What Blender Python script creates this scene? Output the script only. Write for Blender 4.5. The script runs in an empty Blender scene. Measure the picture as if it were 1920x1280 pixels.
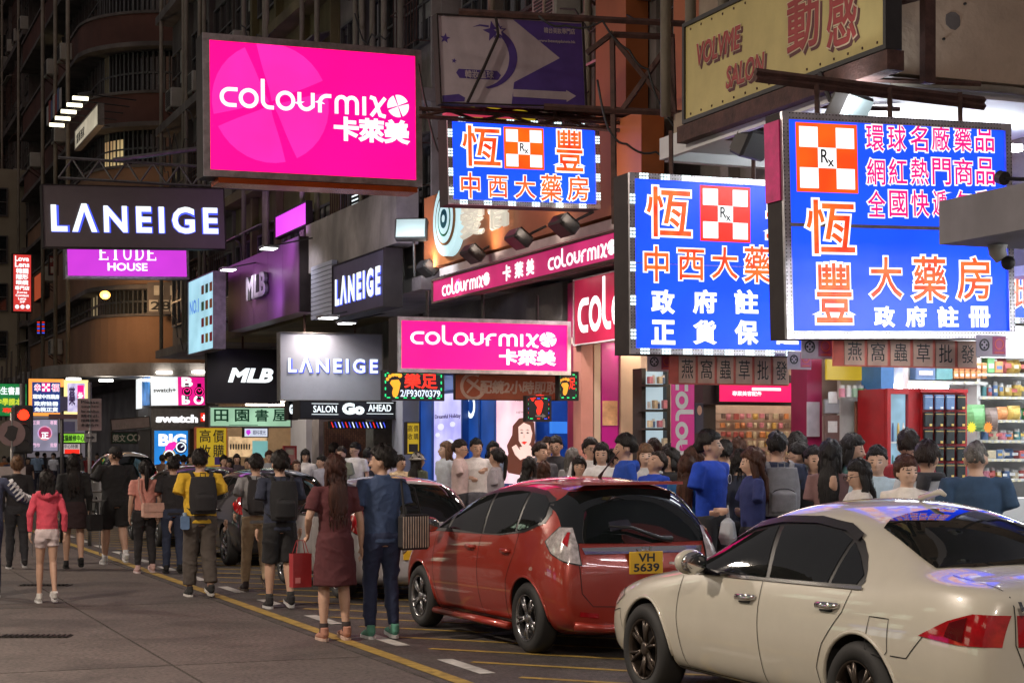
import bpy, bmesh, math, random
import numpy as np
from mathutils import Vector, Matrix
from mathutils.bvhtree import BVHTree
S = bpy.context.scene
COL = S.collection
PI = math.pi
# ------------------------------------------------------------------ camera
TH = math.atan(1320/3266); CT, ST = math.cos(TH), math.sin(TH); F = 3266.0; HC = 1.74; HY = 845.0
cd = bpy.data.cameras.new('camera'); cam = bpy.data.objects.new('camera', cd); COL.objects.link(cam)
cam.location = (0, 0, HC); cam.rotation_euler = (PI/2, 0, -TH)
cd.sensor_width = 36; cd.lens = F/1920*36; cd.shift_y = 205/1920; cd.clip_start = .1; cd.clip_end = 900
S.camera = cam
# ------------------------------------------------------------------ world, sun, exposure
W = bpy.data.worlds.new('World'); S.world = W; W.use_nodes = True
_n = W.node_tree.nodes; _l = W.node_tree.links
_bg = _n['Background']; _sky = _n.new('ShaderNodeTexSky'); _sky.sky_type = 'NISHITA'; _sky.sun_disc = False
_sky.sun_elevation = math.radians(3); _sky.sun_rotation = math.radians(200); _sky.air_density = 2; _sky.dust_density = 4
_mx = _n.new('ShaderNodeMix'); _mx.data_type = 'RGBA'; _mx.inputs[0].default_value = .85
_mx.inputs[7].default_value = (.86, .74, .82, 1)
_l.new(_sky.outputs[0], _mx.inputs[6]); _l.new(_mx.outputs[2], _bg.inputs[0]); _bg.inputs[1].default_value = .17
sd = bpy.data.lights.new('night_sun', 'SUN'); sd.energy = .10; sd.angle = math.radians(25); sd.color = (1, .82, .66)
sun = bpy.data.objects.new('night_sun', sd); COL.objects.link(sun)
sun.rotation_euler = Vector((.35, .62, -.75)).to_track_quat('-Z', 'Y').to_euler()
S.view_settings.view_transform = 'Standard'; S.view_settings.look = 'None'
S.view_settings.exposure = 0; S.view_settings.gamma = 1; S.view_settings.use_curve_mapping = False
S.render.engine = 'CYCLES'
S.cycles.use_denoising = True; S.cycles.max_bounces = 6; S.cycles.diffuse_bounces = 3; S.cycles.glossy_bounces = 4
S.cycles.transmission_bounces = 4; S.cycles.transparent_max_bounces = 8
S.cycles.sample_clamp_indirect = 3; S.cycles.caustics_reflective = False; S.cycles.caustics_refractive = False
S.cycles.use_light_tree = True

# ------------------------------------------------------------------ maths helpers
def ray(px): return (px-960)/F
def at(px, py, d):                       # point seen at pixel px,py at depth d
    t = ray(px); return Vector(((t*CT+ST)*d, (CT-t*ST)*d, HC+(HY-py)/F*d))
def dX(px, X): return X/(ray(px)*CT+ST)  # depth where the line of sight meets plane X
def dY(px, Y): return Y/(CT-ray(px)*ST)
def onX(px, py, X): return at(px, py, dX(px, X))
def onY(px, py, Y): return at(px, py, dY(px, Y))
def gnd(px, py, z=0): return at(px, py, (HC-z)*F/(py-HY))
def lin(c):
    if isinstance(c, str): c = tuple(int(c[i:i+2], 16)/255 for i in (0, 2, 4))
    return tuple((v/12.92 if v <= .04045 else ((v+.055)/1.055)**2.4) for v in c)
rnd = random.Random(7)

# ------------------------------------------------------------------ materials
MATS = {}
def M(key, col=(.5, .5, .5), rough=.6, metal=0, var=.18, scale=4, bump=0, bscale=40, coat=0, dirt=0, spec=None, stretch=None):
    if key in MATS: return MATS[key]
    if isinstance(col, str): col = lin(col)
    m = bpy.data.materials.new(key); m.use_nodes = True; MATS[key] = m
    n = m.node_tree.nodes; l = m.node_tree.links; b = n['Principled BSDF']
    b.inputs['Roughness'].default_value = rough; b.inputs['Metallic'].default_value = metal
    if coat: b.inputs['Coat Weight'].default_value = coat; b.inputs['Coat Roughness'].default_value = .04
    if spec is not None: b.inputs['Specular IOR Level'].default_value = spec
    tc = n.new('ShaderNodeTexCoord'); co = tc.outputs['Object']
    if stretch:
        mp = n.new('ShaderNodeMapping'); mp.inputs['Scale'].default_value = stretch; l.new(co, mp.inputs[0]); co = mp.outputs[0]
    nz = n.new('ShaderNodeTexNoise'); nz.inputs['Scale'].default_value = scale; nz.inputs['Detail'].default_value = 6
    nz.inputs['Roughness'].default_value = .65
    l.new(co, nz.inputs['Vector'])
    r = n.new('ShaderNodeValToRGB'); e = r.color_ramp.elements
    e[0].position = .3; e[1].position = .72
    e[0].color = (*[max(0, c*(1-var)) for c in col], 1); e[1].color = (*[min(1, c*(1+var)) for c in col], 1)
    l.new(nz.outputs[0], r.inputs[0]); out = r.outputs[0]
    if dirt:
        n2 = n.new('ShaderNodeTexNoise'); n2.inputs['Scale'].default_value = scale*.35; n2.inputs['Detail'].default_value = 9
        n2.inputs['Distortion'].default_value = 1.2
        mp2 = n.new('ShaderNodeMapping'); mp2.inputs['Scale'].default_value = (1, 1, .35); l.new(tc.outputs['Object'], mp2.inputs[0]); l.new(mp2.outputs[0], n2.inputs['Vector'])
        r2 = n.new('ShaderNodeValToRGB'); r2.color_ramp.elements[0].position = .46; r2.color_ramp.elements[1].position = .66
        l.new(n2.outputs[0], r2.inputs[0])
        mx = n.new('ShaderNodeMix'); mx.data_type = 'RGBA'; mm = n.new('ShaderNodeMath'); mm.operation = 'MULTIPLY'; mm.inputs[1].default_value = dirt
        l.new(r2.outputs[0], mm.inputs[0]); l.new(mm.outputs[0], mx.inputs[0]); l.new(out, mx.inputs[6])
        mx.inputs[7].default_value = (*[c*.3 for c in col], 1); out = mx.outputs[2]
    l.new(out, b.inputs['Base Color'])
    if bump:
        nb = n.new('ShaderNodeTexNoise'); nb.inputs['Scale'].default_value = bscale; nb.inputs['Detail'].default_value = 4
        l.new(co, nb.inputs['Vector']); bp = n.new('ShaderNodeBump'); bp.inputs['Strength'].default_value = bump; bp.inputs['Distance'].default_value = .02
        l.new(nb.outputs[0], bp.inputs['Height']); l.new(bp.outputs[0], b.inputs['Normal'])
    return m
def E(key, col, st=1.0, sample=True, var=.06, scale=1.5, base=None, col2=None):
    if key in MATS: return MATS[key]
    if isinstance(col, str): col = lin(col)
    if isinstance(col2, str): col2 = lin(col2)
    m = bpy.data.materials.new(key); m.use_nodes = True; MATS[key] = m
    n = m.node_tree.nodes; l = m.node_tree.links; b = n['Principled BSDF']
    b.inputs['Roughness'].default_value = .35; b.inputs['Base Color'].default_value = (*[c*.4 for c in (base or col)], 1)
    tc = n.new('ShaderNodeTexCoord'); nz = n.new('ShaderNodeTexNoise'); nz.inputs['Scale'].default_value = scale; l.new(tc.outputs['Object'], nz.inputs['Vector'])
    r = n.new('ShaderNodeValToRGB'); r.color_ramp.elements[0].position = .35; r.color_ramp.elements[1].position = .65
    if col2: a, c2 = col, col2
    else: a, c2 = tuple(v*(1-var) for v in col), tuple(min(1, v*(1+var)) for v in col)
    r.color_ramp.elements[0].color = (*a, 1); r.color_ramp.elements[1].color = (*c2, 1)
    l.new(nz.outputs[0], r.inputs[0]); l.new(r.outputs[0], b.inputs['Emission Color']); b.inputs['Emission Strength'].default_value = st
    if not sample: m.cycles.emission_sampling = 'NONE'
    return m
def glass(key, col, rough=.03, alpha=1):
    if key in MATS: return MATS[key]
    m = M(key, col, rough=rough, var=.3, scale=2, spec=.9)
    if alpha < 1: m.node_tree.nodes['Principled BSDF'].inputs['Alpha'].default_value = alpha
    return m

# ------------------------------------------------------------------ mesh builder
class MB:
    def __init__(s): s.v = []; s.f = []; s.m = []; s.mi = 0
    def add(s, vs, fs):
        o = len(s.v); s.v.extend([tuple(v) for v in vs]); s.f.extend([tuple(i+o for i in f) for f in fs]); s.m.extend([s.mi]*len(fs)); return s
    def box(s, a, b):
        x0, y0, z0 = a; x1, y1, z1 = b
        return s.add([(x0,y0,z0),(x1,y0,z0),(x1,y1,z0),(x0,y1,z0),(x0,y0,z1),(x1,y0,z1),(x1,y1,z1),(x0,y1,z1)],
                     [(0,3,2,1),(4,5,6,7),(0,1,5,4),(1,2,6,5),(2,3,7,6),(3,0,4,7)])
    def bev(s, a, b, r):                 # box with its vertical and front edges chamfered
        x0, y0, z0 = a; x1, y1, z1 = b
        o = [(x0+r,z0),(x1-r,z0),(x1,z0+r),(x1,z1-r),(x1-r,z1),(x0+r,z1),(x0,z1-r),(x0,z0+r)]
        i = [(x0+r,z0+r),(x1-r,z0+r),(x1-r,z0+r),(x1-r,z1-r),(x1-r,z1-r),(x0+r,z1-r),(x0+r,z1-r),(x0+r,z0+r)]
        vs = [(x,y0,z) for x,z in i]+[(x,y0+r,z) for x,z in o]+[(x,y1,z) for x,z in o]
        fs = [tuple(range(8))]+[(k,(k+1)%8,(k+1)%8+8,k+8)[::-1] for k in range(8)]+[(k+8,(k+1)%8+8,(k+1)%8+16,k+16)[::-1] for k in range(8)]+[tuple(range(23,15,-1))]
        return s.add(vs, fs)
    def tube(s, pts, rad, seg=10, cap=True, ref=None):
        pts = [Vector(p) for p in pts]; n = len(pts)
        if not isinstance(rad, (list,)): rad = [rad]*n
        prev = None; vs = []
        for i, p in enumerate(pts):
            t = (pts[min(i+1, n-1)]-pts[max(i-1, 0)]).normalized()
            if prev is None:
                r0 = Vector(ref) if ref else (Vector((1, 0, 0)) if abs(t.x) < .8 else Vector((0, 1, 0)))
                a = (r0-t*r0.dot(t)).normalized()
            else: a = (prev-t*prev.dot(t)).normalized()
            prev = a; b = t.cross(a); r = rad[i]; ra, rb = r if isinstance(r, tuple) else (r, r)
            for k in range(seg):
                an = 2*PI*k/seg; vs.append(p+a*(ra*math.cos(an))+b*(rb*math.sin(an)))
        fs = [(i*seg+k, i*seg+(k+1) % seg, (i+1)*seg+(k+1) % seg, (i+1)*seg+k) for i in range(n-1) for k in range(seg)]
        if cap: fs += [tuple(range(seg))[::-1], tuple(range((n-1)*seg, n*seg))]
        return s.add(vs, fs)
    def bar(s, p, q, w=.04): return s.tube([p, q], w*.7, seg=4)
    def ell(s, c, r, seg=16, rings=10):
        vs = []; fs = []
        for i in range(1, rings):
            ph = PI*i/rings
            for k in range(seg):
                t = 2*PI*k/seg; vs.append((c[0]+r[0]*math.sin(ph)*math.cos(t), c[1]+r[1]*math.sin(ph)*math.sin(t), c[2]+r[2]*math.cos(ph)))
        nv = len(vs); vs += [(c[0], c[1], c[2]+r[2]), (c[0], c[1], c[2]-r[2])]
        for i in range(rings-2):
            for k in range(seg): fs.append((i*seg+k, (i+1)*seg+k, (i+1)*seg+(k+1) % seg, i*seg+(k+1) % seg))
        for k in range(seg): fs.append((nv, k, (k+1) % seg)); fs.append((nv+1, (rings-2)*seg+(k+1) % seg, (rings-2)*seg+k))
        return s.add(vs, fs)
    def poly(s, pts, y=0, d=.004):       # flat polygon in the x-z plane, facing -y, depth d
        n = len(pts); ar = sum(pts[i][0]*pts[(i+1) % n][1]-pts[(i+1) % n][0]*pts[i][1] for i in range(n))
        if ar < 0: pts = pts[::-1]
        vs = [(x, y, z) for x, z in pts]+[(x, y+d, z) for x, z in pts]
        return s.add(vs, [tuple(range(n)), tuple(range(2*n-1, n-1, -1))]+[(k+n, (k+1) % n+n, (k+1) % n, k) for k in range(n)])
    def stroke(s, pts, w, y=0, d=.004):  # constant width ribbon, flat ends
        n = len(pts); L = []; R = []
        P = [Vector((p[0], p[1])) for p in pts]
        for i in range(n):
            a = (P[i]-P[i-1]).normalized() if i else (P[1]-P[0]).normalized()
            b = (P[i+1]-P[i]).normalized() if i < n-1 else a
            t = (a+b).normalized() if (a+b).length > 1e-4 else a
            nn = Vector((-t.y, t.x)); k = w/2/max(.35, nn.dot(Vector((-a.y, a.x))))
            L.append(P[i]+nn*k); R.append(P[i]-nn*k)
        vs = [(p.x, y, p.y) for p in L]+[(p.x, y, p.y) for p in R]+[(p.x, y+d, p.y) for p in L]+[(p.x, y+d, p.y) for p in R]
        fs = []
        for i in range(n-1):
            fs += [(n+i, n+i+1, i+1, i), (2*n+i, 2*n+i+1, 3*n+i+1, 3*n+i), (i, i+1, 2*n+i+1, 2*n+i), (n+i+1, n+i, 3*n+i, 3*n+i+1)]
        fs += [(0, 2*n, 3*n, n), (n-1, 2*n-1, 4*n-1, 3*n-1)]
        return s.add(vs, fs)
    def mesh(s, name, mats, smooth=False):
        me = bpy.data.meshes.new(name); me.from_pydata(s.v, [], s.f)
        for m in (mats if isinstance(mats, (list, tuple)) else [mats]): me.materials.append(m)
        if max(s.m, default=0): me.polygons.foreach_set('material_index', s.m)
        if smooth: me.polygons.foreach_set('use_smooth', [True]*len(me.polygons))
        return me
    def build(s, name, mats, parent=None, loc=(0, 0, 0), rot=None, smooth=False):
        return ob(name, s.mesh(name, mats, smooth), parent, loc, rot)
def ob(name, data, parent=None, loc=(0, 0, 0), rot=None):
    o = bpy.data.objects.new(name, data); COL.objects.link(o); o.location = loc
    if rot: o.rotation_euler = rot
    if parent: o.parent = parent
    return o
def thing(name, label, cat, loc=(0, 0, 0), rz=0, group=None, roll=0):
    o = bpy.data.objects.new(name, None); COL.objects.link(o); o.location = loc; o.rotation_euler = (0, roll, rz)
    o.empty_display_size = .2
    return tag(o, label, cat, group)
def tag(o, label, cat, group=None):
    o['label'] = label; o['category'] = cat
    if group: o['group'] = group
    return o
def struct(o): o['kind'] = 'structure'; return o
def stuff(o): o['kind'] = 'stuff'; return o
BOXC = {}
def boxo(name, mat, parent, a, b, rot=None):   # box part sharing mesh data by size
    w = tuple(round(b[i]-a[i], 3) for i in range(3)); k = (w, mat.name)
    if k not in BOXC: BOXC[k] = MB().box((-w[0]/2, -w[1]/2, -w[2]/2), (w[0]/2, w[1]/2, w[2]/2)).mesh(name, mat)
    return ob(name, BOXC[k], parent, tuple((a[i]+b[i])/2 for i in range(3)), rot)
def bx(name, mat, parent, a, b): return MB().box(a, b).build(name, mat, parent)

TS = bpy.data.scenes.new('scratch')
def evaluated(o):                        # evaluate modifiers in an empty scratch scene, much faster
    TS.collection.objects.link(o) if o.name not in TS.collection.objects else None
    with bpy.context.temp_override(scene=TS, view_layer=TS.view_layers[0]): dg = bpy.context.evaluated_depsgraph_get()
    dg.update(); r = bpy.data.meshes.new_from_object(o.evaluated_get(dg), depsgraph=dg); return r

# ------------------------------------------------------------------ lettering
TXT = {}
def text_mesh(s, fat=0.0, shear=0, space=1.0):
    k = (s, fat, shear, space)
    if k in TXT: return TXT[k]
    c = bpy.data.curves.new('t', 'FONT'); c.body = s; c.size = 1; c.resolution_u = 3; c.shear = shear; c.space_character = space
    c.bevel_depth = abs(fat); c.bevel_resolution = 0
    o = bpy.data.objects.new('t', c); COL.objects.link(o)
    me = bpy.data.meshes.new_from_object(o); bpy.data.objects.remove(o); bpy.data.curves.remove(c)
    v = np.empty(len(me.vertices)*3); me.vertices.foreach_get('co', v); v = v.reshape(-1, 3)
    idx = [tuple(p.vertices) for p in me.polygons]; bpy.data.meshes.remove(me)
    if not len(v): v = np.zeros((1, 3))
    mn = v.min(0); mx = v.max(0); TXT[k] = (v, idx, mn, mx); return TXT[k]
def put_text(mb, s, box, y=-.006, fat=.02, shear=0, space=1.0, base=None, grow=0.0, dep=.003):
    """fit text s in box=(x0,z0,x1,z1) in the x-z plane; base keeps the same fit for a fatter outline copy"""
    v, idx, mn, mx = text_mesh(s, fat, shear, space)
    if base is not None: _, _, mn, mx = text_mesh(s, base, shear, space)
    sx = (box[2]-box[0])/max(1e-6, mx[0]-mn[0]); sz = (box[3]-box[1])/max(1e-6, mx[1]-mn[1])
    zz = v[:, 2]; zr = max(1e-6, abs(zz).max())
    out = np.stack([box[0]+(v[:, 0]-mn[0])*sx, y-zz/zr*dep, box[1]+(v[:, 1]-mn[1])*sz], 1)
    o = len(mb.v); mb.v.extend(map(tuple, out.tolist())); mb.f.extend([tuple(i+o for i in f) for f in idx]); mb.m.extend([mb.mi]*len(idx))
def arc(cx, cz, r, a0, a1, n=14, rz=None):
    rz = rz or r; return [(cx+r*math.cos(math.radians(a0+(a1-a0)*i/n)), cz+rz*math.sin(math.radians(a0+(a1-a0)*i/n))) for i in range(n+1)]
def logo_word(mb, x0, z0, x1, z1, y=-.006, emblem=True, n=9, w=.19):
    """rounded word 'colourmix' drawn from strokes, unit x-height 1, in the box of its lower-case letters and l ascender"""
    X = 0; st = []
    def c():
        nonlocal X; st.append(arc(X+.5, .5, .41, 90, 270)); st[-1] = [(X+.92, .91)]+st[-1]+[(X+.86, .09)]; X += 1.04
    def o():
        nonlocal X; st.append(arc(X+.46, .5, .42, 0, 361, 24)); X += 1.1
    def l():
        nonlocal X; st.append([(X+.1, 1.55), (X+.1, .45)]+arc(X+.45, .44, .35, 180, 270, 6)+[(X+.68, .09)]); X += .84
    def u():
        nonlocal X; st.append([(X+.1, 1), (X+.1, .48)]+arc(X+.46, .48, .36, 180, 300, 8)+[(X+.82, .3), (X+.82, 1.0)]); X += 1.1
    def r():
        nonlocal X; st.append([(X+.1, 0), (X+.1, .5)]+arc(X+.5, .5, .4, 180, 90, 6)+[(X+.72, .9)]); X += .9
    def m():
        nonlocal X; st.append([(X+.1, 0), (X+.1, .6)]+arc(X+.38, .62, .28, 180, 0, 8)+[(X+.66, 0)])
        st.append([(X+.66, .6)]+arc(X+.94, .62, .28, 180, 0, 8)+[(X+1.22, 0)]); X += 1.52
    def i():
        nonlocal X; st.append([(X+.1, 0), (X+.1, 1)]); X += .36
    def x():
        nonlocal X; st.append([(X+.06, 1), (X+.3, .93), (X+.62, .07), (X+.92, 0)]); st.append([(X+.9, 1), (X+.12, 0)]); X += 1.0
    for f in [c, o, l, o, u, r, m, i, x][:n]: f()
    wd = X+(1.25 if emblem else 0); sx = (x1-x0)/wd; sz = (z1-z0)/1.55
    k0 = len(mb.v)
    for s_ in st: mb.stroke(s_, w, y=0, d=.004)
    if emblem: emb(mb, X+.62, .62, .6, 0)
    for j in range(k0, len(mb.v)): a = mb.v[j]; mb.v[j] = (x0+a[0]*sx, y+a[1], z0+a[2]*sz)
def emb(mb, cx, cz, R, y, d=.004):       # disc cut by four petals: built as four outer lens pieces
    for q in range(4):
        a = 90*q+20; p = []
        for i in range(9): t = math.radians(a+45-39+78*i/8); p.append((cx+R*math.cos(t), cz+R*math.sin(t)))
        t0 = math.radians(a+45); 
        for i in range(1, 8):
            f = i/8; 
            ang = math.radians(a+45+39*(1-.5*f**4)); p.append((cx+R*(1-f)*math.cos(ang)*.98, cz+R*(1-f)*math.sin(ang)*.98))
        p.append((cx+.03*R*math.cos(t0), cz+.03*R*math.sin(t0)))
        for i in range(7, 0, -1):
            f = i/8; ang = math.radians(a+45-39*(1-.5*f**4)); p.append((cx+R*(1-f)*math.cos(ang)*.98, cz+R*(1-f)*math.sin(ang)*.98))
        mb.poly(p, y, d)
# ================================================================== ground, road, pavement
m_road = M('concrete_road', (.1, .082, .073), rough=.62, var=.22, scale=2.2, bump=.5, bscale=120, dirt=.6)
m_asph = M('asphalt', (.07, .06, .055), rough=.6, var=.35, scale=5, bump=.5, bscale=220, dirt=.4)
def speckle(m, sc=70, lo=.62, hi=1.3):
    n = m.node_tree.nodes; l = m.node_tree.links; b = n['Principled BSDF']; src = b.inputs['Base Color'].links[0].from_socket
    tc = n.new('ShaderNodeTexCoord'); z = n.new('ShaderNodeTexNoise'); z.inputs['Scale'].default_value = sc; z.inputs['Detail'].default_value = 2; l.new(tc.outputs['Object'], z.inputs[0])
    r = n.new('ShaderNodeMapRange'); r.inputs[1].default_value = .3; r.inputs[2].default_value = .7; r.inputs[3].default_value = lo; r.inputs[4].default_value = hi; l.new(z.outputs[0], r.inputs[0])
    x = n.new('ShaderNodeVectorMath'); x.operation = 'SCALE'; l.new(src, x.inputs[0]); l.new(r.outputs[0], x.inputs['Scale']); l.new(x.outputs[0], b.inputs['Base Color'])
speckle(m_road, 26, .5, 1.5); speckle(m_asph, 30, .45, 1.55)
m_joint = M('joint_tar', (.016, .015, .015), rough=.8)
m_yel = M('yellow_paint', (.36, .24, .05), rough=.6, var=.35, scale=9, bump=.3, bscale=120, dirt=.5)
m_wht = M('white_paint', (.5, .49, .46), rough=.6, var=.25, scale=9, bump=.3, bscale=120, dirt=.5)
m_pave = M('pavement_stone', (.16, .14, .13), rough=.55, var=.25, scale=3, bump=.3, dirt=.3)
g = MB().box((-400, -100, -1), (400, 500, -.05)).build('ground', m_joint); struct(g)
road = struct(MB().box((-12, -8, -.3), (7.75, 74, -.012)).build('road', m_joint))
xs = [-12, -8.6, -4.9, -1.1, 2.75, 4.39]
k = 0
for i in range(5):
    y = -7.5
    while y < 72:
        y1 = y+5.75; key = ('slab', i)
        w0, w1 = xs[i]+.012, xs[i+1]-.012
        if key not in BOXC: BOXC[key] = MB().box((w0, .012, -.2), (w1, 5.738, 0)).mesh('road_slab', m_road)
        ob('road_slab', BOXC[key], road, (0, y-1.35, 0)); y = y1
boxo('road_slab', m_asph, road, (4.41, -7, -.2), (7.74, 72, -.002))
def strip(name, mat, pts, w, z=.002):
    mb = MB(); n = len(pts)
    for i in range(n-1):
        a = Vector(pts[i]); b = Vector(pts[i+1]); t = (b-a).normalized(); nn = Vector((-t.y, t.x))*w/2
        mb.add([(a.x-nn.x, a.y-nn.y, z), (b.x-nn.x, b.y-nn.y, z), (b.x+nn.x, b.y+nn.y, z), (a.x+nn.x, a.y+nn.y, z),
                (a.x-nn.x, a.y-nn.y, z-.002), (b.x-nn.x, b.y-nn.y, z-.002), (b.x+nn.x, b.y+nn.y, z-.002), (a.x+nn.x, a.y+nn.y, z-.002)],
               [(0, 3, 2, 1), (0, 1, 5, 4), (1, 2, 6, 5), (2, 3, 7, 6), (3, 0, 4, 7)])
    for q in range(len(mb.f)):
        if len(mb.f[q]) == 4 and mb.f[q][0] % 8 == 0 and mb.f[q][1] % 8 == 3: mb.f[q] = mb.f[q][::-1]
    return mb.build(name, mat)
struct(strip('lane_line', m_yel, [(4.55, 3), (4.57, 14), (4.56, 30), (4.5, 48)], .13, .004))
for k in range(16):
    struct(strip('lane_dash', m_wht, [(4.93, 6.4+k*2.1), (4.93, 7.4+k*2.1)], .13, .004))
for k in range(34):
    y = 5+k*1.05; struct(strip('hatch_line', m_yel, [(5.08, y+1.1), (7.2, y-1.15)], .075, .003))
rs = random.Random(31)
m_gum = M('gum_spot', (.05, .045, .042), rough=.7); m_patch = M('road_patch', (.085, .075, .07), rough=.7, var=.3, scale=6, bump=.5, bscale=150)
mb = MB()
for i in range(220):
    x, y, r0 = rs.uniform(-5, 4.3), rs.uniform(8, 40), rs.uniform(.012, .035); mb.add([(x+r0*math.cos(a*PI/3), y+r0*math.sin(a*PI/3), .0025) for a in range(6)], [(0, 1, 2, 3, 4, 5)])
stuff(mb.build('gum_spots', m_gum)); mb = MB()
for x, y, a, b in ((-.6, 13.2, 1.5, .9), (2.0, 20.5, .8, 2.6), (-3.2, 24, 1.2, 1.8)): struct(strip('road_patch', m_patch, [(x, y), (x+.02, y+b)], a, .003))
for k, P in enumerate(([(5.6, 15.2), (6.3, 15.5), (7.3, 15.3)], [(4.8, 19.0), (5.2, 19.4)])): struct(strip('oil_stain', M('oil_stain', (.02, .018, .017), rough=.4), P, .22, .0045))
# drain covers
m_iron = M('cast_iron', (.03, .026, .024), rough=.5, metal=.6, var=.3, scale=12)
for px0, px1, py, wh in ((0, 132, 1193, 'cast iron drain grating in the road, nearest the camera'), (38, 132, 1097, 'cast iron drain grating in the road under the pink hooded walker')):
    a = gnd(px0, py); b = gnd(px1, py)
    t = thing('drain_cover', wh, 'drain cover', ((a.x+b.x)/2, (a.y+b.y)/2, .002), math.atan2(b.y-a.y, b.x-a.x))
    L = (b-a).length; MB().box((-L/2, -.12, 0), (L/2, .12, .006)).build('plate', m_iron, t)
    ribs = MB()
    for q in range(int(L/.05)): ribs.box((-L/2+.02+q*.05, -.1, .006), (-L/2+.045+q*.05, .1, .014))
    ribs.build('rib', m_iron, t)
kerb = struct(MB().box((7.75, -8, -.1), (7.95, 51.5, .14)).build('kerb', m_pave))
pv = struct(MB().box((7.95, -8, -.1), (11.6, 51.5, .12)).build('pavement', m_pave))
pv2 = struct(MB().box((7.6, 54.2, -.1), (30, 90, .12)).build('pavement', m_pave))
struct(MB().box((7.75, 51.5, -.3), (60, 54.2, -.004)).build('side_road', m_asph))
tile = MB().box((.004, .004, 0), (.496, .496, .014)).mesh('paving_slab', m_pave)
for i in range(7):
    for j in range(26): ob('paving_slab', tile, pv, (7.98+i*.5, 10.2+j*.5, .12))

# ================================================================== buildings
m_beige = M('weathered_render', (.52, .41, .31), rough=.85, var=.2, scale=1.3, bump=.5, bscale=14, dirt=.75)
m_grey = M('grey_concrete', (.3, .27, .25), rough=.85, var=.3, scale=1.5, bump=.4, bscale=12, dirt=.7)
m_dkgrey = M('dark_concrete', (.15, .135, .13), rough=.85, var=.3, scale=1.5, bump=.4, bscale=12, dirt=.7)
m_brown = M('brown_render', (.17, .075, .045), rough=.8, var=.2, scale=1.2, bump=.3, bscale=12, dirt=.5)
m_olive = M('olive_render', (.2, .17, .085), rough=.85, var=.25, scale=1.2, bump=.3, bscale=12, dirt=.6)
m_orange = M('orange_panel', (.42, .13, .04), rough=.5, var=.15, scale=1, dirt=.3)
m_green = M('green_grey_render', (.1, .12, .1), rough=.85, var=.25, scale=1.2, dirt=.6)
m_frame = M('window_frame', (.12, .12, .12), rough=.5, metal=.5)
m_pane = glass('window_glass', (.02, .024, .028), .06)
m_curt = M('curtain', (.3, .3, .27), rough=.8)
m_rust = M('rusty_steel', (.075, .035, .028), rough=.75, var=.5, scale=8, bump=.3)
m_steel = M('galvanised_steel', (.25, .24, .23), rough=.45, metal=.7, var=.25, scale=9)
m_black = M('black_paint', (.02, .02, .021), rough=.5)
m_dark = M('dark_metal', (.045, .042, .042), rough=.5, metal=.4)
m_white = M('white_metal', (.68, .68, .68), rough=.45, var=.08, scale=2, dirt=.15)
m_ac = M('ac_casing', (.4, .39, .36), rough=.6, dirt=.5, scale=3)
m_ceil = M('white_soffit', (.7, .7, .72), rough=.6, var=.08, scale=1, dirt=.2)
m_pipe = M('drain_pipe', (.28, .25, .2), rough=.6, dirt=.5)

def window_mesh(w, h, nx, nz):
    k = ('wf', w, h, nx, nz)
    if k in BOXC: return BOXC[k]
    f = MB(); t = .05
    f.box((-.08, 0, 0), (.02, w, t)); f.box((-.08, 0, h-t), (.02, w, h))
    for i in range(nx+1): y = i*(w-t)/nx; f.box((-.075, y, t), (.02, y+t, h-t))
    for j in range(1, nz): z = j*h/nz; f.box((-.07, t, z-.02), (.02, w-t, z+.02))
    p = MB().box((-.03, t, t), (-.005, w-t, h-t))
    BOXC[k] = (f.mesh('window', m_frame), p.mesh('pane', m_pane), MB().box((-.028, t, h*.3), (-.0315, w*.55, h-t)).mesh('curtain', m_curt))
    return BOXC[k]
def put_window(root, x, y, z, w=1.5, h=1.4, nx=3, nz=2, rz=0):
    a, b, c = window_mesh(w, h, nx, nz); o = ob('window', a, root, (x, y, z), (0, 0, rz)); ob('pane', b, o)
    if rnd.random() < .3: ob('curtain', c, o)
    return o
def ac_mesh():
    if 'ac' not in BOXC:
        a = MB().bev((-.42, 0, 0), (0, .8, .55), .03).mesh('air_conditioner', m_ac)
        f = MB()
        for q in range(9): f.box((-.435, .08, .06+q*.05), (-.42, .72, .085+q*.05))
        BOXC['ac'] = (a, f.mesh('grille', m_dark), MB().bar((-.4, .05, -.02), (0, .05, -.3), .03).bar((-.4, .75, -.02), (0, .75, -.3), .03).mesh('bracket', m_rust))
    return BOXC['ac']
def put_ac(root, x, y, z, rz=0):
    a, f, b = ac_mesh(); o = ob('air_conditioner', a, root, (x, y, z), (0, 0, rz)); ob('grille', f, o); ob('bracket', b, o)
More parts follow.
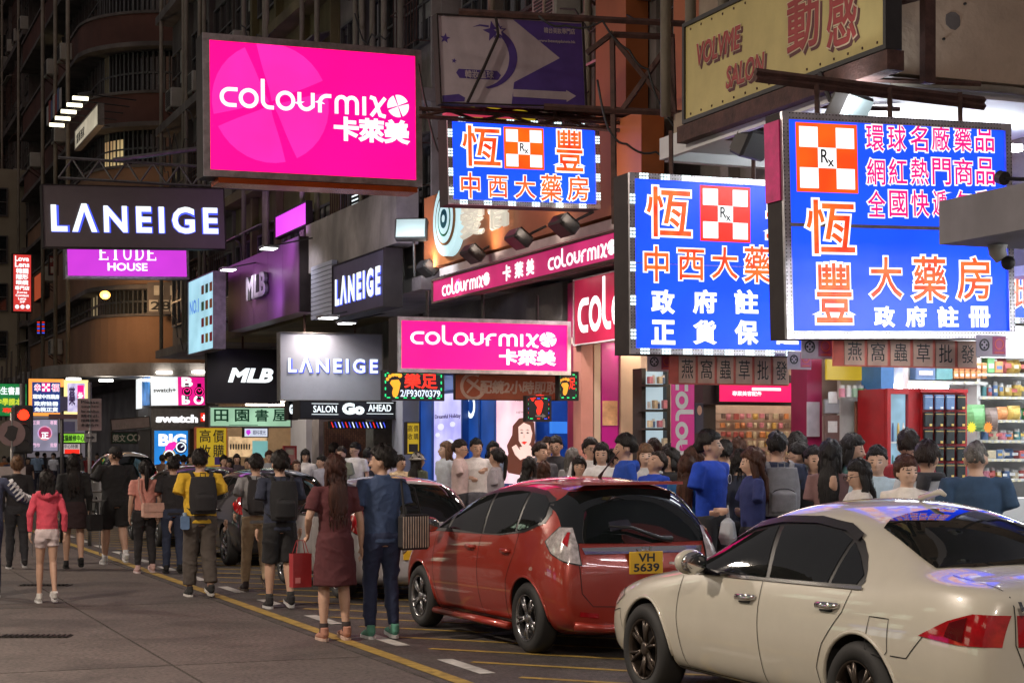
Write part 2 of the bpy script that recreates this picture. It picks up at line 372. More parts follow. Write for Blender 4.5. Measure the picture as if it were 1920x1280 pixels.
def building(label, X, Y0, Y1, z0, z1, mat, bay=2.0, fh=3.0, ledge=.3, seed=1, depth=7, wh=1.4, first=.9, top=None, pier=True, acp=.45):
    r = random.Random(seed)
    t = thing('apartment_building', label, 'building', (X, Y0, 0))
    MB().box((0, 0, z0), (depth, Y1-Y0, z1)).build('wall', mat, t)
    L = Y1-Y0; nb = max(1, int(L/bay)); bw = L/nb; z = z0
    while z < z1-1:
        bx('ledge', mat, t, (-ledge, .02, z+.0), (-.002, L-.02, z+.22))
        for i in range(nb):
            w = round(bw-.5, 2)
            if z+first+wh < z1: put_window(t, 0, i*bw+.25, z+first, w, wh, 3 if w > 1.2 else 2, 2)
            if pier: bx('pier', mat, t, (-.16, i*bw-.1 if i else .03, z+.222), (-.002, i*bw+.1, min(z+fh-.004, z1)))
            if first+wh < fh and z+first+wh+.1 < z1 and r.random() < .4: boxo('awning', r.choice((m_rust, m_steel, m_ac)), t, (-.5, i*bw+.2, z+first+wh+.08), (-.01, i*bw+.3+w, z+first+wh+.11), (0, -.3, 0))
            if w > 1 and r.random() < .3:
                kk = ('cage', w)
                if kk not in BOXC:
                    cg = MB()
                    for q in range(9): cg.box((-.34, .1+q*(w-.1)/9, 0), (-.325, .115+q*(w-.1)/9, wh))
                    for q in (0, .5, 1): cg.box((-.345, .1, q*wh), (-.03, .115, q*wh+.015)).box((-.345, w-.0, q*wh), (-.03, w+.015, q*wh+.015)).box((-.345, .1, q*wh), (-.33, w, q*wh+.02))
                    BOXC[kk] = cg.mesh('window_cage', m_rust)
                ob('window_cage', BOXC[kk], t, (0, i*bw+.2, z+first-.05))
            if r.random() < acp: put_ac(t, -.005, i*bw+.5+r.random()*.4, z+.28+r.random()*.3)
        z += fh
    for i in range(5):
        y = r.random()*L; MB().tube([(-.3-ledge*.3, y, z0+.2), (-.3-ledge*.3, y, z1)], .055).build('drain_pipe', m_pipe, t, smooth=True)
    c = MB()
    for i in range(5):
        y = r.random()*L*.6; zz = z0+r.random()*(z1-z0)*.6; p = []
        for q in range(9): f = q/8; p.append((-.38-ledge*.3, y+f*L*.35, zz+.8*f-.7*math.sin(PI*f)*r.random()))
        c.tube(p, .014, seg=5)
    stuff(c.build('cable', m_black, t))
    return t
# B1: corner building over the pharmacy
b1 = building('beige corner building over the pharmacy with bare stained side wall', 8.5, 12.5, 15.9, 4.95, 16, m_beige, bay=2.3, seed=3, first=1.9, acp=.2)
sf = bx('canopy_soffit', m_ceil, b1, (-.34, .02, 4.80-0), (4.6, 3.38, 4.92))
bx('canopy_edge', m_ceil, b1, (-.4, -.0, 4.72), (-.342, 3.5, 4.94)); bx('canopy_edge', m_ceil, b1, (-.34, 3.382, 4.7), (4.6, 3.5, 4.94))
conc = MB()                                                       # patches, bolts and stub on the side wall
for q in range(26): x = .3+rnd.random()*4; z = 5.2+rnd.random()*1.3; conc.tube([(x, -.02, z), (x, .01, z)], .012, seg=6)
stuff(conc.build('anchor_hole', m_black, b1))
for x, z, r_ in ((1.25, 5.95, .09), (.65, 5.45, .07), (2.35, 5.25, .08), (1.6, 5.42, .045), (2.9, 6.3, .06)):
    mb = MB(); p = [(x+r_*(1+.3*rnd.random())*math.cos(a*PI/5), z+r_*(1+.3*rnd.random())*math.sin(a*PI/5)) for a in range(10)]
    mb.poly(p, -.006, .008); mb.build('broken_patch', m_dkgrey, b1)
MB().tube([(0, -.05, 4.86), (1.2, -.05, 4.88), (2.5, -.06, 4.83), (4.6, -.05, 4.75)], .035, seg=8).build('conduit', m_pipe, b1, smooth=True)
MB().box((1.9, -.03, 4.3), (1.98, .0, 6.5)).build('conduit', m_dkgrey, b1)
bx('ledge', m_grey, b1, (.2, -.12, 6.55), (4.2, -.002, 6.7))
b2 = building('dark building with orange fascia behind the star sign', 10.0, 15.95, 27.0, 4.5, 14, m_grey, bay=1.7, seed=5, ledge=.35, fh=2.9, acp=.6)
for y0, z0, y1, z1 in ((.3, 5.6, 1.1, 7.7), (2.4, 5.8, 3.3, 8.6)): bx('orange_pilaster', m_orange, b2, (-.5, y0+1.35, z0), (-.19, y1+1.35, z1))
bx('orange_fascia', m_orange, b2, (-.9, 2.5, 4.62), (-.6, 10.3, 5.75)) 
b3 = building('grey concrete building with broad blank slab above the grey panel', 9.7, 27.1, 33.0, 4.4, 16, m_grey, bay=1.9, seed=8, ledge=.35, first=1.1, fh=3.1)
bx('slab_band', m_grey, b3, (-.75, .1, 5.15), (-.37, 5.7, 6.1))
b4 = building('dark building above the purple panelled shop front', 9.7, 33.1, 42.0, 4.4, 17, m_olive, bay=2.2, seed=11, ledge=.4, fh=3.2)
b5 = building('dim narrow building between the purple shop front and the side road', 9.8, 42.1, 50.5, 4.4, 18, m_dkgrey, bay=2.1, seed=15, ledge=.5, fh=3.2)
# B6: rounded corner building beyond the side road
def profile(out):
    r = 3+out; p = [(8.5-out, 74), (8.5-out, 58)]
    for i in range(1, 12): a = PI+PI/2*i/12; p.append((11.5+r*math.cos(a), 58+r*math.sin(a)))
    p += [(11.5, 55-out), (26, 55-out)]; return p
def band(name, mat, root, out, z0, z1, th=.3):
    a = profile(out); b = profile(out-th); n = len(a)
    vs = [(x, y, z0) for x, y in a]+[(x, y, z1) for x, y in a]+[(x, y, z1) for x, y in b]+[(x, y, z0) for x, y in b]
    fs = []
    for i in range(n-1): fs += [(i, i+1, n+i+1, n+i), (n+i, n+i+1, 2*n+i+1, 2*n+i), (3*n+i+1, 3*n+i, 2*n+i, 2*n+i+1), (i+1, i, 3*n+i, 3*n+i+1)]
    vs = [(v[0]-8.5, v[1]-55, v[2]) for v in vs]
    return MB().add(vs, fs).build(name, mat, root)
b6 = thing('apartment_building', 'brown apartment building with rounded corner balconies beyond the side road', 'building', (8.5, 55, 0))
m_redbrown = M('red_brown_render', (.12, .05, .038), rough=.8, var=.25, scale=.8, dirt=.5)
m_ltbrown = M('tan_render', (.3, .17, .1), rough=.8, var=.15, scale=.8, dirt=.3)
band('wall', m_dkgrey, b6, -.8, 4.2, 24, 1.0)
for z0, z1, o, mt in ((4.5, 6.0, 0, m_ltbrown), (7.0, 8.9, 0, m_ltbrown), (10.0, 10.7, .1, m_ltbrown), (12.1, 13.0, .25, m_redbrown), (14.6, 15.5, .3, m_redbrown), (17.4, 18.4, .3, m_redbrown), (20.5, 21.5, .3, m_redbrown)):
    band('balcony_wall', mt, b6, o, z0, z1, .25); band('floor_slab', m_dkgrey, b6, o+.12, z0-.14, z0-.003, 1.2); band('handrail', m_dkgrey, b6, o+.06, z1+.003, z1+.09, .35)
for z0, z1 in ((6.0, 7.0), (8.9, 10), (10.8, 11.95), (13.1, 14.45), (15.6, 17.2), (18.5, 20.3)):
    pr = profile(-.35)
    for i in range(len(pr)-1):
        a = Vector(pr[i]); b = Vector(pr[i+1]); L = (b-a).length; n = max(1, int(L/1.4)); ang = math.atan2(b.y-a.y, b.x-a.x)
        for q in range(n):
            c = a+(b-a)*q/n; w = L/n
            if (c.x > 20 or c.y > 72): continue
            mm = MB().box((0, -.06, z0), (.07, .02, z1)).box((.07, -.05, (z0+z1)/2-.03), (w, .02, (z0+z1)/2+.03)).box((w/2, -.05, z0), (w/2+.05, .02, z1))
            o = mm.build('window', m_frame, b6, (c.x-8.5, c.y-55, 0), (0, 0, ang))
            MB().box((.03, .02, z0), (w, .04, z1)).build('pane', m_pane, o)
e_warmwin = E('warm_window', (.9, .55, .25), .55, var=.4, scale=.9)
mb = MB(); a = profile(-.3)
for i in (3, 4, 5): 
    p, q = a[i], a[i+1]; mb.add([(p[0]-8.5, p[1]-55, 10.8), (q[0]-8.5, q[1]-55, 10.8), (q[0]-8.5, q[1]-55, 11.7), (p[0]-8.5, p[1]-55, 11.7)], [(0, 1, 2, 3)])
mb.build('lit_window', e_warmwin, b6)
band('canopy', m_grey, b6, 1.5, 4.05, 4.45, 2.6)
for i, (y, z) in enumerate(((60, 7.9), (62.5, 10.2), (64, 5.2), (61, 12.3), (66, 8), (59.5, 14.8), (63, 15), (68, 12.5))): put_ac(b6, -.02-.27*(z > 12), y-55, z)
for i, (x, z) in enumerate(((4.0, 7.9), (6.5, 10.1), (5.0, 12.4), (8, 7.8), (7.2, 14.8))): put_ac(b6, x, -.02-.27*(z > 12), z, PI/2)
for x, y in ((-.6, 3.4), (-.6, 6.5), (-.6, 10), (4.6, -.6), (9, -.6)): MB().tube([(x, y, 4.5), (x, y, 22)], .07).build('drain_pipe', m_pipe, b6, smooth=True)
cl = [cloth0 for cloth0 in (M('laundry_white', (.5, .5, .5)), M('laundry_blue', (.1, .15, .3)), M('laundry_red', (.35, .08, .07)))]
for i in range(7): bx('hung_laundry', cl[i % 3], b6, (-.75, 4.0+i*.55, 13.1), (-.72, 4.4+i*.55, 13.75+.1*(i % 2)))
# phone number strip on the corner
m_strip = M('strip_panel', (.13, .11, .1), rough=.5); m_paper = M('paper_white', (.5, .48, .42), rough=.7)
mb = MB(); mb.box((.5, -.12, 6.02), (3.6, .0, 7.0)); nb_ = mb.build('number_board', m_strip, b6, (.9, -.02, 0), (0, 0, -.35))
mb = MB(); 
for q in range(8): mb.box((.55+q*.33, -.13, 6.1), (.83+q*.33, -.122, 6.45))
for q in range(4): mb.box((.7+q*.5, -.13, 6.6), (1.0+q*.5, -.122, 6.9))
mb.build('number_card', m_paper, nb_)
mb = MB(); put_text(mb, '28028686', (.6, 6.14, 3.12, 6.41), y=-.134, fat=.02); mb.build('lettering', m_black, nb_)
m_gs = M('faded_poster', (.22, .22, .22), rough=.6, var=.3, scale=6)
mb = MB()
for i in range(3):
    for j in range(2): mb.box((4.2+i*1.25, -.12, 6.05+j*.5), (5.35+i*1.25, -.0, 6.5+j*.5))
mb.build('faded_notice', m_gs, b6, (0.2, -.02, 0))
# dim row further on, and the lit beige block closing the view
b7 = building('unlit dark row of flats on the far left beyond the rounded corner', 8.6, 74.1, 92, 3.9, 24, m_dkgrey, bay=2.4, seed=21, ledge=.4)
t = thing('apartment_building', 'pale beige block at the left edge, lit from below', 'building', (2, 76, 0))
MB().box((0, 0, 0), (6.55, 6, 13.6)).build('wall', M('pale_beige', (.36, .32, .24), rough=.85, var=.12, scale=.6, dirt=.4), t)
for j in range(4):
    for x in (2.2, 4.9):
        a, b, c = window_mesh(.9, 1.2, 2, 2); o = ob('window', a, t, (x+.9, -.0, 5.6+j*2.0), (0, 0, PI/2)); ob('pane', b, o)
t = thing('apartment_building', 'unlit dark tower rising behind the pale beige block', 'building', (-6, 84, 0))
MB().box((0, 0, 0), (15.5, 8, 36)).build('wall', m_dkgrey, t)
for j in range(9):
    for x in (8, 10, 12, 14):
        a, b, c = window_mesh(1.1, 1.3, 2, 2); o = ob('window', a, t, (x+1.1, 0, 12+j*2.6), (0, 0, PI/2)); ob('pane', b, o)
# left side of the street (outside the frame, seen in reflections and from a step aside)
for i, (y0, y1, mt) in enumerate(((-6, 8, m_grey), (8.2, 22, m_olive), (22.2, 40, m_dkgrey), (40.2, 60, m_beige))):
    building(['plain grey flats across the road nearest the camera', 'olive flats across the road, second from the camera', 'dark flats across the road, third from the camera', 'beige flats across the road, fourth from the camera'][i], -15, y0, y1, .0, 16, mt, bay=3.4, seed=30+i, depth=.8, acp=0).location.x = -15
for o in list(bpy.data.objects):
    if o.parent is None and o.get('category') == 'building' and o.location.x < -14:
        y = o.location.y; o.rotation_euler.z = PI; o.location.x = -13; 
        L = {-6.0: 14, 8.0: 13.8, 22.0: 17.8, 40.0: 19.8}[min((-6.0, 8.0, 22.0, 40.0), key=lambda q: abs(q-y))]; o.location.y = y+L

e_lw = E('lit_room_window', (.55, .75, .5), 2.0, var=.5, scale=.8, sample=False); e_lw2 = E('warm_room_window', (.8, .55, .3), .5, var=.5, scale=.8, sample=False); r = random.Random(17)  # glowing panes added to the unseen flats for reflections in car glass
for o in [o for o in bpy.data.objects if o.name.startswith('pane')]:
    q = o
    while q.parent: q = q.parent
    L = q.location.x < -10
    if r.random() < (.34 if L else .045): o.material_slots[0].link = 'OBJECT'; o.material_slots[0].material = e_lw if L and r.random() < .7 else e_lw2
def thin(key, col):      # thin paper or plastic sheet that light passes through
    m = bpy.data.materials.new(key); m.use_nodes = True; MATS[key] = m; n = m.node_tree.nodes; l = m.node_tree.links; o = n['Material Output']
    n.remove(n['Principled BSDF']); a = n.new('ShaderNodeBsdfDiffuse'); b = n.new('ShaderNodeBsdfTranslucent'); x = n.new('ShaderNodeMixShader'); x.inputs[0].default_value = .35
    nz = n.new('ShaderNodeTexNoise'); nz.inputs['Scale'].default_value = 6; r = n.new('ShaderNodeValToRGB'); r.color_ramp.elements[0].position = .3; r.color_ramp.elements[1].position = .7
    r.color_ramp.elements[0].color = (*[c*.8 for c in col], 1); r.color_ramp.elements[1].color = (*[min(1, c*1.1) for c in col], 1); tc = n.new('ShaderNodeTexCoord'); l.new(tc.outputs['Object'], nz.inputs[0]); l.new(nz.outputs[0], r.inputs[0])
    l.new(r.outputs[0], a.inputs[0]); l.new(r.outputs[0], b.inputs[0]); l.new(a.outputs[0], x.inputs[1]); l.new(b.outputs[0], x.inputs[2]); l.new(x.outputs[0], o.inputs[0]); return m
# ================================================================== signs
e_pink = E('pink_lightbox', (1, .0015, .17), 1.9, var=.05, scale=.8)
e_pink2 = E('pink_lightbox_pale', (1, .014, .25), 1.9, sample=False)
e_hot = E('hot_pink_lightbox', (1, .001, .15), 2.1, var=.05)
e_blue = E('blue_lightbox', (.006, .05, 1), 2.1, var=.14, scale=1.2)
e_white = E('white_lit', (1, 1, 1), 1.35, sample=False)
e_cool = E('cool_white_lit', (.86, .95, 1), 1.25, sample=False)
e_or = E('orange_red_lit', (1, .05, .012), 1.05, sample=False, col2=(1, .2, .03), scale=7)
e_magt = E('magenta_lit', (1, .01, .25), 1.0, sample=False)
e_red = E('red_lit', (1, .03, .015), 1.0, sample=False)
e_orl = E('orange_lit', (1, .16, .01), 1.0, sample=False, col2=(1, .07, .01), scale=2)
e_dot = E('led_dot', (.75, .95, 1), 1.8, sample=False)
e_halo = E('blue_halo', (.08, .12, 1), 1.0, sample=False)
m_chrome = M('chrome_trim', (.6, .57, .6), rough=.28, metal=.8, var=.4, scale=5)
m_case = M('sign_case', (.028, .022, .022), rough=.6, var=.3, spec=.25)
m_ink = M('black_ink', (.012, .013, .02), rough=.5)
SIGNS = []
class Sign:
    def __init__(s, label, kind, px0, px1, y0, y1, d=None, X=None, yr=None, th=.25, case=m_case, face=None, rim=.05, name='shop_sign', cat='sign', group=None, edge=None, nocase=False):
        s.kind = kind
        if kind == 'perp':
            p = at(px0, y1, d); s.o = p; s.w = onY(px1, 0, p.y).x-p.x; q = at(px0, y0, d); s.h = q.z-p.z; s.tan = 0
            if yr: s.tan = (onY(px1, yr, p.y).z-p.z)/s.w
            rz = 0
        else:
            p = onX(px0, y1, X); s.o = p; s.w = p.y-onX(px1, 0, X).y; q = onX(px0, y0, X); s.h = q.z-p.z; s.tan = 0; rz = -PI/2
            if yr: s.tan = (onX(px1, yr, X).z-p.z)/s.w
        s.root = thing(name, label, cat, p, rz, group, roll=0 if rz else -math.atan(s.tan))
        if rz and s.tan: s.root.rotation_euler = (math.atan(s.tan), 0, rz) if False else (0, 0, rz)
        if rz: s.tan = 0
        r = rim; w, h = s.w, s.h
        if not nocase:
            mb = MB(); mb.box((-r, .0, -r), (w+r, th, h+r))
            mb.build('case', case, s.root)
            e = edge or case
            fr = MB(); fr.box((-r, -.035, -r), (w+r, -.001, -.001)).box((-r, -.035, h+.001), (w+r, -.001, h+r)).box((-r, -.035, 0), (-.001, -.001, h)).box((w+.001, -.035, 0), (w+r, -.001, h))
            fr.build('frame', e, s.root)
        if face: bx('face_panel', face, s.root, (0, -.012, 0), (w, -.0015, h))
        SIGNS.append(s)
    def lx(s, px): return (onY(px, 0, s.o.y).x-s.o.x) if s.kind == 'perp' else (s.o.y-onX(px, 0, s.o.x).y)
    def lz(s, px, py): return ((onY(px, py, s.o.y) if s.kind == 'perp' else onX(px, py, s.o.x)).z-s.o.z)-s.lx(px)*s.tan
    def box(s, x0, y0, x1, y1): xm = (x0+x1)/2; return (s.lx(x0), s.lz(xm, y1), s.lx(x1), s.lz(xm, y0))
    def text(s, t, b, mat, y=-.016, fat=.02, name='lettering', **k):
        mb = MB(); put_text(mb, t, s.box(*b), y=y, fat=fat, **k); return mb.build(name, mat, s.root)
    def chars(s, items, mat, out=None, fat=.012, of=.05, name='lettering'):
        a = MB(); c = MB()
        for t, b in items:
            bb = s.box(*b)
            if out: put_text(c, t, bb, y=-.016, fat=of); put_text(a, t, bb, y=-.021, fat=fat, base=of)
            else: put_text(a, t, bb, y=-.016, fat=fat)
        if out: c.build('lettering_outline', out, s.root)
        return a.build(name, mat, s.root)
    def rect(s, b, mat, y=-.014, name='printed_panel'):
        q = s.box(*b); return MB().box((q[0], y-.002, q[1]), (q[2], y, q[3])).build(name, mat, s.root)
    def poly(s, pts, mat, y=-.016, name='printed_shape'):
        return MB().poly([(s.lx(x), s.lz(x, yy)) for x, yy in pts], y, .003).build(name, mat, s.root)
    def word(s, b, mat, y=-.02, n=9, emblem=True, w=.19, name='lettering'):
        mb = MB(); q = s.box(*b); logo_word(mb, *q, y=y, n=n, emblem=emblem, w=w); return mb.build(name, mat, s.root)
    def checker(s, b, edge):
        q = s.box(*b); x0, z0, x1, z1 = q; m = (x1-x0)*.055; s.rect(b, edge, y=-.014, name='checker_board')
        mb = MB(); w = (x1-x0-2*m)/3; h = (z1-z0-2*m)/3
        for i, j in ((0, 0), (2, 0), (1, 1), (0, 2), (2, 2)): mb.box((x0+m+i*w, -.019, z0+m+j*h), (x0+m+(i+1)*w, -.0165, z0+m+(j+1)*h))
        mb.build('checker_square', e_white, s.root)
        t = MB(); cx = x0+m+w; cz = z0+m+h; put_text(t, 'R', (cx+w*.14, cz+h*.25, cx+w*.56, cz+h*.92), y=-.022, fat=.012); put_text(t, 'x', (cx+w*.5, cz+h*.08, cx+w*.86, cz+h*.42), y=-.022, fat=.01)
        t.build('lettering', m_ink, s.root)
    def leds(s, nx, nz, sp=.035):
        if 'led' not in BOXC:
            mb = MB()
            for i in range(3):
                for j in range(2): mb.box((i*.034-.045, -.043, j*.032-.027), (i*.034-.023, -.036, j*.032-.006))
            BOXC['led'] = mb.mesh('led_cluster', e_dot)
        r = .03
        for i in range(nx):
            for z in (-r, s.h+r): ob('led_cluster', BOXC['led'], s.root, ((i+.4)/nx*s.w, 0, z))
        for j in range(nz):
            for x in (-r, s.w+r): ob('led_cluster', BOXC['led'], s.root, (x, 0, (j+.4)/nz*s.h), (0, PI/2, 0))
        per = MB()
        for i in range(int(s.w/.03)):
            for z in (-r-.02, -r+.015, s.h+r-.015, s.h+r+.02): per.box((i*.03, -.038, z-.004), (i*.03+.009, -.0352, z+.004))
        for j in range(int(s.h/.03)):
            for x in (-r-.02, -r+.015, s.w+r-.015, s.w+r+.02): per.box((x-.004, -.038, j*.03), (x+.004, -.0352, j*.03+.009))
        stuff(per.build('rim_hole', m_black, s.root))
    def arms(s, n=2, up=1.2, mat=m_rust, side=True):
        for i in range(n):
            x = s.w*(i+.5)/n; MB().bar((x, .1, s.h), (x, .1, s.h+up), .035).build('hanger', mat, s.root)
def truss(label, p, q, h=.35, n=6, mat=m_rust, w=.035, name='sign_bracket'):
    p = Vector(p); q = Vector(q); t = thing(name, label, 'bracket', p); d = q-p
    u = Vector((0, 0, h))
    MB().bar((0, 0, 0), d, w).build('lower_bar', mat, t); MB().bar(u, d+u, w).build('upper_bar', mat, t)
    for i in range(n):
        a = d*(i/n); b = d*((i+1)/n); m = (a+b)/2
        MB().bar(a, m+u, w*.7).build('brace', mat, t); MB().bar(m+u, b, w*.7).build('brace', mat, t)
    return t
# -- big pink
s = Sign('large magenta lightbox with white rounded lettering and ghosted petal disc', 'perp', 394, 779, 76, 318, d=25.4, yr=338, th=.45, face=e_pink, edge=m_chrome, case=m_case, rim=.1)
q = s.box(397, 82, 618, 306); mb = MB(); emb(mb, (q[0]+q[2])/2, (q[1]+q[3])/2, (q[3]-q[1])/2, -.0145, .002); mb.build('printed_disc', e_pink2, s.root)
s.word((413, 156, 768, 211), e_cool, w=.2); s.text('卡萊美', (626, 222, 769, 268), e_cool, fat=.045)
bx('reflector_tray', M('copper_tray', (.6, .12, .03), rough=.25, metal=.7), s.root, (.1, -.1, -.2), (s.w, .4, -.12))
# -- star sign
m_cloth = M('white_vinyl', (.5, .43, .47), rough=.6, var=.12, dirt=.3); m_purp = M('purple_vinyl', (.08, .045, .24), rough=.5, var=.2)
s = Sign('unlit white and purple vinyl sign with shooting star and crescent', 'perp', 827, 1097, 30, 192, d=20, yr=200, th=.12, face=m_cloth, rim=.02)
s.poly([(968, 38), (1053, 110), (965, 155), (958, 200), (1096, 202), (1096, 46)], m_purp)
cr = [(905+68*math.cos(a), 108+60*math.sin(a)) for a in [math.radians(v) for v in range(-55, 88, 8)]]; ci = [(900+58*math.cos(a), 108+57*math.sin(a)) for a in [math.radians(v) for v in range(80, -60, -8)]]
s.poly(cr+ci, m_purp)
def star(cx, cy, r, k=5, a0=-90, rr=.42): return [(cx+(r if i % 2 == 0 else r*rr)*math.cos(math.radians(a0+180*i/k)), cy+(r if i % 2 == 0 else r*rr)*math.sin(math.radians(a0+180*i/k))) for i in range(2*k)]
for cx, cy, r, a in ((839, 73, 10, -80), (854, 115, 5, -80), (930, 60, 20, -100)): s.poly(star(cx, cy, r, a0=a), m_purp)
s.poly(star(940, 60, 16), m_purp, y=-.018); s.poly(star(940, 60, 10), m_cloth, y=-.022)
s.poly([(891, 52), (905, 47), (922, 49), (922, 53), (905, 50)], m_purp); s.poly([(829, 180), (860, 177), (872, 184), (870, 191), (829, 192)], m_purp)
s.poly([(857, 137), (862, 130), (934, 134), (941, 142), (935, 151), (863, 147)], m_purp); s.text('韓妝星球', (873, 133, 927, 148), m_cloth, y=-.02, fat=.02)
s.text('韓台美妝專門店', (1025, 54, 1083, 65), m_cloth, y=-.02, fat=.01); s.text('www.beautyplanets.hk', (1014, 76, 1083, 83), m_cloth, y=-.02, fat=.01)
s.poly([(962, 168), (1062, 173), (1062, 170), (1080, 181), (1062, 192), (1062, 188), (962, 182)], m_cloth, y=-.02)
truss('rusty lattice carrying the white and purple star sign', (s.o.x-.2, s.o.y+.2, s.o.z-.14), (10.2, s.o.y+.2, s.o.z-.12), .09, 5)
c = MB(); c.tube([(s.lx(933), -.06, s.lz(933, 28)), (s.lx(935), -.08, s.lz(935, 70)), (s.lx(905), -.09, s.lz(905, 130)), (s.lx(872), -.08, s.lz(872, 195))], .018, seg=6); c.build('cable', m_case, s.root, smooth=True)
# -- salon
m_yv = M('yellow_sign_vinyl', (.52, .43, .17), rough=.55, var=.08, dirt=.15); m_rv = M('maroon_letter', (.3, .03, .03), rough=.5); m_rs = M('brown_shadow', (.1, .03, .03), rough=.6); m_lo = M('pale_letter_edge', (.6, .5, .35), rough=.6)
s = Sign('long yellow fascia sign with maroon shadowed lettering on the corner building', 'par', 1288, 1662, 52, 225, X=8.05, th=.12, face=m_yv, case=m_dark, rim=.04)
for t, b in (('VOLVME', (1309, 63, 1393, 110)), ('SALON', (1364, 110, 1438, 156)), ('動', (1478, -14, 1541, 100)), ('感', (1552, -36, 1612, 88))):
    mb = MB(); q = s.box(*b); f = .03 if len(t) > 1 else .02
    put_text(mb, t, (q[0]+.03, q[1]-.03, q[2]+.03, q[3]-.03), y=-.014, fat=f+.03, shear=.15 if len(t) > 1 else 0); mb.build('lettering_shadow', m_rs, s.root)
    mb = MB(); put_text(mb, t, q, y=-.018, fat=f+.022, shear=.15 if len(t) > 1 else 0); mb.build('lettering_outline', m_lo, s.root)
    mb = MB(); put_text(mb, t, q, y=-.023, fat=f, base=f+.022, shear=.15 if len(t) > 1 else 0); mb.build('lettering', m_rv, s.root)
mb = MB()
for i in range(16):
    for z in (.04, s.h-.04): mb.box((i/16*s.w+.1, -.02, z-.01), (i/16*s.w+.115, -.012, z+.01))
stuff(mb.build('screw', m_rust, s.root))
bx('lower_rail', m_rust, s.root, (-.1, -.06, -.22), (s.w+.1, .1, -.06))
for i in range(6): MB().bar((i*s.w/6+.2, .1, -.2), (i*s.w/6+.6, .9, -.25), .03).build('stay', m_rust, s.root)
# -- pharmacy signs
s = Sign('smaller blue pharmacy sign with five-character lower row, hung high by the magenta one', 'perp', 849, 1116, 229, 374, d=20.4, yr=383, th=.3, face=e_blue, edge=m_chrome, rim=.058)
s.checker((946, 240, 1021, 318), e_orl)
s.chars([('恆', (864, 234, 942, 316)), ('豐', (1037, 241, 1099, 325)), ('中', (862, 322, 901, 374)), ('西', (913, 329, 953, 373)), ('大', (962, 328, 1006, 375)), ('藥', (1010, 326, 1056, 380)), ('房', (1061, 328, 1105, 380))], e_or, e_white)
s.leds(6, 4); s.arms(2, .25); bx('pink_reflector', E('pink_trim', (.8, .05, .12), .6), s.root, (-.07, -.04, s.h+.09), (.9, .1, s.h+.11))
truss('dark rail above the smaller blue pharmacy sign', (s.o.x-.1, s.o.y+.15, s.o.z+s.h+.2), (9.6, s.o.y+.15, s.o.z+s.h+.2), .06, 4)
s = Sign('square blue pharmacy sign in the middle, partly behind its bigger twin', 'perp', 1190, 1500, 336, 652, d=16.5, yr=657, th=.32, face=e_blue, edge=m_chrome, rim=.058)
s.checker((1313, 350, 1407, 454), e_red)
s.chars([('恆', (1208, 348, 1299, 449)), ('豐', (1430, 352, 1495, 452)), ('中', (1205, 459, 1255, 531)), ('西', (1268, 465, 1322, 528)), ('大', (1330, 461, 1386, 527)), ('藥', (1390, 459, 1447, 533)), ('房', (1456, 461, 1497, 531))], e_or, e_white)
s.chars([(ch, (x, y, x+45, y+46)) for ch, x, y in (('政', 1220, 543), ('府', 1298, 543), ('註', 1376, 543), ('冊', 1452, 543), ('正', 1220, 600), ('貨', 1298, 600), ('保', 1376, 600), ('證', 1453, 600))], e_white, fat=.04)
s.leds(8, 5); s.arms(2, .5); SG2 = s
bx('joint_line', m_chrome, s.root, (.0, -.015, s.h*.5), (s.w, -.0125, s.h*.5+.01))
s = Sign('largest blue pharmacy sign, nearest on the right, with pink slogans above', 'perp', 1484, 1888, 226, 621, d=13.5, yr=621, th=.22, face=e_blue, edge=m_chrome, rim=.06)
s.checker((1498, 233, 1613, 362), e_orl)
s.chars([('恆', (1509, 372, 1608, 481)), ('豐', (1521, 489, 1604, 610)), ('大', (1627, 479, 1695, 563)), ('藥', (1706, 477, 1779, 568)), ('房', (1790, 479, 1860, 567))], e_or, e_white)
s.chars([(ch, (1627+i*41, y, 1627+i*41+38, y+54)) for r_, y in (('環球名廠藥品', 234), ('網紅熱門商品', 296), ('全國快遞包郵', 356)) for i, ch in enumerate(r_)], e_magt, e_white, fat=.012, of=.055)
s.chars([(ch, (x, 574, x+40, 614)) for ch, x in (('政', 1637), ('府', 1696), ('註', 1756), ('冊', 1815))], e_white, fat=.04)
bx('joint_line', m_chrome, s.root, (.0, -.016, s.lz(1600, 428)), (s.w, -.0125, s.lz(1600, 421)))
s.leds(0, 0); s.arms(3, .32)
bx('side_sheet', M('pink_side_sheet', (.6, .02, .18), rough=.5, var=.3, scale=6), s.root, (-.075, -.0, s.h*.62), (-.0615, .22, s.h+.0))
SG1 = s; z = s.o.z+s.h+.33
truss('rust brown beam from which the largest pharmacy sign hangs', (s.o.x-.25, s.o.y+.12, z), (s.o.x+1.9, s.o.y+.12, z-.06), .05, 2, w=.045)
t = thing('support_post', 'short rusty post under the yellow salon sign end', 'bracket', (8.42, 11.85, z)); MB().box((-.04, -.04, .09), (.06, .04, .9)).build('post', m_rust, t); MB().bar((.0, 0, .8), (.1, .8, .9), .03).build('stay', m_rust, t)
s = Sign('blue pharmacy sign half hidden at the right frame edge behind the largest one', 'perp', 1740, 2060, 212, 590, d=17, th=.3, face=e_blue, edge=m_chrome, rim=.058, yr=600)
s.checker((1790, 222, 1875, 330), e_or); s.leds(7, 6)
s.chars([('恆', (1890, 218, 1980, 330)), ('批', (1880, 515, 1935, 580)), ('發', (1945, 515, 2000, 580))], e_or, e_white)
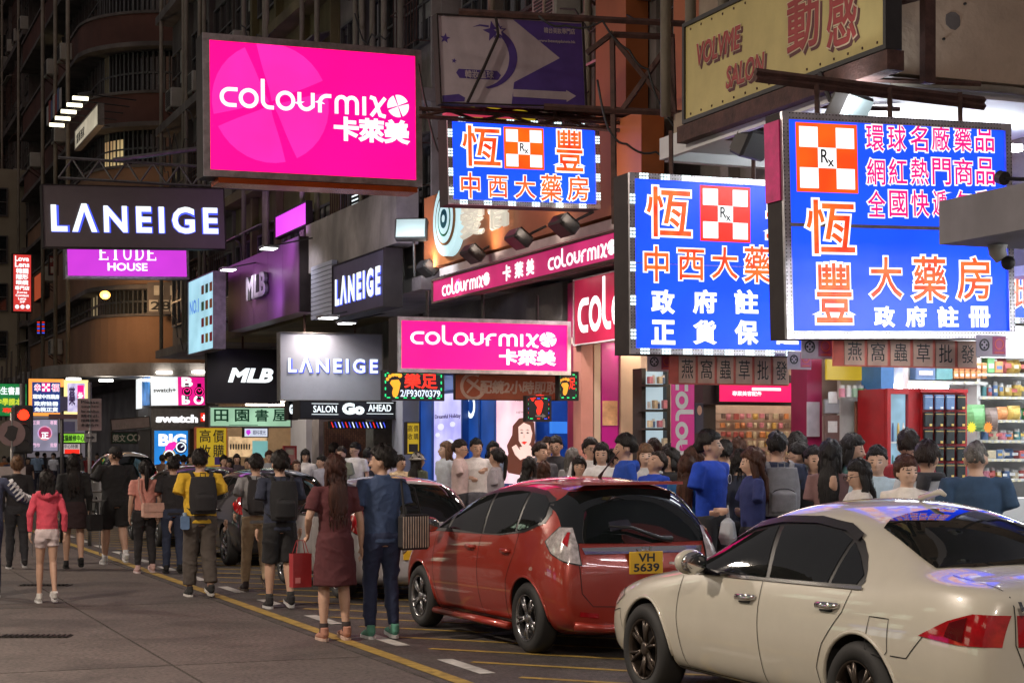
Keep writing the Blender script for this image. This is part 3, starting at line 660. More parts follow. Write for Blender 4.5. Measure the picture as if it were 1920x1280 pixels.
# paper banners hung under the two signs
m_ban = thin('red_plastic_banner', (.9, .28, .24)); m_sheet = thin('orange_paper', (.97, .7, .6)); m_sheetl = thin('white_flyer', (.7, .64, .72)); m_pk = M('pink_print', (.55, .15, .3), rough=.7)
def paper_banner(lab, px0, px1, y0, y1, d, X0, n, fl):
    s = Sign(lab, 'perp', px0, px1, y0, y1, d=d, th=.012, face=m_ban, nocase=True, name='paper_banner', cat='banner')
    t = '燕窩蟲草批發'; w = s.w/6.35
    for i in range(6):
        x = .1+i*w; bx('paper_sheet', m_sheet, s.root, (x, -.02, s.h*.05), (x+w*.86, -.0125, s.h*.98)); mb = MB()
        put_text(mb, t[i], (x+w*.13, s.h*.2, x+w*.73, s.h*.85), y=-.0235, fat=0); mb.build('lettering', m_ink, s.root)
    bx('banner_back', m_ban, s.root, (0, .0, 0), (s.w, .004, s.h))
    for k, (a, b, c, e) in enumerate(fl):
        f = Sign(f'{"left" if k == 0 else "right"} white and pink flyer pair beside the orange paper banner {"under the largest" if n else "under the middle"} sign', 'perp', a, b, c, e, d=d, th=.01, nocase=True, name='flyer', cat='flyer')
        bx('sheet', m_sheetl, f.root, (0, 0, 0), (f.w, .008, f.h)); bx('sheet', m_pk, f.root, (f.w*.54, -.0045, f.h*.12), (f.w*.98, -.001, f.h*.95))
        mb = MB(); mb.stroke(arc(f.w*.26, f.h*.55, f.w*.15, 0, 361, 16), .012, -.005)
        for a_ in range(4): mb.ell((f.w*.26+f.w*.08*math.cos(a_*PI/2), -.003, f.h*.55+f.w*.08*math.sin(a_*PI/2)), (f.w*.035, .003, f.w*.035), 8, 6)
        mb.build('printed_mark', m_ink, f.root); mb = MB(); mb.stroke(arc(f.w*.76, f.h*.6, f.w*.14, 0, 361, 16), .01, -.008); mb.stroke([(f.w*.6, f.h*.2), (f.w*.92, f.h*.2)], .012, -.008); mb.build('printed_mark', m_ban, f.root)
paper_banner('red banner of orange paper characters under the largest pharmacy sign', 1561, 1830, 632, 686, 13.9, 0, 1, ((1503, 1561, 631, 672), (1831, 1886, 628, 668)))
paper_banner('red banner of orange paper characters under the middle pharmacy sign', 1254, 1478, 664, 720, 16.9, 0, 0, ((1214, 1262, 663, 696), (1477, 1521, 658, 692)))
# -- grey brand signs
m_taupe = M('taupe_panel', (.12, .1, .105), rough=.5, var=.08); m_lg = M('blue_grey_panel', (.36, .38, .46), rough=.55, var=.06)
m_blk = M('black_sign_panel', (.008, .009, .014), rough=.4, var=.2)
def laneige(s, b, fat=.03, sp=1.35):
    q = s.box(*b); mb = MB(); put_text(mb, 'LΛNEIGE', q, y=-.03, fat=fat, space=sp); mb.build('lettering', e_cool, s.root)
    mb = MB(); put_text(mb, 'LΛNEIGE', (q[0]+.01, q[1]-.012, q[2]+.012, q[3]-.012), y=-.018, fat=fat+.03, space=sp); mb.build('letter_halo', e_halo, s.root)
s = Sign('wide taupe panel with white lit sans capitals under the steel lattice', 'perp', 83, 422, 347, 462, d=36, yr=466, th=.3, face=m_taupe, case=m_case, rim=.02)
laneige(s, (97, 384, 410, 437))
truss('grey steel lattice above the wide taupe sign', (s.o.x+.3, s.o.y+.1, s.o.z+s.h+.18), (9.3, s.o.y+.1, s.o.z+s.h+.18), .42, 8, mat=m_steel, w=.045)
t = thing('sign_bracket', 'pale diagonal tube bracing the lattice over the taupe sign', 'bracket', (s.o.x+1.4, s.o.y, s.o.z+s.h+.6)); MB().tube([(0, 0, 0), (3.2, .5, .7)], .05, seg=8).build('tube', m_steel, t)
e_viol = E('violet_lightbox', 'd23ddc', 1.0, var=.05)
s = Sign('violet lightbox with white serif word, tucked below the wide taupe sign', 'perp', 127, 350, 436, 517, d=41, th=.3, face=e_viol, edge=m_chrome, case=m_steel, rim=.06, yr=519)
def serif(mb, word, q):
    x0, z0, x1, z1 = q; n = len(word); w = (x1-x0)/n; h = z1-z0; T = w*.2; t = h*.09
    for i, ch in enumerate(word):
        a = x0+i*w+w*.08; b = a+w*.8; B = lambda *r: mb.box((r[0], -.02, r[1]), (r[2], -.017, r[3]))
        if ch in 'ED': B(a, z0, a+w*.34, z0+t*.7); B(a, z1-t*.7, a+w*.34, z1); B(a+w*.08, z0, a+w*.08+T, z1)
        if ch == 'E': B(a+.1*w, z0, b, z0+t); B(a+.1*w, z1-t, b, z1); B(a+.1*w, z0+h*.48, a+w*.6, z0+h*.48+t); B(b-w*.06, z0, b, z0+h*.24); B(b-w*.06, z1-h*.2, b, z1)
        if ch == 'T': m = (a+b)/2; B(m-T/2, z0, m+T/2, z1); B(a, z1-t, b, z1); B(a, z1-h*.22, a+w*.06, z1); B(b-w*.06, z1-h*.22, b, z1); B(m-T, z0, m+T, z0+t*.7)
        if ch == 'U': mb.stroke([(a+w*.12, z1), (a+w*.12, z0+h*.35)]+arc((a+b)/2, z0+h*.34, w*.27, 180, 360, 8, h*.28)+[(b-w*.1, z1)], w*.13, -.02, .003)
        if ch == 'D': mb.stroke([(a+w*.2, z0+t/2)]+arc(a+w*.3, (z0+z1)/2, w*.42, -90, 90, 10, h/2-t/2)+[(a+w*.2, z1-t/2)], w*.13, -.02, .003)
mb = MB(); serif(mb, 'ETUDE', s.box(184, 462, 296, 488)); mb.build('lettering', e_cool, s.root); s.text('HOUSE', (202, 493, 277, 508), e_cool, fat=.03)
s = Sign('grey lit panel with thin white capitals beside the black sign', 'perp', 526, 716, 624, 749, d=34, yr=750, th=.2, face=m_lg, case=m_steel, rim=.02); laneige(s, (540, 671, 708, 699), .025); s.arms(2, .5)
LGREY = s
s = Sign('black square sign with slanted white initials', 'perp', 389, 524, 654, 754, d=40, th=.2, face=m_blk, case=m_case, rim=.02); s.text('MLB', (427, 690, 512, 717), e_cool, fat=.05, shear=.25); s.arms(1, 1.2)
s = Sign('low hot pink lightbox with white rounded lettering under the long canopy', 'perp', 752, 1062, 601, 690, d=25.2, th=.4, face=e_hot, edge=m_chrome, case=m_case, rim=.06)
s.word((769, 612, 1043, 648), e_white, w=.2); s.text('卡萊美', (935, 655, 1042, 685), e_white, fat=.04); s.arms(3, .45, m_dark)
# -- LED signs
e_lg = E('green_led', (.02, .9, .25), 1.3, sample=False); e_lr = E('red_led', (1, .03, .015), 1.3, sample=False); e_ly = E('amber_led', (1, .4, .03), 1.1, sample=False); e_lb = E('white_led', (.7, .8, 1), 1.2, sample=False)
def foot(mb, cx, cz, k, y=-.016):
    mb.poly([(cx-.2*k, cz+.1*k), (cx-.13*k, cz+.22*k), (cx+.18*k, cz+.25*k), (cx+.27*k, cz+.1*k), (cx+.22*k, cz-.15*k), (cx+.15*k, cz-.4*k), (cx+.05*k, cz-.5*k), (cx-.06*k, cz-.46*k), (cx-.1*k, cz-.3*k), (cx-.05*k, cz-.1*k)], y, .003)
    for i, (a, b, r) in enumerate(((-.3, .26, .075), (-.2, .38, .08), (-.06, .44, .08), (.09, .46, .085), (.24, .42, .1))): mb.poly([(cx+a*k+r*k*math.cos(t*PI/4), cz+b*k+r*k*math.sin(t*PI/4)) for t in range(8)], y, .003)
def dashes(s, n, m, mats):
    a = [MB() for _ in mats]
    for i in range(n):
        x = s.w*(i+.3)/n; a[i % len(a)].box((x, -.018, s.h*.02), (x+s.w*.4/n, -.014, s.h*.06)); a[(i+1) % len(a)].box((x, -.018, s.h*.94), (x+s.w*.4/n, -.014, s.h*.98))
    for i in range(m):
        z = s.h*(i+.3)/m; a[i % len(a)].box((s.w*.01, -.018, z), (s.w*.03, -.014, z+s.h*.4/m)); a[(i+1) % len(a)].box((s.w*.97, -.018, z), (s.w*.99, -.014, z+s.h*.4/m))
    for mm, mt in zip(a, mats): mm.build('led_dash', mt, s.root)
s = Sign('LED sign with amber foot, red characters and phone number', 'perp', 720, 829, 697, 747, d=30, th=.1, face=m_blk, case=m_case, rim=.03)
mb = MB(); q = s.box(722, 700, 756, 745); foot(mb, (q[0]+q[2])/2, (q[1]+q[3])/2, (q[3]-q[1])*1.0); mb.build('foot_shape', e_ly, s.root)
s.text('樂足', (757, 699, 820, 729), e_lr, fat=.025); s.text('2/F93070379', (750, 731, 825, 744), e_lb, fat=.02); dashes(s, 7, 4, [e_lg])
s = Sign('second LED sign showing amber and red feet beside the orange optician banner', 'perp', 1049, 1080, 700, 747, d=26.3, th=.1, face=m_blk, rim=.03)
mb = MB(); q = s.box(1049, 705, 1066, 745); foot(mb, (q[0]+q[2])/2, (q[1]+q[3])/2, (q[3]-q[1])*.8); mb.build('foot_shape', e_ly, s.root); s.text('足', (1066, 708, 1078, 730), e_lr, fat=.02); dashes(s, 3, 4, [e_lg])
s = Sign('small LED box with one red foot under the orange optician banner', 'perp', 989, 1029, 745, 786, d=26, th=.1, face=m_blk, rim=.03)
mb = MB(); q = s.box(995, 742, 1022, 776); foot(mb, (q[0]+q[2])/2, (q[1]+q[3])/2, (q[3]-q[1])*1.1); mb.build('foot_shape', e_lr, s.root); dashes(s, 3, 5, [e_lg, e_lr, E('blue_led', (.05, .1, 1), 1.3, sample=False)])
s.poly([(1003, 778), (1016, 778), (1016, 775), (1023, 779.5), (1016, 784), (1016, 781), (1003, 781)], m_steel)
m_ob = M('orange_banner', (.6, .15, .07), rough=.55, var=.12); m_ol = M('orange_banner_print', (.8, .6, .5), rough=.6)
s = Sign('faded orange optician banner with circular arrow and pale characters', 'perp', 853, 1048, 699, 748, d=26.2, th=.05, face=m_ob, rim=.01)
s.text('配鏡2小時即取', (899, 713, 1045, 739), m_ol, fat=.035, shear=.1)
q = s.box(858, 700, 915, 748); mb = MB(); mb.stroke(arc((q[0]+q[2])/2, (q[1]+q[3])/2, (q[3]-q[1])*.48, 60, 330, 20), .05, -.016); mb.stroke([((q[0]+q[2])/2-.1, (q[1]+q[3])/2+.1), ((q[0]+q[2])/2+.12, (q[1]+q[3])/2-.05)], .05, -.016); mb.stroke([((q[0]+q[2])/2-.1, (q[1]+q[3])/2-.1), ((q[0]+q[2])/2+.08, (q[1]+q[3])/2+.1)], .03, -.017); mb.build('printed_arrow', m_ol, s.root)
# -- salon / bookshop etc
s = Sign('black fascia box with salon name between thin white rules', 'perp', 563, 755, 752, 783, d=33.5, th=.5, face=m_blk, rim=.02)
s.text('SALON', (587, 760, 631, 773), e_cool, fat=.02); s.text('Go', (641, 755, 683, 777), e_cool, fat=.07); s.text('AHEAD', (690, 758, 733, 771), e_cool, fat=.02)
for a, b in (((584, 756), (634, 757)), ((584, 776), (634, 777)), ((687, 754.5), (737, 755.5)), ((687, 775), (737, 776))): s.rect((a[0], a[1], b[0], b[1]), e_cool, y=-.016, name='rule_line')
s = Sign('slim black sign end showing only two big rounded letters, left of the salon fascia', 'perp', 541, 557, 752, 786, d=34.5, th=.3, face=m_blk, rim=.01); s.text('Go', (542, 758, 556, 776), e_cool, fat=.07)
e_pg = E('pale_green_lightbox', (.36, .62, .42), .85, var=.2); m_gi = M('green_ink', (.0, .12, .05), rough=.5)
s = Sign('pale green lit bookshop box with four dark green characters', 'perp', 394, 544, 764, 798, d=37, th=.4, face=e_pg, rim=.03, edge=m_steel)
for ch, x0, x1 in (('田', 401, 428), ('園', 440, 467), ('書', 478, 503), ('屋', 511, 537)): s.text(ch, (x0, 767, x1, 790), m_gi, fat=.02)
s.rect((429, 796, 483, 797), m_gi, y=-.018)
e_yel = E('yellow_lit_board', (.5, .34, .02), .75, var=.2)
s = Sign('yellow vertical board with four black characters buying books', 'perp', 368, 424, 802, 873, d=39, th=.15, face=e_yel, rim=.02, case=m_ob)
for ch, x, y in (('高', 374, 805), ('價', 399, 805), ('收', 374, 833), ('購', 399, 833)): s.text(ch, (x, y, x+21, y+24), m_ink, fat=.01)
s.rect((402, 856, 420, 871), m_purp)
s = Sign('narrow yellow vertical sign beside the blue optician shop', 'perp', 763, 785, 793, 850, d=29.5, th=.1, face=e_yel, rim=.02)
for ch, x, y in (('高', 764, 797), ('價', 775, 797), ('收', 764, 812), ('購', 775, 812)): s.text(ch, (x, y, x+9, y+12), m_ink, fat=.005)
s.rect((766, 832, 783, 847), m_ink)
s = Sign('small white box sign with purple line, left of the white pillar', 'perp', 458, 501, 803, 818, d=38, th=.15, face=E('white_lightbox', (.75, .8, .95), .9), rim=.02); s.text('眼科視光', (474, 806, 498, 815), m_purp, fat=.01); s.poly([(462, 806), (468, 805), (470, 811), (465, 816), (461, 811)], e_viol)
# -- street parallel fascia
m_pur = M('purple_panel', (.13, .045, .12), rough=.35, metal=.3, var=.12, scale=1)
s = Sign('purple metal fascia with three raised initials above the black square sign', 'par', 428, 560, 500, 622, X=8.75, th=.35, face=None, rim=.02, nocase=True)
n = 5
for i in range(n): bx('panel', m_pur, s.root, (i*s.w/n+.006, 0, 0), ((i+1)*s.w/n-.006, .35, s.h))
bx('backing', m_case, s.root, (0, .02, .01), (s.w, .34, s.h-.01))
mb = MB(); q = s.box(470, 514, 506, 559); put_text(mb, 'MLB', q, y=-.1, fat=.035, dep=.012); mb.build('lettering', M('brushed_letter', (.45, .4, .45), rough=.35, metal=.3), s.root); mb = MB(); put_text(mb, 'MLB', (q[0]+.02, q[1], q[2]+.02, q[3]), y=-.05, fat=.035, dep=.045); mb.build('letter_return', m_dark, s.root); PURP = s
e_dpk = E('deep_pink_lightbox', (.62, .02, .16), .8, var=.2)
s = Sign('dark violet fascia with lit white capitals and blue halo', 'par', 626, 722, 500, 597, X=8.8, th=.3, face=M('dark_violet_panel', (.06, .05, .09), rough=.5), case=m_case, rim=.02); laneige(s, (631, 508, 716, 563), .045)
s = Sign('pale ribbed panel left of the dark violet fascia', 'par', 583, 622, 500, 600, X=8.82, th=.2, nocase=True, name='wall_panel', cat='panel')
for i in range(12): bx('slat', m_lg, s.root, (0, 0, i*s.h/12), (s.w, .1, (i+1)*s.h/12-.012))
s = Sign('long narrow pink canopy fascia with repeated white lettering', 'par', 814, 1160, 528, 566, X=9.0, th=.12, face=e_dpk, rim=.03, case=m_rust)
z0, z1 = s.h*.2, s.h*.92
for a, b in ((831, 920), (1030, 1158)):
    mb = MB(); logo_word(mb, s.lx(a), s.h*.16, s.lx(b), s.h*.93, y=-.02, w=.2); mb.build('lettering', e_white, s.root)
mb = MB(); 
for ch, a, b in (('卡', 945, 960), ('萊', 967, 984), ('美', 989, 1004)): put_text(mb, ch, (s.lx(a), s.h*.15, s.lx(b), s.h*.85), y=-.02, fat=.04)
mb.build('lettering', e_white, s.root)
BANDX = s
s = Sign('crimson shop fascia with very large white rounded letters beside the middle pharmacy sign', 'par', 1079, 1310, 527, 646, X=10.9, th=.1, face=E('crimson_lightbox', (.5, .015, .06), .7, var=.2), rim=.02, case=m_white)
mb = MB(); logo_word(mb, s.lx(1086), .17, s.lx(1300), .95, y=-.02, w=.22, emblem=False); mb.build('lettering', e_white, s.root)
# eye shop sign on orange fascia
s = Sign('pale oval eye emblem with characters on the orange fascia', 'par', 812, 860, 352, 487, X=8.98, th=.18, nocase=True)
mb = MB(); cx, cz, a, b = s.w/2, s.h/2, s.w*.5, s.h*.5
s.parts = 0
def oval(k, y, mat, nm, dx=0):
    mb = MB(); mb.poly([(cx+dx+a*k*math.cos(t*PI/16), cz+b*k*math.sin(t*PI/16)) for t in range(32)], y, .03 if k < 1 else .18); mb.build(nm, mat, s.root)
oval(1, 0, E('pale_cyan_lightbox', (.55, .8, .85), .95, var=.1), 'emblem_disc')
for k, mt in ((.72, M('bronze_ring', (.3, .12, .03))), (.66, MATS['pale_cyan_lightbox']), (.48, M('green_ring', (.02, .25, .12))), (.42, MATS['pale_cyan_lightbox']), (.26, M('teal_pupil', (.0, .2, .3))), (.1, MATS['pale_cyan_lightbox'])): oval(k, -.035*(1.8-k), mt, 'emblem_ring', dx=.05)
mb = MB(); 
for ch, p0, p1 in (('愛', 862, 905), ('信', 915, 950)): put_text(mb, ch, (s.lx(p0), .16, s.lx(p1), .68), y=.02, fat=.05, dep=.05)
mb.build('lettering', E('dim_white_letter', (.8, .75, .62), .7, sample=False), s.root)
# sky-blue side box and floodlit board, far left ones
s = Sign('pale blue lit box with small swatches, left of the purple fascia', 'par', 355, 402, 530, 664, X=8.3, th=.25, face=E('sky_lightbox', (.4, .72, .85), .95, var=.15), rim=.02, case=m_steel)
s.text('NO.1', (357, 562, 374, 588), E('blue_letter', (.1, .3, .8), .8, sample=False), fat=.03)
r = random.Random(3)
for i in range(3):
    for j in range(4):
        c = r.choice([(.5, .35, .02), (.5, .05, .05), (.1, .3, .1), (.6, .2, .05)]); x = s.w*(.52+i*.16); z = s.h*(.1+j*.22); bx('swatch', M('swatch_%d' % (i*4+j), c), s.root, (x, -.016, z), (x+s.w*.1, -.0125, z+s.h*.12))
s = Sign('slanted cream hoarding glowing as if lit by five spotlights, high on the left', 'par', 142, 185, 247, 281, X=7.5, th=.15, face=E('cream_board_flood_glow', (.55, .48, .36), .7, var=.2), rim=.03, case=m_steel)  # the floodlight wash is put into the board's own glow
mb = MB(); put_text(mb, '富豪酒家', (s.w*.06, s.h*.2, s.w*.42, s.h*.75), y=-.016, fat=.02); mb.build('lettering', m_ink, s.root)
CREAM = s
e_lamp = E('warm_lamp', (1, .86, .6), 3.0)
for i in range(5):
    x = 105+i*11; y = 233-i*12.5; p = at(x, y, 51-i*.8)
    t = thing('spotlight', ['lowest and leftmost', 'second lowest', 'middle', 'second highest', 'highest'][i]+' of the five warm spotlights beside the cream hoarding', 'lamp', p, 0, 'spotlights on the cream hoarding')
    MB().tube([(0, 0, 0), (.35, 0, .12)], [.13, .08], seg=8).build('lamp_head', m_dark, t); MB().box((-.2, -.16, -.09), (.22, -.06, .0)).build('bulb', e_lamp, t); MB().bar((.35, 0, .1), (1.6, .3, .1), .025).build('arm', m_dark, t)
s = Sign('narrow red vertical sign for contact lenses at far left', 'perp', 25, 58, 477, 583, d=60, th=.3, face=E('red_lightbox', (.75, .05, .045), .85, var=.15), rim=.04)
for tx, y0, y1, a, b in (('Love', 480, 490, 28, 54), ('Lens', 491, 501, 28, 55), ('韓國', 503, 513, 30, 53), ('隱形', 514, 524, 30, 53), ('眼鏡', 525, 534, 30, 53), ('專門店', 536, 544, 28, 55), ('Korea', 546, 550, 32, 51), ('Contact', 551.5, 556, 29, 54), ('Lens', 557.5, 562, 34, 49), ('3/F', 563.5, 568, 37, 47)): s.text(tx, (a, y0, b, y1), e_white, fat=.03)
mb = MB()
for i in range(3): q = s.box(28+i*10, 571, 36+i*10, 579); mb.ell(((q[0]+q[2])/2, -.016, (q[1]+q[3])/2), ((q[2]-q[0])/2, .01, (q[3]-q[1])/2), 12, 6)
mb.build('dot', e_cool, s.root)
e_gr = E('green_lightbox', (.01, .22, .05), .8, var=.3)
s = Sign('green bookshop sign with white and yellow characters behind the traffic light', 'perp', -20, 50, 719, 779, d=50, th=.3, face=e_gr, rim=.03)
s.text('學生書屋', (-12, 725, 41, 740), e_cool, fat=.03); s.text('中學課本', (-8, 746, 41, 760), E('yellow_letter', (.7, .8, .05), .9, sample=False), fat=.03); s.text('專營', (4, 764, 41, 774), e_red, fat=.02)
e_amber = E('amber_bulb_rim', (1, .35, .06), 1.2)
s = Sign('distant blue pharmacy sign ringed by orange bulbs beside the green bookshop sign', 'perp', 60, 113, 716, 773, d=53, th=.4, face=E('navy_lightbox', (.02, .05, .25), .8), rim=.1, edge=e_amber)
s.chars([('幸', (63, 719, 76, 734)), ('福', (96, 719, 111, 734))], e_magt, e_white, fat=.01, of=.06); s.checker((78, 718, 94, 734), e_magt)
s.text('環球中西藥房', (61, 739, 111, 748), e_cool, fat=.04); s.text('政府註冊', (64, 752, 109, 761), e_cool, fat=.04); s.text('免稅正貨', (64, 763, 109, 772), e_cool, fat=.04)
s = Sign('bright narrow lightbox with yellow edge, right of the orange bulb sign', 'perp', 126, 159, 718, 772, d=54, th=.4, face=E('lilac_lightbox', (.55, .5, .85), 1.0, var=.4, scale=4), rim=.1, edge=E('yellow_bulb_rim', (1, .75, .3), 1.3)); s.text('藥', (129, 725, 141, 760), m_purp, fat=.03); s.rect((145, 722, 157, 770), e_magt); s.text('批', (146, 735, 156, 755), e_cool, fat=.03)
s = Sign('grey lit banner with a ringed character between scaffold poles', 'perp', 58, 108, 786, 845, d=52, th=.2, face=E('grey_lit_banner', (.32, .3, .42), .75, var=.3), rim=.02)
q = s.box(69, 798, 99, 825); mb = MB(); mb.poly(arc((q[0]+q[2])/2, (q[1]+q[3])/2, (q[3]-q[1])/2, 0, 345, 23), -.016, .003); mb.build('ring', E('rainbow_ring', (1, .3, .2), .9, sample=False, col2=(.6, .5, 1), scale=5), s.root); mb = MB(); mb.poly(arc((q[0]+q[2])/2, (q[1]+q[3])/2, (q[3]-q[1])/2*.84, 0, 345, 23), -.02, .003); mb.build('disc', m_magd if 'm_magd' in globals() else E('rose_disc', (.5, .05, .15), .8, sample=False), s.root); s.text('正', (77, 810, 91, 822), e_cool, y=-.026, fat=.04)
for x0, x1, y0, t_ in ((60, 75, 788, '正貨'), (94, 107, 788, '專賣'), (60, 75, 830, '門市'), (94, 107, 830, '批發')): s.text(t_, (x0, y0, x1, y0+8), E('pale_pink_letter', (.9, .55, .75), .9, sample=False), fat=.03)
s = Sign('lime green lit sign with dark characters above the distant crowd', 'perp', 112, 160, 813, 829, d=55, th=.2, face=E('lime_lightbox', (.3, .75, .05), .9, var=.2), rim=.03); s.text('電腦維修中心', (114, 815, 158, 827), m_gi, fat=.03)
s = Sign('low sign with red and white print below the lime green one', 'perp', 117, 150, 832, 850, d=54, th=.2, face=E('white_lightbox2', (.7, .6, .6), .6, sample=False), rim=.03); s.rect((121, 842, 149, 850), e_red); s.text('中心特價', (120, 833, 146, 840), m_ink, fat=.01)
s = Sign('small dark green shop sign with pale characters left of the watch shop', 'perp', 210, 256, 811, 830, d=52, th=.2, face=M('bottle_green', (.01, .05, .03)), rim=.03); s.text('榮文', (211, 814, 235, 828), m_paper, fat=.02)
mb = MB(); q = s.box(237, 814, 254, 826); mb.stroke(arc(q[0]+.12, (q[1]+q[3])/2, .09, 0, 361, 12), .035, -.016); mb.stroke(arc(q[0]+.3, (q[1]+q[3])/2, .09, 0, 361, 12), .035, -.016); mb.build('printed_mark', m_paper, s.root)
s = Sign('white strip sign with faint script above the dark green shop sign', 'perp', 210, 281, 787, 806, d=52.5, yr=800, th=.15, face=M('dull_white_panel', (.35, .28, .27)), rim=.02); s.text('Tak Fai Co', (217, 793, 255, 802), m_grey, fat=.0)
s = Sign('red vertical sign on the dark row, right of the contact lens sign', 'perp', 93, 108, 480, 514, d=62, th=.2, face=M('dull_red_panel', (.2, .03, .03)), rim=.03); s.text('BW', (94, 484, 107, 492), m_paper, fat=.03); s.rect((95, 500, 106, 512), m_paper)
s = Sign('dim orange sign flap on the dark row below the small red sign', 'par', 65, 83, 520, 566, X=8.3, th=.2, face=E('dim_red_lightbox', (.5, .08, .03), .6), rim=.03)
for i, (x, nm) in enumerate(((72, 'left'), (81, 'right'))):
    s = Sign(f'{nm} of two thin red and blue barber light strips on the dark row', 'perp', x-3, x+3, 602, 627, d=60, th=.1, face=m_blk, rim=.02, name='barber_light', cat='sign light')
    for j in range(6): s.rect((x-2.5, 603+j*4, x+2.5, 605+j*4), [e_red, e_halo][j % 2])
# scaffold of bamboo poles at far left
for i in range(7):
    x = 2+i*9; p = at(x, 720, 58); t = thing('scaffold_pole', ['leftmost','second','third','middle (fourth)','fifth','sixth','rightmost'][i]+' of seven thin dark poles rising above the green bookshop sign', 'pole', p, 0, 'thin poles above the green bookshop sign'); MB().tube([(0, 0, -1.2), (.03, 0, .6+.25*(i*7 % 3))], .03, seg=6).build('shaft', m_dark, t)

s = Sign('plain yellow box sign glimpsed between the star sign and the smaller blue pharmacy sign', 'perp', 880, 1003, 190, 222, d=23.5, th=.1, face=E('dull_yellow_box', (.6, .42, .02), .6), rim=.03)
s = Sign('striped red white and blue barber pole light below the big magenta sign', 'perp', 658, 672, 346, 390, d=31.5, th=.1, face=m_blk, rim=.02, name='barber_light', cat='sign light')
for j in range(5): s.poly([(659, 352+j*8), (671, 347+j*8), (671, 350+j*8), (659, 355+j*8)], [e_red, e_cool][j > 1], name='stripe')

s = Sign('magenta lit screen high behind the rail above the purple fascia', 'par', 518, 576, 408, 446, X=9.05, th=.1, face=E('magenta_screen', (.75, .06, .8), 1.1), rim=.03)
s = Sign('orange and purple lit shop window strip above the long pink canopy rail', 'par', 1120, 1155, 345, 385, X=9.2, th=.05, face=E('dull_orange_strip', (.35, .12, .05), .5), rim=.02, name='lit_window_strip', cat='window light')
# ================================================================== ground floor shops
e_tube = E('light_tube', (.9, .96, 1), 34); e_tubew = E('warm_tube', (1, .8, .62), 18); e_dl = E('downlight', (1, .93, .85), 9)
m_wall = M('shop_wall', (.55, .55, .55), rough=.6, dirt=.15); m_floor = M('shop_floor', (.3, .29, .28), rough=.3)
m_cream = M('cream_pillar', (.62, .45, .33), rough=.45, var=.06); m_pinkc = M('salmon_pillar', (.65, .28, .22), rough=.4, var=.06)
m_mag = M('magenta_door', (.55, .01, .28), rough=.3, var=.08); m_mar = M('maroon_pillar', (.28, .01, .07), rough=.35)
m_slat = M('slatwall', (.6, .47, .4), rough=.6); m_bluew = M('blue_frame', (.01, .06, .3), rough=.35); m_redp = M('red_paint', (.36, .018, .022), rough=.3)
m_brk = bpy.data.materials.new('brown_brick'); m_brk.use_nodes = True
_b = m_brk.node_tree.nodes.new('ShaderNodeTexBrick'); _t = m_brk.node_tree.nodes.new('ShaderNodeTexCoord'); _mp = m_brk.node_tree.nodes.new('ShaderNodeMapping')
_mp.inputs['Rotation'].default_value = (PI/2, 0, PI/2); m_brk.node_tree.links.new(_t.outputs['Object'], _mp.inputs[0]); m_brk.node_tree.links.new(_mp.outputs[0], _b.inputs[0])
_b.inputs['Scale'].default_value = 5; _b.inputs[1].default_value = (.3, .16, .09, 1); _b.inputs[2].default_value = (.2, .1, .06, 1); _b.inputs[3].default_value = (.07, .05, .04, 1)
m_brk.node_tree.links.new(_b.outputs[0], m_brk.node_tree.nodes['Principled BSDF'].inputs['Base Color'])
def shop(label, Y0, Y1, h, depth=3.6, X=11.0, wall=m_wall, tubes=3, tube=e_tube, top=4.4, fascia=m_dkgrey):
    t = thing('shop_unit', label, 'shop', (X, Y0, .12)); H = h-.12; L = Y1-Y0
    bx('floor', m_floor, t, (0, 0, -.05), (depth, L, .015)); bx('ceiling', wall, t, (.0, 0, H), (depth, L, H+.1))
    bx('back_wall', wall, t, (depth, 0, 0), (depth+.1, L, H+.1)); bx('party_wall', wall, t, (.1, L-.05, 0), (depth, L+.02, H)); bx('party_wall', wall, t, (.1, -.02, 0), (depth, .04, H))
    bx('fascia', fascia, t, (.0, .0, H+.102), (.12, L, top-.12))
    for i in range(tubes): boxo('light_tube', tube, t, (.5, L*(i+.5)/tubes-.04, H-.07), (depth-.6, L*(i+.5)/tubes+.04, H-.02))
    return t
# pharmacy
ph = shop('open fronted pharmacy with bright white shelves at the right', 13.0, 17.35, 3.45, depth=4.2, tubes=4, top=4.8)
YW = 17.28
def slab(name, mat, root, px0, px1, y0, y1, Y, th=.05, off=0):      # box facing the camera side, on plane Y
    a = onY(px0, y1, Y); b = onY(px1, y0, Y); c = onY(px0, y0, Y); o = root.location
    return bx(name, mat, root, (a.x-o.x, Y-o.y, a.z-o.z), (b.x-o.x, Y-o.y+th, c.z-o.z))
for y, a, b, dp in ((716, 1703, 1852, .32), (664, 1703, 2000, .3)): slab('shelf', m_white, ph, a, b, y-3, y+3, YW-dp, dp-.06)
for y in (702, 745, 789, 827, 862, 900, 940): slab('shelf', m_white, ph, 1838, 2010, y-2.5, y+2.5, YW-.34, .28)
slab('upright', m_white, ph, 1832, 1838, 655, 1000, YW-.3, .24); slab('upright', m_white, ph, 1693, 1703, 640, 1000, YW-.36, .3)
slab('blue_post', M('blue_post', (.05, .2, .5), rough=.4), ph, 1652, 1676, 620, 1000, YW-.5, .4)
slab('maroon_pillar', m_mar, ph, 1513, 1541, 560, 1010, 17.4, .35)
slab('poster', m_sheetl, ph, 1514, 1537, 753, 818, 17.36, .02); slab('counter', m_white, ph, 1880, 2050, 935, 1100, 15.6, .6)
PR = []
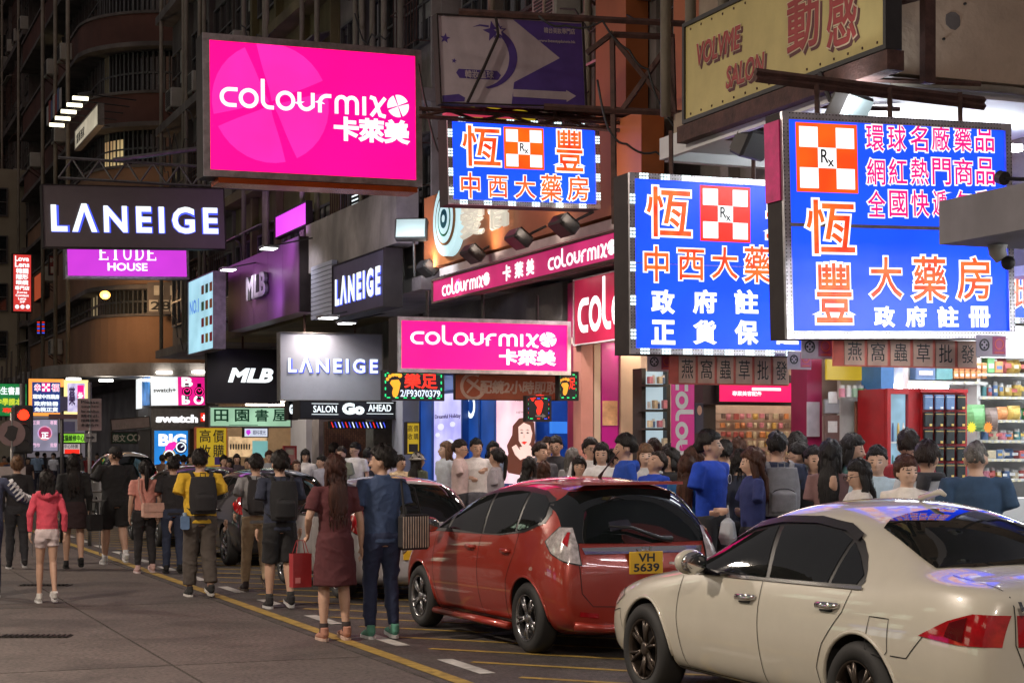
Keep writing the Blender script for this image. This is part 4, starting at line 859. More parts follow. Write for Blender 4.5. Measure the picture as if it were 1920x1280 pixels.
def product(lab, cat, mat, px0, px1, y0, y1, Y, th=.12, group=None, nm='product_box', shape='box', dec=None):
    a = onY(px0, y1, Y); b = onY(px1, y0, Y); c = onY(px0, y0, Y); w = b.x-a.x; h = c.z-a.z
    mb = MB()
    if shape == 'bag':
        n = 7
        for s_ in (0, 1): pass
        vs = []; fs = []
        for j in range(n+1):
            f = j/n; d_ = th*(.5*math.sin(PI*min(1, f*1.15))**.6+.06); 
            vs += [(0, -d_*.2, f*h), (w*.25, -d_, f*h), (w*.75, -d_, f*h), (w, -d_*.2, f*h), (w, .01, f*h), (0, .01, f*h)]
        for j in range(n):
            for q in range(6): fs.append((j*6+q, j*6+(q+1) % 6, j*6+6+(q+1) % 6, j*6+6+q))
        fs.append((0, 5, 4, 3, 2, 1)); fs.append(tuple(n*6+q for q in range(6))); mb.add(vs, fs)
    elif shape == 'jar': mb.tube([(w/2, 0, 0), (w/2, 0, h*.72), (w/2, 0, h*.75)], [w*.46, w*.46, w*.3], seg=10)
    else: mb.bev((0, -th, 0), (w, 0, h), .006)
    o = mb.build(nm, mat, None, (a.x, a.y, a.z)); tag(o, lab, cat, group)
    if shape == 'jar': MB().tube([(w/2, 0, h*.74), (w/2, 0, h)], w*.36, seg=10).build('lid', m_white, o)
    if dec: MB().box((w*.15, -th-.004, h*.3), (w*.85, -th-.001, h*.6)).build('label_band', dec, o)
    return o
P = lambda k, c, r=.4: M(k, tuple(q*.8+.09 for q in c), rough=r, var=.15, scale=20)
pm = [P('pack_red', (.5, .04, .03)), P('pack_cream', (.7, .6, .4)), P('pack_blue', (.03, .13, .35)), P('pack_yellow', (.7, .45, .04)), P('pack_white', (.75, .75, .75)), P('pack_green', (.1, .4, .1)), P('pack_brown', (.12, .05, .03)), P('pack_pink', (.7, .2, .3)), P('pack_orange', (.75, .25, .03)), P('pack_teal', (.05, .3, .33))]
cn = ['red', 'cream', 'blue', 'yellow', 'white', 'green', 'brown', 'pink', 'orange', 'teal']
for i in range(6):
    for j in range(2): product(f'{"upper" if j == 0 else "lower"} orange and cream carton {["at the left end of", "second along", "third along", "fourth along", "fifth along", "at the right end of"][i]} the high white shelf', 'carton', pm[8], 1777+i*10.6, 1786+i*10.6, 683+j*15-2, 697+j*15-2, YW-.2, group='orange cartons on the high white shelf', dec=pm[4])
product('wide blue and white carton on the high shelf, left of the orange cartons', 'carton', pm[2], 1706, 1743, 684, 712, YW-.2, dec=pm[4]); product('dark glass fronted carton between blue and orange cartons on the high shelf', 'carton', pm[9], 1744, 1775, 686, 712, YW-.2)
r = random.Random(5)
rows = ((702, 30), (745, 28), (789, 26), (827, 22), (862, 20), (900, 22))
for ri, (yy, hh) in enumerate(rows):
    x = 1840; i = 0
    while x < 1918:
        w = r.uniform(9, 18); c = r.randrange(10); hgt = hh*r.uniform(.7, 1)
        if ri == 2 and x < 1866: x += w; continue
        product(f'{cn[c]} {"jar" if ri % 2 else "packet"} on the {["top", "second", "third", "fourth", "fifth", "sixth"][ri]} right-hand pharmacy shelf, {["first", "second", "third", "fourth", "fifth", "sixth", "seventh", "eighth", "ninth"][i]} from left', 'jar' if ri % 2 else 'packet', pm[c], x, x+w-1.2, yy-3-hgt, yy-3, YW-.17, group='goods on the right-hand pharmacy shelves', nm='goods_jar' if ri % 2 else 'goods_packet', shape='jar' if ri % 2 else ('bag' if r.random() < .35 else 'box'), dec=pm[[4, 1, 0, 3, 2][(c+i) % 5]])
        x += w; i += 1
product('green snack bag hanging beside the black packs, with a yellow starburst', 'bag', pm[5], 1812, 1846, 758, 808, 16.75, shape='bag', nm='snack_bag'); product('brown snack bag with an orange starburst, right of the green one', 'bag', pm[6], 1847, 1870, 764, 808, 16.75, shape='bag', nm='snack_bag')
product('orange bag on the third pharmacy shelf, right of the brown snack bag', 'bag', pm[8], 1868, 1888, 762, 787, YW-.3, shape='bag', nm='snack_bag'); product('pale orange bag on the third pharmacy shelf near the frame edge', 'bag', pm[3], 1889, 1912, 760, 787, YW-.3, shape='bag', nm='snack_bag')
for x, c, nm in ((1822, E('yellow_star_card', (.9, .8, .05), .6, sample=False), 'yellow'), (1853, E('orange_star_card', (1, .3, .03), .6, sample=False), 'orange')):
    p = onY(x, 801, 16.6); o = MB().poly([((.07 if q % 2 else .045)*math.cos(q*PI/12), (.07 if q % 2 else .045)*math.sin(q*PI/12)) for q in range(24)], 0, .004).build('price_card', c, None, p); tag(o, f'{nm} starburst price card on the snack bags', 'price card')
# red fridge and pack rack
p0 = onY(1664, 1010, 16.5); t = thing('display_fridge', 'red framed glass door drinks fridge beside the black pack rack', 'fridge', (p0.x, 16.5, .135))
w = onY(1727, 0, 16.5).x-p0.x; h = onY(1664, 728, 16.5).z-.135
bx('cabinet', m_redp, t, (0, .06, 0), (w, .6, h)); bx('interior_light', E('fridge_light', (.3, .5, .65), .7, var=.4, scale=3), t, (.05, .045, .1), (w-.18, .056, h-.06))
for a, b in (((0, 0, 0), (.045, .05, h)), ((w-.17, 0, 0), (w, .05, h)), ((.047, 0, h-.06), (w-.172, .05, h)), ((.047, 0, 0), (w-.172, .05, .1))): bx('door_frame', m_redp, t, a, b)
for i in range(5):
    z = .25+i*.36; bx('fridge_shelf', m_white, t, (.05, .012, z), (w-.175, .043, z+.02))
    for j in range(3): MB().tube([(.09+j*.07, .025, z+.02), (.09+j*.07, .025, z+.17), (.09+j*.07, .025, z+.23)], [.016, .016, .008], seg=6).build('bottle', pm[(i*3+j) % 10], t)
t = thing('hanging_rack', 'red topped rack hung with rows of black and blue packs beside the fridge', 'display rack', (onY(1728, 0, 16.45).x, 16.45, .135))
slab('back_panel', m_redp, t, 1729, 1813, 728, 990, 16.47, .3); slab('top_rail', m_redp, t, 1727, 1815, 728, 735, 16.40, .06)
hp = {}
for j in range(8):
    for i in range(4):
        bl = j == 0 and i < 3; a = onY(1731+i*20.5, 768+j*32 if j else 768, 16.42); w = .115; h = .17
        k = 'pk%d' % bl
        if k not in hp: hp[k] = (MB().bev((0, -.03, 0), (w, 0, h), .008).mesh('hanging_pack', pm[2] if bl else M('black_pack', (.02, .025, .028), rough=.25)), MB().box((w*.55, -.034, .01), (w*.85, -.031, .035)).box((0, -.033, h-.03), (w, -.0305, h-.024)).mesh('pack_print', pm[3] if not bl else pm[4]))
        o = ob('hanging_pack', hp[k][0], None, (a.x, a.y, a.z+.0)); ob('pack_print', hp[k][1], o)
        tag(o, f'{"blue" if bl else "black"} pack hanging on the red rack, {["top", "second", "third", "fourth", "fifth", "sixth", "seventh", "lowest"][j]} row, {["first", "second", "third", "last"][i]} column', 'pack', 'packs hanging on the red rack')
# items left of the fridge
for lab, cat, mat, a, b, y0, y1 in (('flat yellow sign box high between the maroon pillar and blue post', 'box', e_yel, 1547, 1620, 668, 712), ('brown and white towel poster hanging under the striped rolls', 'poster', M('poster_brown', (.25, .09, .05)), 1602, 1643, 752, 812), ('smaller grey lettered poster left of the towel poster', 'poster', M('poster_grey', (.25, .25, .27)), 1544, 1572, 748, 775), ('dark towel poster below the grey lettered poster', 'poster', M('poster_dark', (.13, .07, .06)), 1544, 1572, 778, 830), ('green card low beside the blue post', 'card', pm[5], 1612, 1642, 822, 850)):
    o = product(lab, cat, mat, a, b, y0, y1, 17.2, th=.03, nm='wall_'+cat); 
    if 'towel' in lab: 
        w = onY(b, 0, 17.2).x-onY(a, 0, 17.2).x; MB().box((w*.2, -.04, .12), (w*.8, -.032, .25)).build('printed_towel', pm[4], o)
for i in range(6): product(['pink', 'white', 'pale green', 'green', 'rose', 'grey'][i]+' wrapped roll on the lit ledge left of the blue post', 'roll', [pm[7], pm[4], P('pack_mint', (.4, .65, .45)), pm[5], P('pack_rose', (.7, .35, .4)), P('pack_grey', (.4, .4, .4))][i], 1573+i*12, 1584+i*12, 722, 744, 17.1, nm='wrapped_roll', shape='jar')
boxo('light_tube', e_tube, ph, (.55, 3.95, 2.35), (1.35, 4.0, 2.39))
# beauty shop
sh = shop('pink beauty shop with magenta door and slatted display wall', 17.75, 24.9, 3.4, depth=4.5, wall=m_slat, tubes=4, tube=e_tubew, top=4.35, fascia=m_mar)
for nm, mt, a, b, Y in (('pillar', m_pinkc, 1090, 1112, 24.2), ('pillar', m_cream, 1114, 1126, 24.22), ('magenta_door', m_mag, 1128, 1160, 24.25), ('pillar', m_cream, 1164, 1201, 24.2), ('dark_jamb', m_dark, 1203, 1211, 23.0), ('dark_jamb', m_dark, 1250, 1257, 23.0), ('dark_jamb', m_dark, 1318, 1342, 21.4), ('maroon_post', m_mar, 1079, 1089, 24.6)):
    slab(nm, mt, sh, a, b, 640 if nm != 'dark_jamb' else 690, 1000, Y, .3)
slab('door_poster', M('peach_print', (.8, .4, .2), rough=.5, var=.4, scale=5), sh, 1130, 1158, 751, 797, 24.235, .012)
slab('fascia_box', M('dark_fascia', (.03, .02, .03)), sh, 1318, 1512, 700, 758, 21.3, .2)
for y in (722, 769, 804, 840): slab('shelf', m_black, sh, 1210, 1250, y-2, y+2, 22.8, .3)
slab('lit_back', E('cool_backlight', (.45, .58, .65), .85), sh, 1211, 1250, 695, 900, 23.12, .03)
for j, y in enumerate((719, 766, 801, 837)):
    for i in range(4):
        product(f'{["pink", "white", "cream", "blue"][(i+j) % 4]} cosmetics bottle, {["first", "second", "third", "fourth"][i]} on the {["top", "second", "third", "lowest"][j]} lit shelf by the pink banner', 'cosmetics', [pm[7], pm[4], pm[1], pm[2]][(i+j) % 4], 1213+i*9, 1220+i*9, y-13-3*(i % 2), y, 22.9, th=.08, group='cosmetics on the lit shelf unit', nm='cosmetics_bottle', shape='jar' if (i+j) % 2 else 'box')
s = Sign('hot pink inner shop sign with small white characters', 'perp', 1347, 1484, 716, 752, d=24, th=.06, face=E('hot_pink_inner', 'f8085f', 1.1), rim=.01); s.text('專業美容配件', (1372, 733, 1427, 742), e_cool, fat=.02); s.rect((1409, 727, 1463, 732), e_white); s.text('COSMETICS ACCESSORIES', (1411, 728.4, 1461, 731), e_magt, fat=.0, y=-.02)
s = Sign('vertical pink banner with white outlined rounded word reading downwards', 'perp', 1258, 1301, 706, 870, d=20.8, th=.03, face=M('pink_banner', (.75, .03, .3), rough=.4, var=.06), rim=.005, nocase=True, name='vertical_banner', cat='banner')
mb = MB(); H = s.h*1.6; logo_word(mb, 0, s.w*.2, H, s.w*.95, y=0, w=.3, emblem=False); v = [(x, y, z) for x, y, z in mb.v]; mb.v = [(z*1.0, -.02+y, s.h-.0-x) for x, y, z in v if True]
mb2 = MB(); keep = set()
for f in mb.f:
    if all(mb.v[i][2] > .01 for i in f): o_ = len(mb2.v); mb2.v += [mb.v[i] for i in f]; mb2.f.append(tuple(range(o_, o_+len(f)))); mb2.m.append(0)
mb2.build('lettering', m_white, s.root)
s = Sign('portrait photo poster of a man on the dark jamb right of the pink banner', 'perp', 1303, 1318, 755, 812, d=21.5, th=.02, face=M('poster_night', (.06, .07, .1)), nocase=True, name='poster', cat='poster'); bx('panel', M('poster_blue', (.03, .05, .15)), s.root, (0, -.011, s.h*.0), (s.w, .01, s.h)); q = s.box(1306, 760, 1315, 778); MB().ell(((q[0]+q[2])/2, -.016, (q[1]+q[3])/2), ((q[2]-q[0])/2, .006, (q[3]-q[1])/2)).build('printed_face', M('print_skin', (.6, .4, .3)), s.root)
# slat wall goods
wl = thing('slat_wall', 'cream slatted display wall with rows of hanging accessories inside the beauty shop', 'display wall', onY(1342, 900, 22.6)); o = wl.location
bx('back_panel', m_slat, wl, (0, .02, -.3), (1.35, .1, 1.1)); 
for j in range(12): boxo('slat', m_slat, wl, (0, -.0, -.28+j*.115), (1.35, .019, -.18+j*.115))
r = random.Random(9)
for j in range(5):
    for i in range(12):
        c = r.choice([0, 0, 1, 6, 8, 7, 1]) if i < 4 else r.choice([1, 3, 6, 8, 1, 7]); x = 1352+i*12+r.uniform(-2, 2); y = 775+j*17
        product(f'{cn[c]} hair accessory card on the slatted wall, {["top", "second", "third", "fourth", "lowest"][j]} row, {["first", "second", "third", "fourth", "fifth", "sixth", "seventh", "eighth", "ninth", "tenth", "eleventh", "last"][i]} from the left', 'accessory', pm[c], x, x+r.uniform(6, 9), y, y+r.uniform(8, 13), 22.56, th=.03, group='accessory cards on the slatted wall', nm='accessory_card', shape='bag' if i % 2 else 'box')
# soffits and downlights
cnp = thing('shop_canopy', 'flat pale canopy over the pavement behind the long pink fascia', 'canopy', (9.1, 18.9, 4.46)); bx('soffit', M('pinkish_soffit', (.6, .5, .5), rough=.5), cnp, (0.03, 0, 0), (2.6, 6.7, .12))
for i in range(4): MB().tube([(1.2, 1+i*1.6, -.03), (1.2, 1+i*1.6, 0)], .1, seg=12).build('downlight', e_dl, cnp)
for i in range(5):
    x = 1092+i*11+(10 if i > 1 else 0); p = onY(x, 655-(i % 2)*5, 24.3); o = MB().poly([(a*.0045, -b*.0045) for a, b in star(0, 0, 12)], 0, .01).box((-.003, 0, .05), (.003, .003, .3)).build('hanging_star', m_white, None, p); tag(o, ['leftmost', 'second', 'third (bluish)', 'fourth', 'rightmost'][i]+' of five small stars strung over the magenta doorway', 'star', 'stars strung over the magenta doorway')
# floodlights on the canopy
def flood(lab, px, py, d, rz, tilt, lit, sz=.3, arm=(0, 0, .5)):
    t = thing('floodlight', lab, 'floodlight', at(px, py, d), rz, 'floodlights over the shop canopies'); hd = ob('lamp_head', MB().bev((-sz*.75, -.06, -sz*.5), (sz*.75, .08, sz*.5), .02).mesh('lamp_head', m_dark), t, rot=(tilt, 0, 0))
    MB().box((-sz*.66, -.066, -sz*.42), (sz*.66, -.0605, sz*.42)).build('lens', lit, hd); MB().tube([(0, .06, 0), (0, .2, .1), Vector((0, .2, .1))+Vector(arm)], .02, seg=6).build('arm', m_dark, t)
    for i in range(4): boxo('fin', m_dark, hd, (-sz*.6+i*sz*.35, .08, -sz*.4), (-sz*.6+i*sz*.35+.03, .12, sz*.4))
e_fl = E('floodlight_lens', (.6, .75, .78), .5)
flood('tilted square floodlight with pale lens above the dark violet fascia', 771, 430, 27, -.5, -.25, e_fl, .34, (0, .1, -.8))
for i, (x, y) in enumerate(((527*0+885, 478), (971, 450), (1056, 425), (800, 505))): flood(['second', 'third', 'rightmost', 'leftmost'][i]+' of the four dark box floodlights along the long pink fascia', x, y, [25, 22.8, 21, 27.5][i], -PI/2, .9, m_glassd if 'm_glassd' in globals() else m_dark, .26, (0, .2, .1))
for i, (x, y, d) in enumerate(((1412, 270, 16.5), (1596, 205, 14.6), (1490, 215, 16.0))): flood(['left grey floodlight hanging under the white soffit', 'right grey floodlight under the white soffit above the largest pharmacy sign', 'middle grey floodlight under the white soffit behind the rusty beam'][i], x, y, d, 0.5, .5, e_fl if i == 1 else m_dark, .28, (0, .1, .25))
for i in range(2): 
    o = boxo('light_tube', e_tube, b1, (.1+i*.6, .9+i*1.5, 4.56), (2.1+i*.6, .98+i*1.5, 4.62))
def glow(px, py, d, e, col, aim, size=2.4, lab='light'):
    l = bpy.data.lights.new(lab, 'SPOT'); l.energy = e; l.color = col; l.spot_size = size; l.spot_blend = 1; l.shadow_soft_size = .12; o = bpy.data.objects.new('lamp_light', l); COL.objects.link(o); o.location = at(px, py, d); o.rotation_euler = Vector(aim).to_track_quat('-Z', 'Y').to_euler(); return o
for x, y, d in ((800, 500, 27.3), (885, 470, 24.8), (971, 443, 22.6), (1056, 416, 20.8)): glow(x, y, d, 70, (1, .85, .7), (.6, 0, .8))
glow(771, 436, 26.2, 120, (.85, .95, 1), (.25, .7, -.5)); glow(1596, 215, 14.3, 60, (.9, .95, 1), (.1, .3, .9))
# tags along the shelf edges
mb = MB()
for yy in (702, 745, 789, 827, 862, 900, 716):
    for i in range(7):
        q = onY((1842 if yy != 716 else 1708)+i*(11 if yy != 716 else 20), yy+1, YW-.345); mb.box((q.x, q.y-.004, q.z-.012), (q.x+.045, q.y, q.z+.014))
stuff(mb.build('price_tag', M('tag_paper', (.75, .7, .5), rough=.6, var=.3, scale=30), ph, tuple(-v for v in ph.location)))
for i in range(4):
    l = bpy.data.lights.new('downlight', 'SPOT'); l.energy = 190; l.color = (1, .9, .85); l.spot_size = 2.5; l.spot_blend = 1; l.shadow_soft_size = .1; o = bpy.data.objects.new('lamp_light', l); COL.objects.link(o); o.location = (9.1+1.2, 18.9+1+i*1.6, 4.38)  # spots added below the canopy discs to brighten the crowd
for x, y in ((9.0, 27.0), (9.6, 30.5), (9.2, 35.5), (9.2, 41), (9.3, 47), (9.6, 17.6)):
    l = bpy.data.lights.new('downlight', 'SPOT'); l.energy = 170; l.color = (1, .85, .75); l.spot_size = 2.6; l.spot_blend = 1; l.shadow_soft_size = .1; o = bpy.data.objects.new('lamp_light', l); COL.objects.link(o); o.location = (x, y-2.6, 4.3)  # spots added under the canopies without fittings, to brighten the crowd
# optician
op = shop('blue fronted optician with tall lit posters', 25.1, 31.8, 3.2, depth=3.5, wall=m_bluew, tubes=3, top=4.4)
slab('blue_glow_panel', E('blue_glow', (.05, .25, .9), .8), op, 1035, 1072, 790, 812, 25.6, .1)
def poster(lab, px0, px1, y0, y1, X, face): return Sign(lab, 'par', px0, px1, y0, y1, X=X, th=.1, face=face, case=m_bluew, rim=.06, name='lit_poster', cat='poster')
s = poster('lilac lit poster with pale bubbles on the optician front', 815, 868, 740, 900, 10.9, E('lilac_poster', (.42, .4, .9), .9, col2=(.75, .72, 1), scale=1.6))
s.text('Dreamful Holiday', (817, 776, 865, 786), m_purp, fat=.01)
mb = MB(); 
for x, y, r_ in ((828, 800, 6), (850, 795, 5), (822, 815, 4), (845, 830, 7), (858, 848, 5)): q = s.box(x-r_, y-r_, x+r_, y+r_); mb.ell(((q[0]+q[2])/2, -.016, (q[1]+q[3])/2), ((q[2]-q[0])/2, .003, (q[3]-q[1])/2), 12, 6)
mb.build('printed_bubble', E('bubble_print', (.85, .85, 1), .9, sample=False), s.root)
s = poster('pale pink lit poster of a long haired woman with red lips', 932, 1007, 735, 905, 10.9, E('pink_poster', (.85, .5, .6), 1.0, col2=(1, .85, .9), scale=1.2))
e_hair = E('print_hair', (.13, .035, .02), .9, sample=False); e_skin = E('print_skin_lit', (.95, .68, .6), .95, sample=False)
s.poly([(975, 784), (990, 782), (1003, 792), (1005, 820), (1002, 850), (1004, 880), (975, 890), (955, 886), (948, 870), (955, 850), (952, 835), (962, 815), (963, 798)], e_hair, y=-.016)
s.poly([(974, 800), (984, 792), (996, 797), (1000, 812), (997, 828), (990, 840), (982, 838), (975, 826)], e_skin, y=-.021)
s.poly([(976, 838), (996, 834), (1005, 850), (1006, 903), (975, 903), (985, 860)], e_skin, y=-.0205)
s.poly([(962, 838), (970, 833), (976, 842), (984, 846), (986, 858), (978, 862), (968, 852)], e_skin, y=-.024)
s.poly([(980, 829), (985, 827), (991, 828), (986, 833)], e_red, y=-.026)
for x in (978, 989): s.poly([(x, 811), (x+3, 809.5), (x+6, 811), (x+3, 812.5)], m_ink, y=-.026); s.poly([(x-1, 806), (x+3, 804.5), (x+6.5, 806), (x+3, 806)], e_hair, y=-.026)
s.poly([(985, 812), (987, 820), (984, 821)], E('print_shade', (.8, .5, .42), .9, sample=False), y=-.025)
s.text('六色水潤立體', (967, 741, 1005, 752), m_grey, fat=.0); s.text('NEW LAYER', (970, 770, 1003, 774), m_grey, fat=.0)
for i, (a, b) in enumerate(((872, 900), (903, 930), (790, 812))): 
    s = Sign(['blue glazed shop panel right of the lilac poster', 'blue glazed shop panel left of the pink poster', 'deep blue shop panel at the left end of the optician front'][i], 'par', a, b, 745, 1000, X=11.0, th=.05, face=E('blue_panel_lit', (.01, .07, .35), .55, var=.4), case=m_bluew, rim=.03, name='shop_front_board', cat='board')
    if i == 0: q = s.box(876, 754, 892, 768); mb = MB(); mb.stroke(arc((q[0]+q[2])/2, (q[1]+q[3])/2, abs(q[2]-q[0])/2.4, 0, 361, 14), .08, -.016); mb.build('printed_ring', e_cool, s.root)
# salon
sa = shop('hair salon with brown brick inner wall and striped barber light', 32.0, 39.8, 3.1, depth=3.0, wall=M('salon_wall', (.12, .1, .09)), tubes=2, tube=E('dim_tube', (1, .85, .7), 3), top=4.4)
slab('brick_panel', m_brk, sa, 608, 700, 790, 980, 37.5, .1)
s = Sign('barber light bar of slanting red, white and blue stripes over the salon door', 'perp', 618, 722, 790, 802, d=34.5, th=.08, face=m_blk, rim=.01, name='barber_light', cat='sign light')
mb = [MB(), MB(), MB()]; n = 16
for i in range(n): x = s.w*(i+.3)/n; mb[(0, 1, 2, 1)[i % 4]].poly([(x, s.h*.95), (x+s.w*.28/n, s.h*.95), (x+s.w*.9/n, s.h*.05), (x+s.w*.6/n, s.h*.05)], -.016, .003)
for b_, mt in zip(mb, (e_red, e_halo, e_cool)): b_.build('stripe', mt, s.root)
for lab, mt, a, b, X in (('white painted pillar between the bookshop box and salon', m_white, 545, 574, 10.6), ('grey pillar at the left side of the salon', m_grey, 585, 598, 10.6), ('pale metal pillar right of the salon door', m_steel, 686, 700, 10.7), ('dark blue grey pillar left of the narrow yellow sign', m_lg, 735, 755, 10.7)):
    p = onX(a, 1000, X); q = onX(b, 1000, X); t = thing('pillar', lab, 'pillar', (X, q.y, .12)); bx('shaft', mt, t, (0, 0, 0), (.5, p.y-q.y, 3.0)); bx('capital', mt, t, (-.03, -.03, 3.0), (.53, p.y-q.y+.03, 3.12))
bk = shop('warmly lit bookshop entrance below the pale green box sign', 40.0, 50.3, 3.1, depth=3.2, wall=M('warm_wall', (.5, .38, .26)), tubes=3, tube=e_tubew, top=4.4)
slab('lit_shelf', E('warm_shelf', (.75, .5, .27), .8, var=.3, scale=6), bk, 430, 500, 818, 856, 48.6, .1); slab('teal_panel', E('teal_panel', (.2, .5, .5), .7, sample=False), bk, 474, 502, 826, 858, 46, .05)
for i in range(8): slab('bottle_row', m_ink, bk, 432+i*5, 434+i*5, 832, 842, 48.5, .05)
# red framed notice
s = Sign('red framed notice board beside the white painted pillar', 'perp', 533, 553, 838, 868, d=36, th=.04, face=M('notice_pink', (.5, .25, .25)), case=m_redp, rim=.03, name='notice_board', cat='notice board'); s.rect((536, 842, 550, 852), m_paper)
# watch shop on the rounded corner
s = Sign('bright white and pink lightbox of the watch shop on the corner', 'perp', 283, 384, 704, 760, d=54.2, yr=759, th=2.2, face=E('white_lightbox_big', (.92, .97, .98), 1.0), rim=.04, case=m_steel)
s.rect((334, 705, 384, 760), E('pink_half', 'e81a8a', 1.0)); s.text('swatch+', (288, 727, 330, 735), m_steel, fat=.03); s.text('B', (341, 707, 362, 725), e_white, y=-.018, fat=.045); s.text('B', (341, 741, 356, 758), e_white, y=-.018, fat=.045); s.text('O', (363, 741, 382, 758), e_white, y=-.018, fat=.045)
for x in (351, 374):
    mb = MB(); q = s.box(x-9, 724, x+9, 744); cx, cz, rr = (q[0]+q[2])/2, (q[1]+q[3])/2, (q[3]-q[1])/2*.95; mb.poly(arc(cx, cz, rr, 0, 345, 20), -.022, .003); mb.box((cx-rr*.4, -.021, cz-rr*1.6), (cx+rr*.4, -.019, cz+rr*1.6)); mb.build('printed_watch', m_ink, s.root); mb = MB(); mb.stroke(arc(cx, cz, rr*.75, 0, 361, 18), .02, -.026); mb.stroke([(cx, cz), (cx+rr*.4, cz+rr*.3)], .02, -.026); mb.stroke([(cx, cz), (cx-rr*.3, cz+rr*.3)], .02, -.026); mb.build('watch_hand', e_pink2, s.root)
p = Sign('blue and white side face of the watch shop lightbox', 'par', 256, 281, 703, 762, X=s.o.x-.06, th=.02, nocase=True, face=E('blue_side', (.05, .2, .5), .9, var=.5, scale=2)); p.rect((256, 703, 267, 766), MATS['white_lightbox_big'])
s = Sign('brushed metal fascia with white lit watch brand word below the corner lightbox', 'perp', 283, 386, 764, 803, d=54.1, th=.5, face=None, case=m_steel, rim=.0); s.text('swatch', (292, 777, 371, 792), e_white, y=-.02, fat=.05); s.rect((376, 774, 387, 790), e_red, y=-.02); s.rect((378, 781, 386, 783.5), e_white, y=-.024); s.rect((380.8, 777, 383.2, 788), e_white, y=-.025)
s = Sign('metal fascia side with smaller brand word turned to the main street', 'par', 258, 281, 766, 806, X=9.9, th=.05, face=None, case=m_steel, rim=0); s.text('swatch+', (262, 780, 278, 790), e_white, y=-.02, fat=.045)
s = Sign('sky blue watch advertisement board with two wrist watches', 'perp', 289, 352, 807, 890, d=54, th=.1, face=E('sky_blue_board', (.02, .25, .75), .95, var=.1), rim=.06, case=m_steel)
s.text('BIG', (297, 813, 349, 836), e_white, y=-.018, fat=.05)
for x, y, c in ((339, 838, m_purp), (317, 853, e_yel)):
    mb = MB(); q = s.box(x-10, y-12, x+10, y+12); cx, cz, rr = (q[0]+q[2])/2, (q[1]+q[3])/2, (q[3]-q[1])/2; mb.poly(arc(cx, cz, rr, 0, 345, 20), -.022, .003); mb.build('printed_watch', c, s.root); mb = MB(); mb.stroke(arc(cx, cz, rr*.72, 0, 361, 18), .04, -.026); mb.stroke([(cx, cz), (cx+rr*.4, cz+rr*.3)], .03, -.026); mb.build('watch_hand', e_cool, s.root)
s.poly([(310, 838), (316, 830), (328, 827), (332, 833), (322, 845), (310, 848)], e_pink2, y=-.024)
t = thing('shop_unit', 'dim ground floor of the rounded corner building behind the watch boards', 'shop', (9.95, 54.9, 0)); bx('wall', M('metal_clad', (.2, .19, .19), rough=.3, metal=.6), t, (0, 0, .1), (10, 2, 4.0)); bx('lit_window', e_warmwin, t, (2.6, -.03, .6), (5, -.002, 2.4)); bx('wall', m_dkgrey, t, (.6, 2.01, .1), (5, 18, 4.0))
cn2 = thing('hanging_lamp_row', 'row of flat lit lamps under the corner canopy', 'lamp', (7.2, 54, 3.9))
for i in range(4): MB().tube([(.3+i*1.1, .2+(i % 2)*.8, .0), (.3+i*1.1, .2+(i % 2)*.8, .06)], .22, seg=12).build('lamp_disc', e_dl, cn2)
for i, (x, y) in enumerate(((308, 700), (375, 699))):
    p = at(x, y, 53.6); o = MB().tube([(0, 0, 0), (0, 0, .06)], .25, seg=12).build('downlight', e_dl, None, p); tag(o, ['left', 'right'][i]+' bright disc lamp above the watch shop lightbox', 'lamp')
# spot lamps on the purple fascia and grey panel
e_sp = E('white_spot', (.95, .95, 1), 8)
def spot(lab, px, py, d, dx=-.1, pw=25, aim=(0.6, 0, -.5), col=(.9, .85, 1)):
    p = at(px, py, d); t = thing('arm_lamp', lab, 'lamp', p); MB().bev((-.16, -.2, 0), (.16, .2, .05), .01).build('lamp_head', m_steel, t); MB().box((-.13, -.17, -.012), (.13, .17, -.001)).build('bulb', e_sp, t); MB().bar((.0, 0, .04), (.9, .0, .25), .02).build('arm', m_dark, t)
    l = bpy.data.lights.new('spot', 'SPOT'); l.energy = pw; l.color = col; l.spot_size = 2.0; l.spot_blend = .8; l.shadow_soft_size = .1; o = bpy.data.objects.new('lamp_light', l); COL.objects.link(o); o.parent = t; o.location = (0, 0, -.03); o.rotation_euler = Vector(aim).to_track_quat('-Z', 'Y').to_euler()
spot('left arm lamp shining on the purple metal fascia', 428, 506, 36.5, pw=60); spot('right arm lamp shining on the purple metal fascia', 504, 466, 33.0, pw=60)
spot('arm lamp left of the dark violet fascia', 615, 596, 30.5, pw=40); spot('lamp washing the top of the grey lit panel', 650, 606, 33.4, aim=(0, .35, -.9), pw=34, col=(.75, 1, .95))
p = at(197, 553, 53.5); t = thing('wall_lamp', 'small amber lamp on the rounded corner by the phone number strip', 'lamp', p); MB().ell((0, 0, 0), (.16, .16, .13), 12, 8).build('lamp_head', E('amber_lamp', (1, .45, .08), 5, sample=False), t)
l = bpy.data.lights.new('lamp', 'POINT'); l.energy = 120; l.color = (1, .6, .3); l.shadow_soft_size = .15; o = bpy.data.objects.new('lamp_light', l); COL.objects.link(o); o.parent = t; o.location = (0, -.3, -.1)
